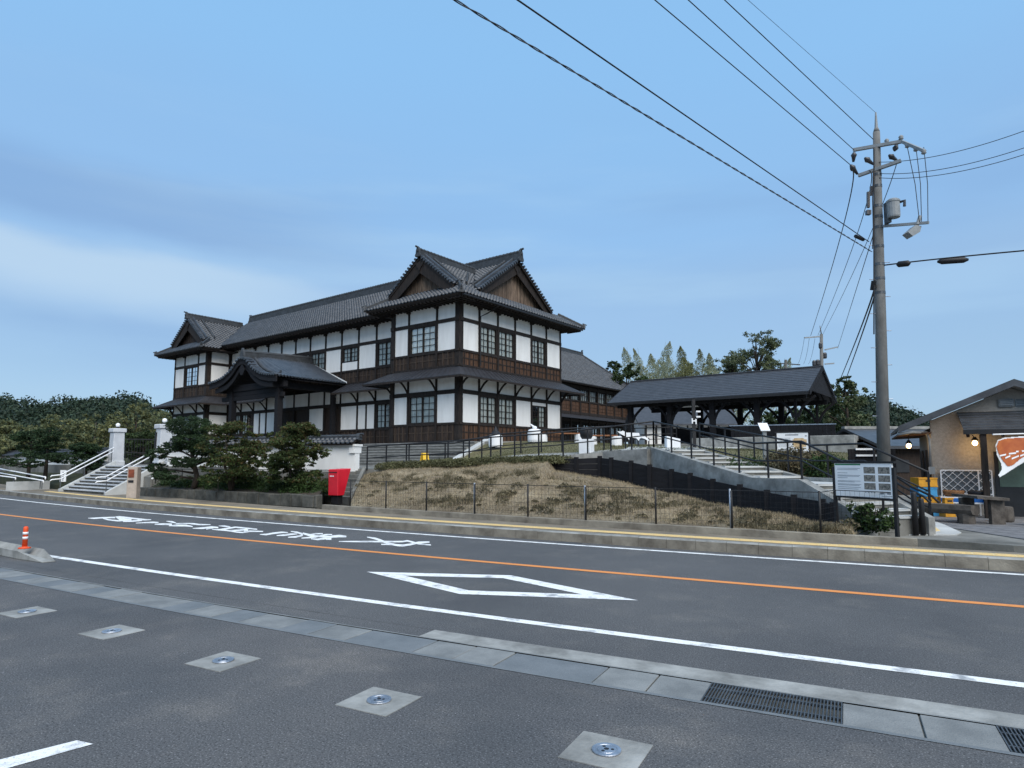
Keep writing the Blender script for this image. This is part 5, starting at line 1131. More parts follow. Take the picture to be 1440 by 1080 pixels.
# small side stairs with concrete cheeks behind the post box
ss = thing('side_stairs', 'narrow weathered concrete side stairs behind the red post box', 'stairs', onz(490, 706, .3))
q0 = onz(455, 702, .25); q1 = onz(492, 705, .25); up_ = at(512, 662, 27.0)
w2 = (q1 - q0)[:2] * .75; run = (up_ - q1)[:2]
for k in (0, 1):
    b0 = q0[:2] * (1 - k) + q1[:2] * k; mb = MB(); e_ = w2 / np.hypot(*w2) * .12
    mb.prism([b0 - e_, b0 + e_, b0 + e_ + run, b0 - e_ + run], .1, [.38, .38, 1.5, 1.5]); mb.build('cheek_wall', 'concrete_d', ss, bevel=.015)
for i in range(7):
    a_ = q0[:2] + run * i / 7; mb = MB(); mb.prism([a_, a_ + (q1 - q0)[:2], q1[:2] + run, q0[:2] + run], .1, .3 + 1.1 * (i + 1) / 7 - .05); mb.build('tread', 'concrete_d', ss)
# red post box: tapered body on a dark leg
c = onz(473.5, 706.5, .25); pbx = thing('post_box', 'bright red tapered post box on a dark foot beside the side stairs', 'post box', (c[0], c[1], .3))
fx = np.array([math.cos(CYAW + rad(4)), math.sin(CYAW + rad(4))]); dv = np.array([-fx[1], fx[0]])
def PBp(a, b, z): q = c[:2] + fx * a + dv * b; return (q[0], q[1], z)
zb_, zt_ = .50, 1.47
fx2 = np.array([math.cos(rad(7)), math.sin(rad(7))]); dv2 = np.array([-fx2[1], fx2[0]])
def PBp(a, b, z): q = c[:2] + fx2 * a + dv2 * b; return (q[0], q[1], z)
mb = MB(); hw = .24
mb.add([PBp(-hw, -.2, zb_), PBp(hw, -.2, zb_), PBp(hw, .12, zb_), PBp(-hw, .12, zb_), PBp(-hw, -.22, zt_ - .03), PBp(hw, -.22, zt_ - .03), PBp(hw, .45, zt_), PBp(-hw, .45, zt_)], [(0, 3, 2, 1), (4, 5, 6, 7), (0, 1, 5, 4), (1, 2, 6, 5), (2, 3, 7, 6), (3, 0, 4, 7)])
body = mb.build('body', 'red', pbx, bevel=.02)
mb = MB()
for i in range(3): mb.slab([PBp(-.14 + i * .07, -.226, 1.18), PBp(-.09 + i * .07, -.226, 1.18), PBp(-.09 + i * .07, -.226, 1.22), PBp(-.14 + i * .07, -.226, 1.22)], (-dv2[0] * .003, -dv2[1] * .003, 0))
mb.build('lettering', 'white', body)
mb = MB(); mb.slab([PBp(-.2, -.225, 1.32), PBp(.2, -.225, 1.32), PBp(.2, -.225, 1.35), PBp(-.2, -.225, 1.35)], (-dv2[0] * .003, -dv2[1] * .003, 0)); mb.build('slot', 'black', body)
mb = MB(); mb.obox(c, fx2, .17, .11, .32, .19); mb.build('foot', 'black', pbx)

# ================================================================== THINGS ON THE LAWN
def ground_at(x, y, f): p = at(x, y, f); return np.array([p[0], p[1], gz(p[0], p[1], 2.75)])
c = ground_at(597, 654, 27.2); c[2] = 1.5; af = thing('a_frame_sign', 'yellow folding floor sign standing on the landing of the wide steps', 'sign', c)
for sg_ in (-1, 1):
    mb = MB(); o_ = _R * .5 + _FL * .1
    ua = _R * .8 + _FL * .6; va = -_R * .6 + _FL * .8
    q = [c - ua * .15 + va * sg_ * .2, c + ua * .15 + va * sg_ * .2, c + ua * .13 + va * sg_ * .03 + [0, 0, .58], c - ua * .13 + va * sg_ * .03 + [0, 0, .58]]
    mb.slab(q, va * .025 * sg_); mb.build('panel', 'yellow', af)
for x, y, f, cap, lab in ((697, 624, 33, True, 'white drum-shaped garden lantern with a pointed dark cap near the wide steps'), (752, 626, 32.5, False, 'white drum-shaped garden lantern with a white bird-like finial beside the bench')):
    c = ground_at(x, y, f); t = thing('garden_lantern', lab, 'lantern', c, 0, 'garden lanterns')
    mb = MB(); mb.lathe(c, [(.33, 0), (.36, .1), (.36, .52), (.30, .62), (.14, .66)], 18); mb.build('drum', 'white', t, smooth=False)
    mb = MB()
    if cap: mb.lathe(c + [0, 0, .66], [(.30, 0), (.12, .18), (.02, .40)], 14); mb.build('cap', 'black', t)
    else: mb.sphere(c + [0, 0, .72], .12, 8, sq=.7); mb.tube([c + [0, 0, .72], c + [-.2, -.1, .9]], [.08, .03], 6); mb.build('finial', 'white', t)
for (x0, x1, y, f, lab) in ((760, 818, 627, 33, 'red-brown plank garden bench on white stone blocks, longer of the pair'), (830, 868, 630, 31, 'red-brown plank garden bench on white stone blocks near the white animal-shaped board')):
    a = ground_at(x0, y, f); b = ground_at(x1, y, f); a[2] = b[2] = (a[2] + b[2]) / 2; t = thing('garden_bench', lab, 'bench', (a + b) / 2, 0, 'garden benches')
    u = (b - a)[:2]; Ln = np.hypot(*u)
    for k in (0, 1, 2): mb = MB(); v_ = np.array([-u[1], u[0]]) / Ln * (.16 * (k - 1)); mb.obox(((a + b) / 2)[:2] + v_, u, Ln / 2, .07, .06, a[2] + .42); mb.build('seat_plank', 'benchwood', t)
    for k in (0.04, .96): mb = MB(); q = a * (1 - k) + b * k; mb.lathe((q[0], q[1], a[2] - .1), [(.28, 0), (.28, .5), (.24, .52)], 14); mb.build('block', 'white', t)
c = ground_at(825, 641, 25.6); t = thing('pot_on_block', 'dark round pot standing on a white square block by the railing', 'planter', c)
mb = MB(); mb.obox(c, (1, .2), .24, .24, .6, c[2] - .05); mb.build('block', 'white', t, bevel=.015); mb = MB(); mb.lathe(c + [0, 0, .551], [(.18, 0), (.25, .12), (.27, .34), (.22, .42), (.2, .44)], 16); mb.build('pot', 'black', t, smooth=True)
c = ground_at(946, 638, 26.5); mb = MB(); mb.prism([(c + _R * .28 - _FL * .2)[:2], (c + _R * .28 + _FL * .2)[:2], (c - _R * .28 + _FL * .2)[:2], (c - _R * .28 - _FL * .2)[:2]], c[2] - .05, [c[2] + .38, c[2] + .38, c[2] + .50, c[2] + .50]); o = mb.build('white_block', 'white', None, bevel=.02); tag(o, 'white sloping-topped block standing at the edge of the pavilion path', 'block')
# white cut-out board shaped like a leaping animal, on three thin posts
wb = thing('cutout_board', 'white flat cut-out board shaped like a leaping animal on thin posts', 'sign', ground_at(890, 628, 29))
zx = [(140,820),(175,825),(200,815),(240,835),(375,840),(385,870),(440,875),(485,915),(480,928),(440,905),(400,890),(385,900),(372,925),(345,895),(300,890),(270,892),(268,918),(250,890),(205,865),(160,840)]
pts = [at(850 + a / 7.717, 500 + b / 7.717, 29) for a, b in zx]
mb = MB(); mb.slab(pts, _FL * .05); mb.build('board', 'white', wb)
for a in (265, 365, 480): p = at(850 + a / 7.717, 500 + 893 / 7.717, 29.06); mb = MB(); mb.tube([(p[0], p[1], gz(p[0], p[1]) - .05), p], .03, 6); mb.build('post', 'black', wb)
# sign post with white emblem plate
c = ground_at(977, 640, 24.5); t = thing('sign_post', 'slim black sign post with a white emblem plate at the top of the garden stairs', 'sign', c)
mb = MB(); mb.obox(c, _R, .055, .055, 1.95, c[2] - .05); mb.build('post', 'black', t)
p = at(976, 592, 24.4)
mb = MB(); q = p[:2] - _FL[:2] * .01
mb.obox(q - _R[:2] * .07, _R, .022, .012, .20, p[2] - .10); mb.obox(q + _R[:2] * .07, _R, .022, .012, .20, p[2] - .12); mb.obox(q, _R, .05, .011, .045, p[2] - .02); mb.build('emblem', 'white', t)
mb = MB(); mb.obox(p[:2] + _R[:2] * .17, _R, .08, .01, .06, p[2] + .33); mb.obox(p[:2] + _R[:2] * .17, _R, .08, .0102, .06, p[2] + .13); mb.build('direction_plate', 'white', t)
# boards
def info_board(name, label, p0, p1, zb, zt, legs_to, fill):
    p0 = np.array(p0, float); p1 = np.array(p1, float); u = (p1 - p0)[:2]; Ln = np.hypot(*u); u /= Ln; nn = np.array([u[1], -u[0]]); c = (p0 + p1)[:2] / 2
    t = thing(name, label, 'information board', (c[0], c[1], min(legs_to)))
    for p, g_ in ((p0, legs_to[0]), (p1, legs_to[1])): mb = MB(); mb.obox(p, u, .03, .03, zt - g_ + .02, g_ - .1); mb.build('post', 'black', t)
    mb = MB(); mb.obox(c, u, Ln / 2 - .031, .02, zt - zb, zb); fr_ = mb.build('panel', 'paper', t)
    fm = MB()
    for z in (zb - .04, zt): fm.obox(c - 0 * nn, u, Ln / 2 + .03, .032, .04, z)
    fm.build('frame', 'black', t)
    def R(a0, a1, b0, b1, m, nm='print', off=.0215):
        mb = MB(); q = lambda a, b: (*(p0[:2] + u * Ln * a + nn * off), zb + (zt - zb) * b)
        mb.poly([q(a0, b0), q(a1, b0), q(a1, b1), q(a0, b1)]); mb.build(nm, m, fr_)
    fill(R); return t
def fillA(R):
    R(.03, .48, .94, .985, 'print_green', 'heading')
    for k, (b, w_) in enumerate(((.84, .40), (.80, .36), (.70, .18), (.63, .40), (.60, .38), (.55, .18), (.46, .40), (.43, .3), (.36, .41), (.33, .38), (.27, .40), (.22, .36), (.16, .38))): R(.07, .07 + w_, b, b + .012, 'print_grey', 'text_line')
    for i in range(2):
        for j in range(3): R(.53 + i * .235, .53 + i * .235 + .185, .70 - j * .235, .70 - j * .235 + .19, 'print_photo', 'photo')
    for k in range(7): R(.54 + k * .025, .555 + k * .025, .13 + .02 * (k % 2), .17, 'print_grey', 'text_line')
    for k in range(2): R(.78 + k * .11, .84 + k * .11, .11, .16, 'print_grey', 'pictogram')
    R(.80, .97, .05, .065, 'print_grey', 'text_line')
pa = onz(1177, 742, .34); pb = onz(1262, 752, .34)
u_ = (pb - pa); fa = (pa @ _FL); fb = pb @ _FL
info_board('information_board', 'large white information board with six small photographs on black posts by the pavement', pa, pb, 1.02, 1.70, (.33, .33), fillA)
def fillB(R):
    R(.28, .68, .86, .92, 'print_grey', 'heading')
    for k in range(9): R(.07, .44, .72 - k * .055, .735 - k * .055, 'print_grey', 'text_line')
    R(.1, .30, .12, .17, 'print_grey', 'text_line')
    for a0, a1, b0, b1 in ((.5, .92, .4, .66), (.52, .9, .28, .4), (.55, .84, .66, .72), (.58, .8, .18, .28)): R(a0, a1, b0, b1, 'print_map', 'map_drawing')
    R(.87, .93, .8, .86, 'print_grey', 'pictogram')
pa = at(1092, 640, 21.3); pb = at(1139, 640, 20.9)
info_board('information_board', 'white site map board with a brown plan drawing above the stair landing', pa, pb, 2.02, 2.66, (gz(*pa[:2]), gz(*pb[:2])), fillB)
c = at(1076, 640, 22.2); c[2] = gz(*c[:2]); t = thing('lectern_sign', 'small tilted white lectern sign on a grey stand beside the site map board', 'sign', c)
mb = MB(); mb.obox(c, _R, .06, .05, 1.0, c[2]); mb.build('stand', 'greybox', t)
mb = MB(); q = c + np.array([0, 0, 1.0]); mb.slab([q - _R * .16 - _FL * .12, q + _R * .16 - _FL * .12, q + _R * .16 + _FL * .14 + [0, 0, .26], q - _R * .16 + _FL * .14 + [0, 0, .26]], (0, 0, .03)); mb.build('tilted_panel', 'paper', t)
# ================================================================== VEGETATION
def crown_pts(blobs, n, surf=.55, seed=None, sc=.16):
    """points through ellipsoid clumps; each clump split into smaller tufts so gaps and shade show"""
    vol = np.array([b[3] * b[4] * b[5] for b in blobs]) ** .7; cnt = (n * vol / vol.sum()).astype(int) + 1; out_ = []
    for b, k in zip(blobs, cnt):
        nt_ = max(4, k // 40); d = RNG.normal(size=(nt_, 3)); d /= np.linalg.norm(d, axis=1)[:, None]; r = surf + (1 - surf) * RNG.random((nt_, 1)) ** .5
        tc_ = d * r; i = RNG.integers(0, nt_, k); p = tc_[i] + RNG.normal(size=(k, 3)) * sc; out_.append(np.array(b[:3]) + p * np.array(b[3:6]))
    return np.concatenate(out_)
def tree(name, label, cat, base, trunk, blobs, n, size, m, group=None, m2=None, frac2=.0, bark='bark', sc=.16):
    base = np.array(base, float); t = thing(name, label, cat, base, 0, group)
    mb = MB()
    for pts, r0, r1 in trunk:
        P = [base + np.array(p, float) for p in pts]; mb.tube(P, np.linspace(r0, r1, len(P)), 7)
    mb.build('trunk', bark, t, smooth=True)
    bl = [(base[0] + b[0], base[1] + b[1], base[2] + b[2], *b[3:]) for b in blobs]
    P = crown_pts(bl, n, sc=sc)
    if m2:
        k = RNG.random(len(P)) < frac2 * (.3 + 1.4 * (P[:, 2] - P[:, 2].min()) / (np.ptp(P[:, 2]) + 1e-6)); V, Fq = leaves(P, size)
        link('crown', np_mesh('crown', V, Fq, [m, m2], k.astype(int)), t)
    else:
        V, Fq = leaves(P, size); link('crown', np_mesh('crown', V, Fq, m), t)
    return t
def maple(base, h, w_, lab, seed):
    r = random.Random(seed); tr = []; bl = []
    for k in range(7):
        a = k * 2 * math.pi / 7 + r.uniform(-.3, .3); rr = w_ * r.uniform(.35, .75); z = h * r.uniform(.62, .9)
        tr.append(([(0.05 * math.cos(a), .05 * math.sin(a), 0), (rr * .3 * math.cos(a), rr * .3 * math.sin(a), h * .3), (rr * .7 * math.cos(a), rr * .7 * math.sin(a), z * .72), (rr * math.cos(a), rr * math.sin(a), z)], .035, .008))
    for k in range(70):
        a = r.uniform(0, 6.28); q = r.random() ** .5; z = r.uniform(.14, 1.0); lim = w_ * (1.05 - .75 * max(0, (z - .62) / .42) ** 1.4) * (.62 + .38 * min(1, z / .5)); s = r.uniform(.18, .36)
        bl.append((lim * q * math.cos(a), lim * q * math.sin(a), h * z, s * 1.3, s * 1.3, s * .55))
    return tree('maple_tree', lab, 'tree', base, tr, bl, 26000, .042, 'maple', 'maples in the shrub bed', 'maple_r', .28)
c = at(325, 690, 25.6); maple((c[0], c[1], .6), 2.55, 1.25, 'bushy green maple in the shrub bed next to the cloud-pruned pine', 3)
c = at(411, 692, 24.6); maple((c[0], c[1], .6), 2.45, 1.1, 'bushy maple with reddish shoot tips in the shrub bed nearer the red post box', 5)
# cloud-pruned pine
c = at(272, 692, 27.5); base = np.array([c[0], c[1], .6])
pads = [(-.3, 0, 2.6, 1.0, 0.8, .42), (-.1, -.3, 2.05, .78, .6, .24), (-1.5, -.3, 1.45, .5, .45, .24), (-1.1, .2, 1.72, .58, .5, .22), (.35, -.1, 1.65, .75, .6, .25), (-.25, -.4, 1.1, .85, .55, .22), (-1.6, .1, .85, .5, .45, .2), (-1.0, -.3, .55, .7, .5, .2), (.75, 0, 1.25, .6, .5, .25), (-.3, .2, 1.85, .95, .6, .2)]
rot = lambda x, y: (x * _R[0] + y * _FL[0], x * _R[1] + y * _FL[1])
pads = [(*rot(x, y), z, a, b, h) for x, y, z, a, b, h in pads]
trk = [([(0, 0, 0), (*rot(.12, 0), .5), (*rot(-.05, 0), 1.1), (*rot(-.2, 0), 1.8), (*rot(-.3, 0), 2.5)], .13, .05)]
for p in pads[1:]: trk.append(([(*rot(-.05, 0), p[2] * .75), (p[0] * .5, p[1] * .5, p[2] * .88), (p[0], p[1], p[2] - .08)], .05, .02))
tree('pine_tree', 'cloud-pruned pine with layered dark green pads beside the gate stairs', 'tree', base, trk, pads, 42000, .03, 'pine', sc=.09)
# low hedge clumps filling the bed
k = 0
for t in np.linspace(.02, .80, 15):
    for row, (off, rr, hz_) in enumerate(((.75, .46, .46), (1.7, .42, .60))):
        if row == 1 and k % 3 == 0: k += 1; continue
        p = rd(-22.4 + 13.0 * t, 8.95 + off + random.uniform(-.12, .12)); k += 1
        P = crown_pts([(p[0], p[1], hz_ + .15, rr * 1.3, rr * 1.1, .30), (p[0] + .2, p[1] + .1, hz_ + .22, rr * .8, rr * .8, .27)], 2400, .6)
        V, Fq = leaves(P, .034); o = link('azalea_shrub', np_mesh('azalea_shrub', V, Fq, 'hedge')); tag(o, 'low trimmed green shrub filling the bed behind the dark stone kerb', 'shrub', 'low shrubs in the stone-edged bed')
# hydrangea at the information board, shrubs by the stair landing
c = onz(1232, 746, .33) + np.array([-.1, .1, 0]); base = np.array([c[0], c[1], .33]); t = thing('hydrangea', 'leafy hydrangea bush with white blooms under the large information board', 'shrub', base)
P = crown_pts([(base[0] + x, base[1] + y, base[2] + z, .27, .27, .2) for x, y, z in ((0, 0, .18), (-.24, .16, .28), (.22, -.14, .17), (.0, .08, .34), (-.15, 0, .15))], 2600, .55); V, Fq = leaves(P, .042); link('foliage', np_mesh('foliage', V, Fq, 'hedge'), t)
for x, y, z in ((-.30, .12, .46), (-.22, .06, .50), (-.33, .02, .38), (-.26, -.08, .33), (.2, -.3, .26), (.32, -.25, .3)):
    P = crown_pts([(base[0] + x, base[1] + y, base[2] + z, .06, .06, .045)], 110, .8); V, Fq = leaves(P, .02); link('flower_head', np_mesh('flower_head', V, Fq, 'flower'), t)
mb = MB()
for k in range(7): a = k * .9; mb.tube([base, base + np.array([.2 * math.cos(a), .2 * math.sin(a), .45])], [.014, .008], 5)
mb.build('stems', 'bark', t)
for i, (x, y, f, r_, lab, m) in enumerate(((1046, 662, 20.2, .62, 'rounded dark green shrub below the lectern sign', 'broad'), (1112, 662, 19.6, .55, 'rounded olive shrub behind the stair landing', 'weed'), (1143, 660, 19.4, .6, 'spreading olive shrub beside the podium wall', 'weed'), (1165, 668, 18.2, .5, 'low green shrub near the foot of the garden stairs', 'hedge'))):
    p = at(x, y, f); z = gz(p[0], p[1], 1.2); P = crown_pts([(p[0], p[1], z + .3, r_ * 1.2, r_, .38)], 2600, .6); V, Fq = leaves(P, .042); o = link('shrub', np_mesh('shrub', V, Fq, m)); tag(o, lab, 'shrub')
# pines and shrubs left of the gate
def pine2(x, y, f, h, w_, lab, seed):
    r = random.Random(seed); c = at(x, y, f); base = np.array([c[0], c[1], .7]); bl = []; tr = [([(0, 0, 0), (.1, 0, h * .4), (-.1, .1, h * .95)], .12, .03)]
    for k in range(16):
        z = r.uniform(.3, 1.0); a = r.uniform(0, 6.28); q = w_ * (1.15 - z * .75) * r.uniform(.3, 1); bl.append((q * math.cos(a), q * math.sin(a), h * z, .55, .55, .22)); tr.append(([(0, 0, h * z * .85), (q * math.cos(a), q * math.sin(a), h * z - .08)], .035, .012))
    tree('pine_tree', lab, 'tree', base, tr, bl, 15000, .042, 'pine', sc=.11)
pine2(62, 690, 36, 2.9, 1.5, 'dark spreading pine between the access ramp and the gate stairs', 1)
pine2(38, 690, 39, 2.6, 1.5, 'dark pine behind the access ramp handrails', 2)
pine2(118, 690, 35.2, 1.9, .8, 'small cloud-pruned pine in front of the wall left of the gate pillar', 4)
def btree(x, f, ytop, w_, lab, m, n, size, seed, base_z=1.2, group=None, shape=1.0, m2=None, name='tree', layers=40):
    r = random.Random(seed); top = at(x, ytop, f); base = np.array([top[0], top[1], base_z]); h = top[2] - base_z; bl = []; tr = [([(0, 0, 0), (.1, 0, h * .5), (0, .1, h * .9)], .16 * h / 8 + .04, .03)]
    for k in range(layers):
        z = r.uniform(.22, .97); a = r.uniform(0, 6.28); lim = w_ * (math.sin(math.pi * min(.98, .25 + .75 * z)) ** .6) * shape; q = lim * math.sqrt(r.random()); s = w_ * r.uniform(.16, .30)
        bl.append((q * math.cos(a), q * math.sin(a), h * z, s, s, s * .75))
        if k % 4 == 0: tr.append(([(0, 0, h * z * .7), (q * .6 * math.cos(a), q * .6 * math.sin(a), h * z * .92), (q * math.cos(a), q * math.sin(a), h * z)], .05, .015))
    return tree(name, lab, 'tree', base, tr, bl, n, size, m, group, m2, .35 if m2 else 0)
grp = 'olive trees below the wooded hill'
for i, (x, f, yt, w_) in enumerate(((-18, 62, 592, 3.0), (14, 70, 596, 3.2), (45, 58, 602, 2.6), (78, 66, 590, 3.0), (105, 72, 592, 3.2), (134, 60, 586, 2.6), (165, 74, 584, 3.2), (192, 64, 570, 2.8), (216, 78, 574, 3.4), (232, 70, 582, 2.6), (120, 52, 612, 1.9), (30, 50, 618, 2.0))):
    btree(x, f, yt, w_, 'loose olive-yellow tree in front of the wooded hill beyond the gate', 'bamboo', 4200, .13, 50 + i, 1.0, grp, 1.0, 'broad_l')
for i, (x, f, yt) in enumerate(((186, 48, 612), (203, 46, 606), (214, 50, 612))): btree(x, f, yt, 1.5, 'dark evergreen shrub seen through the open iron gate', 'broad', 4000, .09, 160 + i, 1.5, 'dark shrubs behind the gate')
# trees behind the pavilion
btree(880, 78, 506, 3.4, 'dense round dark green tree behind the rear wing roof', 'broad', 9000, .15, 71, 4)
btree(862, 80, 507, 1.9, 'small dark green tree beside the hip of the rear wing roof', 'broad', 3500, .14, 72, 4)
def open_tree(x, f, ytop, w_, lab, seed):
    r = random.Random(seed); top = at(x, ytop, f); base = np.array([top[0], top[1], 3]); h = top[2] - 3; bl = []; tr = [([(0, 0, 0), (.2, 0, h * .5), (-.1, .1, h * .8), (0, 0, h)], .26, .04)]
    for k in range(32):
        z = r.uniform(.4, 1.0); a = r.uniform(0, 6.28); q = w_ * r.uniform(.2, 1) * (1.15 - .6 * z); bl.append((q * math.cos(a), q * math.sin(a), h * z, 1.0, 1.0, .6)); tr.append(([(0, 0, h * z * .75), (q * .5 * math.cos(a), q * .5 * math.sin(a), h * z * .9), (q * math.cos(a), q * math.sin(a), h * z)], .07, .02))
    tree('tree', lab, 'tree', base, tr, bl, 9500, .10, 'broad_l', None, 'broad', .15)
open_tree(1063, 66, 474, 3.8, 'tall open-crowned tree with sky showing through above the pavilion ridge', 9)
open_tree(1025, 70, 498, 2.6, 'shorter open-crowned tree beside the tall one above the pavilion ridge', 10)
btree(1187, 48, 528, 2.1, 'green tree just behind the right gable of the pavilion', 'broad_l', 5000, .11, 74, 2, None, 1.0, 'broad')
btree(1165, 52, 560, 2.8, 'dark bushy tree seen beneath the pavilion eaves', 'broad', 5000, .12, 75, 2)
btree(1120, 54, 575, 2.6, 'dark bushy tree filling the view under the pavilion roof', 'broad', 5000, .12, 76, 2)
btree(1080, 56, 578, 2.4, 'dark bush-like tree between the pavilion posts', 'broad', 4000, .12, 77, 2)
btree(1200, 60, 578, 1.8, 'low dark tree right of the pavilion gable beside the dark house roof', 'broad', 3000, .12, 78, 2)
# pale feathery bamboo plumes
def plume(x, f, ytop, w_, lab, seed, n=2600, group=None):
    r = random.Random(seed); top = at(x, ytop, f); base = np.array([top[0], top[1], 3.0]); h = top[2] - 3; lean = r.uniform(-1.3, 1.3); t = thing('bamboo_plume', lab, 'bamboo', base, 0, group)
    mb = MB(); mb.tube([base, base + np.array([lean * .3, 0, h * .6]), base + np.array([lean, 0, h])], [.07, .05, .01], 6); mb.build('culm', 'bamboo_p', t)
    z = RNG.random(n) ** 1.1; rr = 2.4 * w_ * (1 - z) ** .8 * np.sqrt(RNG.random(n)) * (.55 + .45 * np.abs(np.sin(z * 17 + seed))); a = RNG.integers(0, 9, n) * .7 + seed + z * 9 + RNG.normal(size=n) * .16
    P = base + np.stack([rr * np.cos(a) + lean * (z ** 2.2) * 1.6, rr * np.sin(a), h * (.35 + .65 * z) - rr ** 1.5 * .28], 1)
    V, Fq = leaves(P, .07); link('foliage', np_mesh('foliage', V, Fq, 'bamboo_p' if r.random() < .8 else 'bamboo'), t)
for i, (x, yt, w_) in enumerate(((889, 487, 1.5), (907, 488, 1.2), (918, 497, 1.6), (925, 482, 1.7), (938, 500, 1.5), (951, 503, 1.6), (962, 486, 1.7), (975, 502, 1.6), (989, 490, 1.7), (1001, 496, 1.3), (1012, 508, 1.6), (930, 508, 1.8), (1040, 512, 1.8), (1090, 505, 1.6), (955, 512, 1.8))):
    plume(x, 84 + (i % 3) * 3, yt, w_, 'pale feathery bamboo plume rising above the pavilion roof', 90 + i, 6500, 'bamboo plumes above the pavilion roof')
for i, (x, yt, w_) in enumerate(((900, 512, 3.0), (925, 506, 3.2), (950, 514, 3.2), (972, 510, 3.2), (995, 512, 3.0), (1016, 516, 3.0))):
    btree(x, 88 + (i % 2) * 4, yt, w_, 'bushy pale green bamboo clump massed behind the pavilion roof', 'bamboo_p', 6000, .10, 130 + i, 4, 'bamboo clumps behind the pavilion', 1.1, 'bamboo', 'bamboo_clump', 46)
# wooded hills
def hill(name, pts, f0, depth, n, lab, size=.36):
    """pts: photo ridge line (x, y); trees massed on a slope rising away from f0"""
    mb = MB(); top = [at(x, y + 6, f0 + depth) for x, y in pts]; low = [at(x, 652, f0) for x, y in pts]; k = len(pts); bot = [np.array([p[0], p[1], -1]) for p in low]; back_ = [p + _FL * 60 - [0, 0, p[2] + 1] for p in top]
    mb.add(bot + low + top + back_, [(r * k + i, r * k + i + 1, (r + 1) * k + i + 1, (r + 1) * k + i) for r in range(3) for i in range(k - 1)]); struct(name, mb, 'ground')
    i = RNG.random(n) * (k - 1); i0 = i.astype(int); fr = (i - i0)[:, None]; T = np.array(top); Lw = np.array(low); t = RNG.random(n)[:, None] ** .7
    C = (T[i0] * (1 - fr) + T[i0 + 1] * fr) * t + (Lw[i0] * (1 - fr) + Lw[i0 + 1] * fr) * (1 - t)
    rr = 1.6 + 2.4 * RNG.random((n, 1)); per = 120
    d = RNG.normal(size=(n, per, 3)); d /= np.linalg.norm(d, axis=2)[:, :, None]; d[:, :, 2] = np.abs(d[:, :, 2]) * 1.1
    P = (C[:, None, :] + d * (rr * (.75 + .35 * RNG.random((n, 1))))[:, None, :] * (.8 + .3 * RNG.random((n, per, 1)))).reshape(-1, 3)
    V, Fq = leaves(P, size); o = link('hillside_wood', np_mesh('hillside_wood', V, Fq, 'wood_far')); tag(o, lab, 'wood', kind='stuff')
hill('hills', [(-160, 575), (-60, 560), (0, 566), (25, 577), (55, 574), (70, 582), (95, 572), (120, 574), (150, 568), (175, 562), (205, 572), (240, 592), (300, 615), (400, 630)], 105, 55, 620, 'dense dark green wood covering the hill beyond the white garden wall')
hill('hills', [(1120, 590), (1160, 585), (1190, 572), (1212, 566), (1230, 571), (1255, 577), (1275, 588), (1300, 600), (1350, 618), (1450, 630)], 110, 50, 380, 'dense dark green wood on the low hill behind the utility pole')

# ================================================================== BACKGROUND BUILDINGS
def small_house(name, label, x0, x1, f, d, zb, ze, zr, wall, roof, eave=.5):
    """gabled building: ridge parallel to the picture's right direction"""
    t = thing(name, label, 'building', cw((x0 + x1) / 2, f + d / 2, zb)); P = lambda r, ff, z: cw(r, ff, z)
    mb = MB(); mb.prism([P(x0, f, 0)[:2], P(x1, f, 0)[:2], P(x1, f + d, 0)[:2], P(x0, f + d, 0)[:2]], zb, ze); mb.build('wall', wall, t)
    for ff, fe in ((f - eave, f + d / 2), (f + d + eave, f + d / 2)):
        mb = MB(); mb.slab([P(x0 - eave, ff, ze - .1), P(x1 + eave, ff, ze - .1), P(x1 + eave, fe, zr), P(x0 - eave, fe, zr)], (0, 0, -.14)); mb.build('roof_slope', roof, t)
    for xx in (x0, x1): mb = MB(); mb.slab([P(xx, f, ze), P(xx, f + d, ze), P(xx, f + d / 2, zr - .12)], _R * .05 * (1 if xx == x0 else -1)); mb.build('gable_wall', wall, t)
    mb = MB(); mb.bar(P(x0 - eave, f + d / 2, zr + .03), P(x1 + eave, f + d / 2, zr + .03), .35, .14); mb.build('ridge', 'concrete', t)
    return t, P
t, P = small_house('dark_roofed_house', 'low house with a plain dark grey roof behind the utility pole', 17.9, 23, 31, 6, 0, 2.55, 3.45, 'wood_f', 'metalroof')
for i in range(3): mb = MB(); q = P(18.4 + i * 1.7, 30.98, 0); mb.obox(q, _R, .5, .03, .6, 1.2); mb.build('window', 'doorblack', t)
t, P = small_house('white_outbuilding', 'white plastered outbuilding with grey roof seen through the pavilion posts', 11.5, 19, 56, 6, 2.7, 5.0, 6.9, 'plaster', 'slate', .7)
for i in range(9): mb = MB(); mb.obox(P(11.6 + i * .9, 55.97, 0), _R, .05, .05, 2.2, 2.8); mb.build('post', 'wood_d', t)
fc = thing('dark_board_fence', 'dark board fence with two white rails between the podium wall and the utility pole', 'fence', cw(13.6, 24.8, .2))
for i in range(14): mb = MB(); mb.obox(cw(13.0 + i * .13, 25.0, 0), _R, .06, .03, 2.0, .2); mb.build('board', 'blackwood', fc)
for z in (1.92, 2.16): mb = MB(); mb.obox(cw(13.75, 24.93, 0), _R, .55, .02, .07, z); mb.build('rail', 'white', fc)

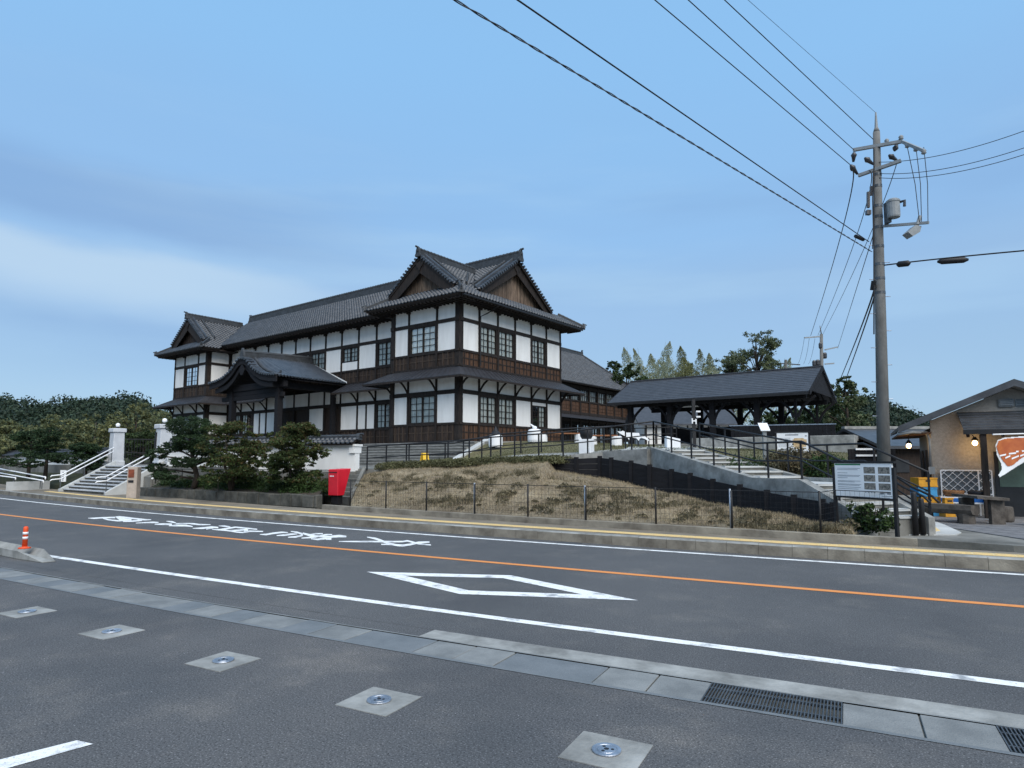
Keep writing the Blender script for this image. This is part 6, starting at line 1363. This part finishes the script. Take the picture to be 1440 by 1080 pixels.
# ================================================================== UTILITY POLES AND WIRES
def pole_pt(x, y): return at(x, y, 18.5)
p0 = pole_pt(1245, 735); p0[2] = .1; ptop = pole_pt(1232.5, 186)
up_t = thing('utility_pole', 'tall grey concrete utility pole with crossarms and equipment behind the information board', 'utility pole', p0)
mb = MB(); mb.tube([p0, p0 * .5 + ptop * .5, ptop], [.185, .145, .095], 14); mb.tube([ptop, ptop + [0, 0, .12]], [.095, .06], 12); mb.build('shaft', 'pole', up_t, smooth=True)
mb = MB(); q = pole_pt(1231.5, 158); mb.tube([ptop + [0, 0, .1], ptop * .4 + q * .6, q], [.05, .035, .02], 8); mb.build('top_mast', 'greybox', up_t)
def axis(y): 
    t_ = (y - 735) / (186 - 735); x = 1245 + (1232.5 - 1245) * t_; return x
arms = [((1200, 211), (1268, 199), 'upper_crossarm'), ((1207, 247), (1267, 226), 'lower_crossarm')]
for (x0, y0), (x1, y1), nm in arms:
    a = at(x0, y0, 18.9 if nm[0] == 'u' else 18.8); b = at(x1, y1, 18.0); mb = MB(); mb.bar(a, b, .09, .09); mb.build(nm, 'greybox', up_t)
mb = MB(); a = at(1268, 199, 18.0); b = at(1299, 212, 17.2); mb.bar(a, b, .08, .08); mb.build('side_arm', 'greybox', up_t)
mb = MB(); a = at(1243, 318, 18.35); b = at(1306, 313, 17.4); mb.bar(a, b, .07, .07); mb.build('equipment_arm', 'greybox', up_t)
for (x, y, x2, y2) in ((1196, 232, 1206, 245), (1216, 222, 1228, 231), (1250, 218, 1262, 226), (1258, 212, 1262, 200), (1201, 214, 1200, 228)):
    a, b = at(x, y, 18.2), at(x2, y2, 18.3); mb = MB(); mb.tube([a, a * .7 + b * .3, a * .5 + b * .5, b], [.03, .085, .06, .03], 8)
    mb.build('insulator', 'ceramic', up_t, smooth=True)
for (x, y, f) in ((1247, 199, 18.3), (1267, 194, 18.0), (1276, 205, 17.8), (1288, 210, 17.5), (1299, 214, 17.2)):
    c = at(x, y, f); mb = MB(); mb.lathe(c - [0, 0, .06], [(.03, 0), (.07, .03), (.05, .06), (.07, .09), (.03, .14)], 10); mb.build('insulator', 'greybox', up_t, smooth=True)
tc_ = at(1257, 306, 18.05); mb = MB(); mb.lathe(tc_, [(.16, 0), (.17, .04), (.17, .44), (.185, .45), (.185, .5), (.12, .55)], 16); tr_ = mb.build('transformer_can', 'greybox', up_t, smooth=False)
mb = MB(); mb.tube([at(1266, 284, 18), at(1272, 282, 17.9), at(1272, 290, 17.9)], .04, 8); mb.build('bushing', 'ceramic', tr_)
c = at(1247, 300, 18.2); mb = MB(); mb.obox(c + _R * .02, _R, .05, .10, .62, c[2] - .30); mb.build('hanger_frame', 'steel_d', up_t)
c = at(1288, 320, 17.6); mb = MB(); mb.slab([at(x, y, 17.55) for x, y in ((1277, 326), (1288, 316), (1296, 318), (1294, 326), (1284, 332))], _FL * .28); mb.tube([at(1290, 316, 17.6), at(1294, 304, 17.6)], .05, 8); mb.build('switch_unit', 'greybox', up_t)
for (x, y0, y1, w_) in ((1221, 270, 292, .07), (1225, 262, 275, .06), (1221, 296, 302, .12)): a = at(x, y0, 18.4); b = at(x, y1, 18.4); mb = MB(); mb.bar(a, b, w_, w_); mb.build('fuse_holder', 'ceramic', up_t)
for y in (246, 262, 290, 305, 320, 347, 372, 392, 412): c = at(axis(y), y, 18.5); r_ = np.interp(y, [186, 735], [.105, .2]); mb = MB(); mb.lathe(c - [0, 0, .04], [(r_, 0), (r_, .08)], 14); mb.build('pole_band', 'steel_d', up_t)
for k, y in enumerate(range(345, 600, 24)): c = at(axis(y), y, 18.5); sgn = 1 if k % 2 else -1; mb = MB(); mb.tube([c, c + _R * .30 * sgn], .012, 5); mb.build('step_bolt', 'steel', up_t)
mb = MB(); mb.tube([at(1229, y, 18.3) for y in (210, 260, 330, 400, 470)], .02, 6); mb.tube([at(1228 - i % 2, y, 18.25) for i, y in enumerate((240, 280, 320, 350))], .014, 5); mb.build('riser_cable', 'wire', up_t)
for (xa, xb) in ((1276, 1293), (1288, 1296), (1299, 1305)): a = at(xa, 207, 17.7); b = at(xb, 312, 17.55); mb = MB(); mb.tube([a, a * .5 + b * .5 + _R * .05, b], .010, 5); mb.build('drop_lead', 'wire', up_t)
# second pole behind the pavilion
p2 = at(1157, 640, 53); p2[2] = 2.7; t2 = thing('utility_pole', 'distant concrete utility pole rising behind the pavilion gable', 'utility pole', p2)
top2 = at(1155, 470, 53); mb = MB(); mb.tube([p2, top2], [.2, .12], 10); mb.tube([top2, at(1153, 458, 53)], [.05, .03], 6); mb.build('shaft', 'pole', t2, smooth=True)
for (x0, y0, x1, y1) in ((1131, 475, 1157, 473), (1160, 492, 1178, 488), (1160, 512, 1173, 511)): mb = MB(); mb.bar(at(x0, y0, 53), at(x1, y1, 53), .1, .1); mb.build('crossarm', 'greybox', t2)
for (x, y) in ((1154, 486), (1160, 500), (1150, 510), (1145, 511)): c = at(x, y, 53); mb = MB(); mb.lathe(c - [0, 0, .25], [(.12, 0), (.16, .1), (.16, .4), (.1, .5)], 8); mb.build('transformer', 'ceramic', t2)
p3 = at(1104, 640, 66); p3[2] = 3; t3 = thing('utility_pole', 'small far utility pole between the open-crowned tree and the pavilion gable', 'utility pole', p3); mb = MB(); mb.tube([p3, at(1105, 506, 66)], [.2, .13], 8); mb.build('shaft', 'pole', t3); mb = MB(); mb.bar(at(1098, 511, 66), at(1125, 513, 66), .12, .1); mb.build('crossarm', 'ceramic', t3)
def wire(label, pts, r=.012, sag=0.0, n=24, group='overhead wires'):
    a, b = np.array(pts[0], float), np.array(pts[-1], float); P = []
    for t in np.linspace(0, 1, n):
        if len(pts) == 2: p = a * (1 - t) + b * t
        else: m_ = np.array(pts[1], float); c_ = 2 * m_ - (a + b) / 2; p = a * (1 - t) ** 2 + c_ * 2 * t * (1 - t) + b * t ** 2
        P.append(p - [0, 0, sag * 4 * t * (1 - t)])
    mb = MB(); mb.tube(P, r, 6); o = mb.build('power_line', 'wire', None, smooth=True); tag(o, label, 'wire', group); return o
def over(xa, ya, fa, xt, lab, r, zB, twist=False):     # from pole at pixel (xa,ya) towards the picture's top edge at xt, on to the pole behind the photographer
    a = at(xa, ya, fa); d = ray(xt, 0)
    # point where the wire crosses the top edge: choose distance so that height runs evenly to zB beyond
    for k in np.linspace(5, 18, 400):
        p = _O + d * k; t = (fa - p @ _FL) / fa; zexp = a[2] + (zB - a[2]) * t
        if p[2] >= zexp: break
    b = a + (p - a) * 1.6
    if not twist: wire(lab, [a, b], r); return
    mb = MB(); u = (b - a) / np.linalg.norm(b - a); e1 = np.cross(u, (0, 0, 1)); e1 /= np.linalg.norm(e1); e2 = np.cross(e1, u); n_ = 420
    for ph in (0, math.pi): mb.tube([a + (b - a) * k / n_ + (e1 * math.cos(k * .55 + ph) + e2 * math.sin(k * .55 + ph)) * r * 1.15 for k in range(n_ + 1)], r, 5)
    o = mb.build('power_line', 'greywire', None, smooth=True); tag(o, lab, 'wire', 'overhead wires')
over(1196, 232, 18.2, 921, 'high voltage wire from the lower crossarm over the road, leftmost on the upper arm', .011, 10.3)
over(1201, 211, 18.8, 968, 'high voltage wire from the upper crossarm end passing over the road', .011, 10.5)
over(1228, 196, 18.3, 1019, 'high voltage wire from the pole shaft passing over the road', .011, 10.6)
over(1231, 158, 18.5, 1052, 'thin grey earth wire from the very top of the pole', .005, 11.6)
over(1222, 340, 18.4, 728, 'straight service cable below the transformer crossing over the road', .012, 7.3)
over(1226, 354, 18.4, 640, 'thick twisted cable, lowest of those crossing over the road', .0085, 7.0, True)
mb = MB(); a, b = at(1203, 332, 17.9), at(1214, 337, 18.2); mb.tube([a, b], .05, 8); o = mb.build('cable_sleeve', 'black'); tag(o, 'black sleeve on the service cable just before the pole', 'cable sleeve')
for (y0, y1, lab) in ((228, 183, 'wire running right from the pole, topmost of the three'), (244, 208, 'wire running right from the pole, middle of the three'), (250, 218, 'wire running right from the pole, lowest of the three')):
    wire(lab, [at(1236, y0, 18.4), at(1340, (y0 + y1) / 2 + 9, 17.2), at(1480, y1 - 14, 15.8)], .009)
wire('thick dark cable running right from the pole with black splice boxes', [at(1243, 373, 18.4), at(1340, 362, 17.4), at(1490, 348, 16)], .02)
for x0, x1, y0, y1 in ((1261, 1280, 372, 370), (1318, 1362, 368, 365)): mb = MB(); a, b = at(x0, y0, 17.9), at(x1, y1, 17.6); mb.tube([a, a * .85 + b * .15, a * .15 + b * .85, b], [.03, .085, .085, .03], 10); o = mb.build('splice_box', 'black', None, smooth=True); tag(o, 'black splice box hanging on the dark cable, ' + ('the short one nearer the pole' if x0 < 1300 else 'the long one away from the pole'), 'splice box')
for i, (xa, ya, xm, ym, xb, yb, r_) in enumerate(((1197, 240, 1180, 340, 1140, 472, .018), (1222, 240, 1200, 345, 1150, 472, .014), (1262, 226, 1205, 372, 1157, 470, .012), (1229, 400, 1214, 452, 1183, 530, .03), (1230, 405, 1219, 450, 1190, 532, .03), (1228, 330, 1200, 420, 1178, 490, .012))):
    wire(('wire dropping from the lower crossarm to the distant pole, far left strand', 'wire from the pole shaft down to the distant pole, middle strand', 'wire from the far crossarm end down to the distant pole', 'thick looped cable descending left of the pole, outer one', 'thick looped cable descending left of the pole, inner one', 'thin cable from mid pole to the distant pole arm')[i], [at(xa, ya, 18.3), at(xm, ym, 28), at(xb, yb, 52)], r_)
mb = MB(); a, b = at(1229, 395, 18.3), at(1227, 408, 18.4); mb.tube([a, b], .07, 8); o = mb.build('cable_sleeve', 'black'); tag(o, 'black sleeve hanging at the side of the utility pole', 'cable sleeve')
for i, (x0, x1) in enumerate(((1131, 1122), (1138, 1130), (1146, 1137))): wire('thin wire hanging from the distant pole arm to the far pole', [at(x0, 476, 53), at((x0 + x1) / 2, 500, 58), at(x1, 512, 66)], .012, 0, 8, 'wires between the far poles')
# ================================================================== SHOP ON THE RIGHT
SF = 19.8; GZ0 = .15
_sa = rad(28.0); _se = (math.cos(_sa), -math.sin(_sa)); _sg = (math.sin(_sa), math.cos(_sa))
def K3(r, f, z): return cw(r, f, z)
def C3(r, f, z):      # shop frame: front runs along the road, turned from the view direction
    a, b = r - 12.8, f - 19.8; return cw(12.8 + a * _se[0] + b * _sg[0], 19.8 + a * _se[1] + b * _sg[1], z)
SR_ = C3(1, 0, 0) - C3(0, 0, 0); SFL = C3(0, 1, 0) - C3(0, 0, 0)
fore = MB(); fore.prism([K3(7.9, 14.2, 0)[:2], K3(9.6, 12.6, 0)[:2], K3(24, 5.0, 0)[:2], K3(30, 20, 0)[:2], K3(24, 34, 0)[:2], K3(11.4, 34, 0)[:2], K3(10.6, 22, 0)[:2], K3(9.2, 16.6, 0)[:2]], -.04, .135)
fore = struct('shop_forecourt', fore, 'concrete_d')
pvm = MB(); pvm.prism([(-.218, -.218), (.218, -.218), (.218, .218), (-.218, .218)], 0, .016); pv_me = pvm.mesh('paver', 'paver')
for i in range(13):
    for j in range(17):
        r_, f_ = 10.75 + .45 * i, 12.35 + .45 * j
        s_, d_ = sd(K3(r_, f_, 0)[:2])
        if d_ < back(s_) + .35 or (f_ > 14 and r_ < 10.2): continue
        shared('paver', pv_me, fore, Matrix.Translation(Vector(K3(r_, f_, .136 + random.uniform(-.002, .003)))) @ Matrix.Rotation(CYAW, 4, 'Z'))
mb = MB(); mb.prism([onz(x, y, .15)[:2] for x, y in ((1278, 752), (1345, 752), (1352, 749), (1328, 738), (1300, 728), (1292, 731))], .1, .158); struct('ramp_apron', mb, 'concrete_w')
mb = MB()
q = [onz(1308, 748, .165), onz(1322, 746, .165), onz(1311, 738, .165), onz(1300, 740, .165)]
mb.prism([p[:2] for p in q], .15, .166); o = mb.build('tactile_patch', 'yellow_tile'); o['kind'] = 'structure'
shop = thing('shop', 'small beige gabled shop with grey roof, awning and lit wall lamps', 'building', C3(15.3, 21.5, GZ0))
XL_, XR_, XP = 12.8, 16.9, 14.84; ZT = 4.05; sl = (ZT - 2.95) / (XP - XL_)
mb = MB(); zt_ = lambda x: ZT - .18 - abs(x - XP) * .44
mb.slab([C3(XL_, SF, GZ0), C3(XR_, SF, GZ0), C3(XR_, SF, zt_(XR_)), C3(XP, SF, zt_(XP)), C3(XL_, SF, zt_(XL_))], SFL * .2); mb.build('front_wall', 'shopwall', shop)
mb = MB(); mb.slab([C3(XL_, SF + .2, GZ0), C3(XL_, SF + 4.2, GZ0), C3(XL_, SF + 4.2, 2.75), C3(XL_, SF + .2, 2.75)], SR_ * .18); mb.build('side_wall', 'shopwall', shop)
for i, (f0, f1) in enumerate(((20.25, 20.75), (21.2, 21.9), (22.5, 23.4))): mb = MB(); mb.slab([C3(XL_ - .02, f0, GZ0 + .02), C3(XL_ - .02, f1, GZ0 + .02), C3(XL_ - .02, f1, 2.1), C3(XL_ - .02, f0, 2.1)], -SR_ * .03); mb.build('side_door', 'doorblack', shop)
for xa in (XL_ - .87, XR_ + 1.0):
    mb = MB(); za = ZT - abs(xa - XP) * .44; mb.slab([C3(XP, SF - .55, ZT), C3(xa, SF - .55, za), C3(xa, SF + 4.6, za), C3(XP, SF + 4.6, ZT)], (0, 0, -.1)); rf_ = mb.build('roof_slope', 'metalroof', shop)
    mb = MB(); mb.slab([C3(XP, SF - .58, ZT + .03), C3(xa, SF - .58, za + .03), C3(xa, SF - .58, za - .17), C3(XP, SF - .58, ZT - .17)], SFL * .05); mb.build('bargeboard', 'metalroof', rf_)
    mb = MB(); mb.slab([C3(XP, SF - .5, ZT - .12), C3(xa, SF - .5, za - .12), C3(xa, SF + .2, za - .12), C3(XP, SF + .2, ZT - .12)], (0, 0, -.04)); mb.build('soffit', 'shopwall', rf_)
mb = MB(); mb.slab([C3(XL_ - .85, SF - .3, 2.58), C3(XL_, SF - .3, 2.62), C3(XL_, SF + 4.4, 2.62), C3(XL_ - .85, SF + 4.4, 2.58)], (0, 0, -.05)); mb.build('eave_soffit', 'wood_b', shop)
mb = MB(); mb.tube([C3(XL_ - .9, SF - .5, 2.55), C3(XL_ - .5, SF - .45, 2.62), C3(XL_ - .12, SF - .12, 2.60), C3(XL_ - .05, SF - .08, 2.4), C3(XL_ - .05, SF - .08, 1.5)], .045, 8); mb.build('drain_pipe', 'greybox', shop, smooth=True)
mb = MB(); mb.obox(C3(XL_ - .04, SF - .12, 0), SR_, .08, .07, .22, 1.35); mb.build('meter_box', 'greybox', shop)
for px_ in (1414, 1438):
    c = at(px_, 567, 18.92 - (px_ - 1414) * .006); mb = MB(); mb.obox(c, SR_, .19, .10, .24, c[2] - .12); v_ = mb.build('vent_hood', 'greybox', shop, bevel=.03)
    mb = MB()
    for k in range(4): mb.obox(c[:2] - SFL[:2] * .105, SR_, .15, .006, .018, c[2] - .08 + k * .05)
    mb.build('louvre', 'steel_d', v_)
# awning: ribbed metal sheet on a timber frame with a post
AW0, AW1 = 13.5, 17.5
mb = MB(); n_ = 7
for k in range(n_):
    f0, f1 = SF - .02 - 1.2 * k / n_, SF - .02 - 1.2 * (k + 1) / n_; z0, z1 = 3.2 - .62 * k / n_, 3.2 - .62 * (k + 1) / n_
    mb.slab([C3(AW0, f0, z0), C3(AW1, f0, z0), C3(AW1, f1, z1 + .035), C3(AW0, f1, z1 + .035)], (0, 0, -.03))
aw = mb.build('awning_sheet', 'metalroof', shop)
mb = MB(); mb.bar(C3(AW0 - .02, SF - 1.22, 2.56), C3(AW1, SF - 1.22, 2.56), .05, .13); mb.build('awning_fascia', 'black', shop)
for x in (AW0 + .1, AW0 + .9, AW0 + 1.7, AW0 + 2.5): mb = MB(); mb.bar(C3(x, SF, 2.98), C3(x, SF - 1.15, 2.46), .07, .10); mb.build('awning_rafter', 'wood_d', shop)
mb = MB(); pc = C3(13.94, SF - 1.12, 0); mb.obox(pc, SR_, .075, .075, 2.36, GZ0); mb.build('awning_post', 'wood_d', shop)
# door with green upper panes
d0, d1 = 14.32, 16.6
mb = MB(); mb.slab([C3(d0, SF - .02, GZ0), C3(d1, SF - .02, GZ0), C3(d1, SF - .02, 2.02), C3(d0, SF - .02, 2.02)], -SFL * .03); dr = mb.build('door', 'doorblack', shop)
for a, b in ((d0 + .1, d0 + .92), (d0 + 1.02, d0 + 1.85), (d0 + 1.95, d1 - .05)): mb = MB(); mb.slab([C3(a, SF - .055, 1.0), C3(b, SF - .055, 1.0), C3(b, SF - .055, 1.94), C3(a, SF - .055, 1.94)], -SFL * .012); mb.build('pane', 'green_pane', dr)
# lit lamps
def lamp(label, c, hang):
    t = thing('wall_lamp', label, 'lamp', c)
    mb = MB(); mb.sphere(c, .068, 10, sq=1.1); mb.build('lit_bulb', 'lampglass', t, smooth=True)
    mb = MB(); mb.lathe(c + [0, 0, .08], [(.10, 0), (.06, .05), (.03, .10)], 12); hd = mb.build('lamp_cap', 'black', t)
    mb = MB(); mb.tube([c + [0, 0, .15], c + np.array(hang)], .014, 6); mb.build('bracket', 'black', t)
    ld = bpy.data.lights.new('lamp_light', 'POINT'); ld.energy = 4.0; ld.color = (1.0, .60, .22); ld.shadow_soft_size = .09
    lo = bpy.data.objects.new('lamp_light', ld); COL.objects.link(lo); lo.parent = t; lo.location = (0, 0, -.20)
lamp('lit warm lamp under the shop awning beside the dark awning post', at(1371, 623, 18.85), list(SFL * .4 + [0, 0, .25]))
lamp('lit warm lamp hanging under the side eave of the shop', at(1278, 627, 20.3), [0, 0, .42])
# lattice board, striped table, baskets
lt = thing('lattice_panel', 'white diagonal lattice on a grey panel against the shop wall', 'lattice panel', C3(13.5, 19.6, .8))
X0, X1, Zb, Zt_ = 12.98, 14.22, .66, 1.47
mb = MB(); mb.slab([C3(X0, 19.66, Zb), C3(X1, 19.66, Zb), C3(X1, 19.66, Zt_), C3(X0, 19.66, Zt_)], SFL * .02); mb.build('back_panel', 'slab_d', lt)
for sgn in (-1, 1):
    for k in range(-6, 10):
        a = X0 + k * .22; pts = []
        h = Zt_ - Zb; x0_, x1_ = (a, a + h) if sgn > 0 else (a + h, a)
        # clip to the panel
        t0 = 0; t1 = 1; dx = x1_ - x0_
        lo_, hi_ = sorted(((X0 - x0_) / dx, (X1 - x0_) / dx)); t0 = max(0, lo_); t1 = min(1, hi_)
        if t1 - t0 < .03: continue
        mb = MB(); mb.bar(C3(x0_ + dx * t0, 19.62 - .012 * (sgn > 0), Zb + h * t0), C3(x0_ + dx * t1, 19.62 - .012 * (sgn > 0), Zb + h * t1), .012, .028, up=tuple(SFL)); mb.build('lattice_slat', 'white', lt)
mb = MB()
for a, b in (((X0, Zt_), (X1, Zt_)), ((X0, Zb + .12), (X1, Zb + .12))): mb.bar(C3(a[0], 19.6, a[1]), C3(b[0], 19.6, b[1]), .035, .035)
for x in (X0, X1, X1 - .32): mb.bar(C3(x, 19.6, GZ0), C3(x, 19.6, Zt_), .035, .035)
mb.build('frame', 'white', lt)
tb = thing('striped_table', 'long low table with a blue and white striped edge in front of the lattice', 'table', C3(13.3, 19.0, GZ0))
mb = MB(); mb.slab([C3(12.86, 18.75, .72), C3(14.27, 18.75, .72), C3(14.27, 19.3, .72), C3(12.86, 19.3, .72)], (0, 0, -.03)); mb.build('top', 'white', tb)
mb = MB(); mb.slab([C3(12.86, 18.74, .69), C3(14.27, 18.74, .69), C3(14.27, 18.74, .58), C3(12.86, 18.74, .58)], SFL * .02); mb.build('stripe', 'blue', tb)
mb = MB(); mb.slab([C3(12.86, 18.745, .58), C3(14.27, 18.745, .58), C3(14.27, 18.745, .54), C3(12.86, 18.745, .54)], SFL * .02); mb.build('edge', 'white', tb)
for x, f in ((12.95, 18.8), (14.17, 18.8), (12.95, 19.25), (14.17, 19.25)): mb = MB(); mb.tube([C3(x, f, GZ0), C3(x, f, .69)], .02, 6); mb.build('leg', 'white', tb)
for x, m, lab in ((13.2, 'basket', 'brown woven basket on the striped table'), (13.8, 'black', 'dark round basin on the striped table')):
    c = C3(x, 19.0, .72); mb = MB(); mb.lathe(c, [(.18, 0), (.26, .08), (.27, .17), (.25, .18), (.24, .1)], 16); o = mb.build('basket' if m == 'basket' else 'basin', m, None, smooth=True); tag(o, lab, 'basket' if m == 'basket' else 'basin')
# crates
def crate(r_, f, z, m, lab, w_=.27):
    t = thing('crate', lab, 'crate', K3(r_, f, z), CYAW, 'drinks crates by the shop corner'); mb = MB(); a, b, h = w_, .2, .27; th = .02
    mb.box(-a, a, -b, b, 0, .02); mb.box(-a, a, -b, -b + th, .02, h); mb.box(-a, a, b - th, b, .02, h); mb.box(-a, -a + th, -b + th, b - th, .02, h); mb.box(a - th, a, -b + th, b - th, .02, h); mb.build('shell', m, t, world=False)
    mb = MB(); mb.box(-.07, .07, -b - .004, -b, .15, .20); mb.build('hand_hole', 'black', t, world=False)
    mb = MB(); 
    for z in (.005, h - .04): mb.box(-a - .01, a + .01, -b - .012, -b - .0045, z, z + .035)
    mb.build('rim', m, t, world=False)
cr = 12.12
crate(cr, 19.2, GZ0, 'crate_b', 'blue plastic drinks crate at the bottom of the tall stack'); crate(cr + .02, 19.22, GZ0 + .28, 'crate_y', 'yellow plastic drinks crate second from the bottom of the tall stack')
crate(cr - .02, 19.2, GZ0 + .56, 'crate_b', 'blue plastic drinks crate near the top of the tall stack'); crate(cr, 19.2, GZ0 + .84, 'crate_y', 'yellow plastic drinks crate on top of the tall stack')
crate(12.52, 18.9, GZ0, 'crate_y', 'yellow plastic drinks crate at the bottom of the short stack', .14); crate(12.52, 18.9, GZ0 + .28, 'crate_y', 'yellow plastic drinks crate on top of the short stack', .14)
# log seats, slab table
lb = thing('log_bench', 'split log bench on two short log feet outside the shop', 'bench', K3(11.35, 17.2, GZ0))
mb = MB(); a, b = K3(11.0, 17.9, .5), K3(11.75, 16.6, .5); u = (b - a) / np.linalg.norm(b - a); sv = np.cross(u, (0, 0, 1))
mb.slab([a + sv * x + np.array([0, 0, z]) for x, z in ((-.22, .12), (-.23, 0), (-.16, -.1), (0, -.13), (.16, -.1), (.23, 0), (.22, .12))], b - a); mb.build('seat_log', 'logwood', lb)
for t_ in (.18, .85): q = a * (1 - t_) + b * t_; mb = MB(); mb.lathe((q[0], q[1], GZ0), [(.2, 0), (.19, .26)], 10); mb.build('foot_log', 'logwood', lb)
st = thing('slab_table', 'dark slab table on two plank legs among the log seats', 'table', K3(12.1, 16.9, GZ0))
mb = MB(); mb.slab([K3(11.75, 16.5, .86), K3(12.45, 16.35, .82), K3(12.5, 17.4, .84), K3(11.8, 17.55, .88)], (0, 0, -.07)); mb.build('top', 'logwood', st)
for q in ((11.95, 17.2), (12.28, 16.6)): mb = MB(); mb.obox(K3(*q, 0), _R, .17, .06, .64, GZ0); mb.build('leg', 'logwood', st)
for r_, f, lab in ((12.95, 17.3, 'low round log stool just beyond the slab table'), (13.0, 16.2, 'low grey log stool on the pavers nearest the road')):
    c = K3(r_, f, GZ0); mb = MB(); prf = [(.23, 0), (.25, .05), (.24, .36), (.22, .4), (.05, .405)]; mb.lathe(c, prf, 12); o = mb.build('log_stool', 'logwood'); tag(o, lab, 'stool')
# banner
bn = thing('banner', 'orange and white cloth banner hanging askew in front of the shop door', 'banner', at(1445, 640, 17.7))
ol = [(1400, 626), (1403, 619), (1412, 615.5), (1432, 614), (1452, 613), (1470, 612), (1470, 640), (1448, 645), (1430, 656), (1413, 667), (1406, 671), (1404, 668), (1409, 660), (1408, 652), (1402, 640)]
def bp(x, y): return at(x, y, 17.7 + .05 * math.sin((x - 1400) * .11 + y * .05))
N_ = 26; mo = MB(); mw = MB()
def fillpoly(mb, ol_, off):
    from mathutils.geometry import tessellate_polygon
    xs_ = [p[0] for p in ol_]; ys_ = [p[1] for p in ol_]; cell = .8; P_ = np.array(ol_, float)
    for x in np.arange(min(xs_), max(xs_), cell):
        for y in np.arange(min(ys_), max(ys_), cell):
            if inside(np.array([[x + cell / 2, y + cell / 2]]), ol_)[0]: mb.add([bp(x, y) - _FL * off, bp(x + cell, y) - _FL * off, bp(x + cell, y + cell) - _FL * off, bp(x, y + cell) - _FL * off], [(0, 1, 2, 3)])
cell_ol = ol
def smoothpoly(mb, ol_, off, th=.006):
    mb.slab([bp(x, y) - _FL * off for x, y in ol_], -_FL * th)
fillpoly(mw, ol, 0.0); cl = mw.build('cloth', 'white', bn)
fillpoly(mo, [(1401, 628), (1404, 620), (1413, 617), (1432, 615.5), (1470, 614), (1470, 632), (1452, 636), (1436, 644), (1424, 654), (1417, 656), (1410, 648), (1404, 638)], .012); mo.build('orange_field', 'flagorange', bn)
mb = MB()
for x0, y0, x1, y1 in ((1405, 640, 1414, 638), (1413, 643, 1420, 640), (1418, 637, 1428, 636), (1422, 644, 1432, 640), (1428, 634, 1440, 633), (1434, 640, 1442, 637)): mb.slab([bp(x0, y0) - _FL * .018, bp(x1, y1) - _FL * .018, bp(x1, y1 + 2.2) - _FL * .018, bp(x0, y0 + 2.2) - _FL * .018], -_FL * .002)
mb.build('lettering', 'paper', bn)
mb = MB(); mb.tube([at(1396, 611, 17.75), at(1475, 609, 17.75)], .02, 6); mb.tube([at(1472, 600, 17.75), at(1472, 742, 17.75)], .02, 6); mb.build('pole', 'white', bn)
# black gate posts and looping handrails at the foot of the garden stairs
for i, (x, yb, h_) in enumerate(((1288, 752.5, .92), (1298, 752, .78))):
    c = onz(x, yb, .15); mb = MB(); mb.lathe(c, [(.06, 0), (.055, h_ - .03), (.045, h_)], 12); o = mb.build('bollard', 'black', None, smooth=True); tag(o, ('taller' if i == 0 else 'shorter') + ' of two black posts at the foot of the garden stairs', 'bollard')
hr = thing('looped_handrail', 'black looping handrails descending behind the large information board', 'railing', A(.2, 2.2))
for w_ in (1.9, 2.15):
    mb = MB(); mb.tube([A(2.6, w_, 1.75), A(1.8, w_, 1.65), A(.9, w_, 1.15), A(.35, w_, .95), A(.2, w_, .82)], .028, 8); mb.tube([A(1.8, w_, 1.35), A(.9, w_, .85), A(.4, w_, .68)], .02, 8); mb.build('rail', 'black', hr, smooth=True)
    for t_ in (2.3, 1.4, .45): z = np.interp(t_, [.35, .9, 1.8, 2.6], [.95, 1.15, 1.65, 1.75]); mb = MB(); p = A(t_, w_, 0); mb.tube([(p[0], p[1], .15), (p[0], p[1], z)], .022, 6); mb.build('post', 'black', hr)
# rubble stones by the lower end of the board fence
for k in range(9):
    c = onz(1170 + (k % 3) * 6 + random.uniform(-2, 2), 741 - (k // 3) * 6, .34); z = .34 + (k // 3) * .11; mb = MB(); mb.sphere((c[0], c[1] + .25, z + .05), .085 + .02 * (k % 2), 6, sq=.7)
    o = mb.build('rubble_stone', 'stone', None, smooth=False); tag(o, 'rough grey rubble stone heaped at the low end of the board fence', 'stone', 'rubble stones by the board fence')
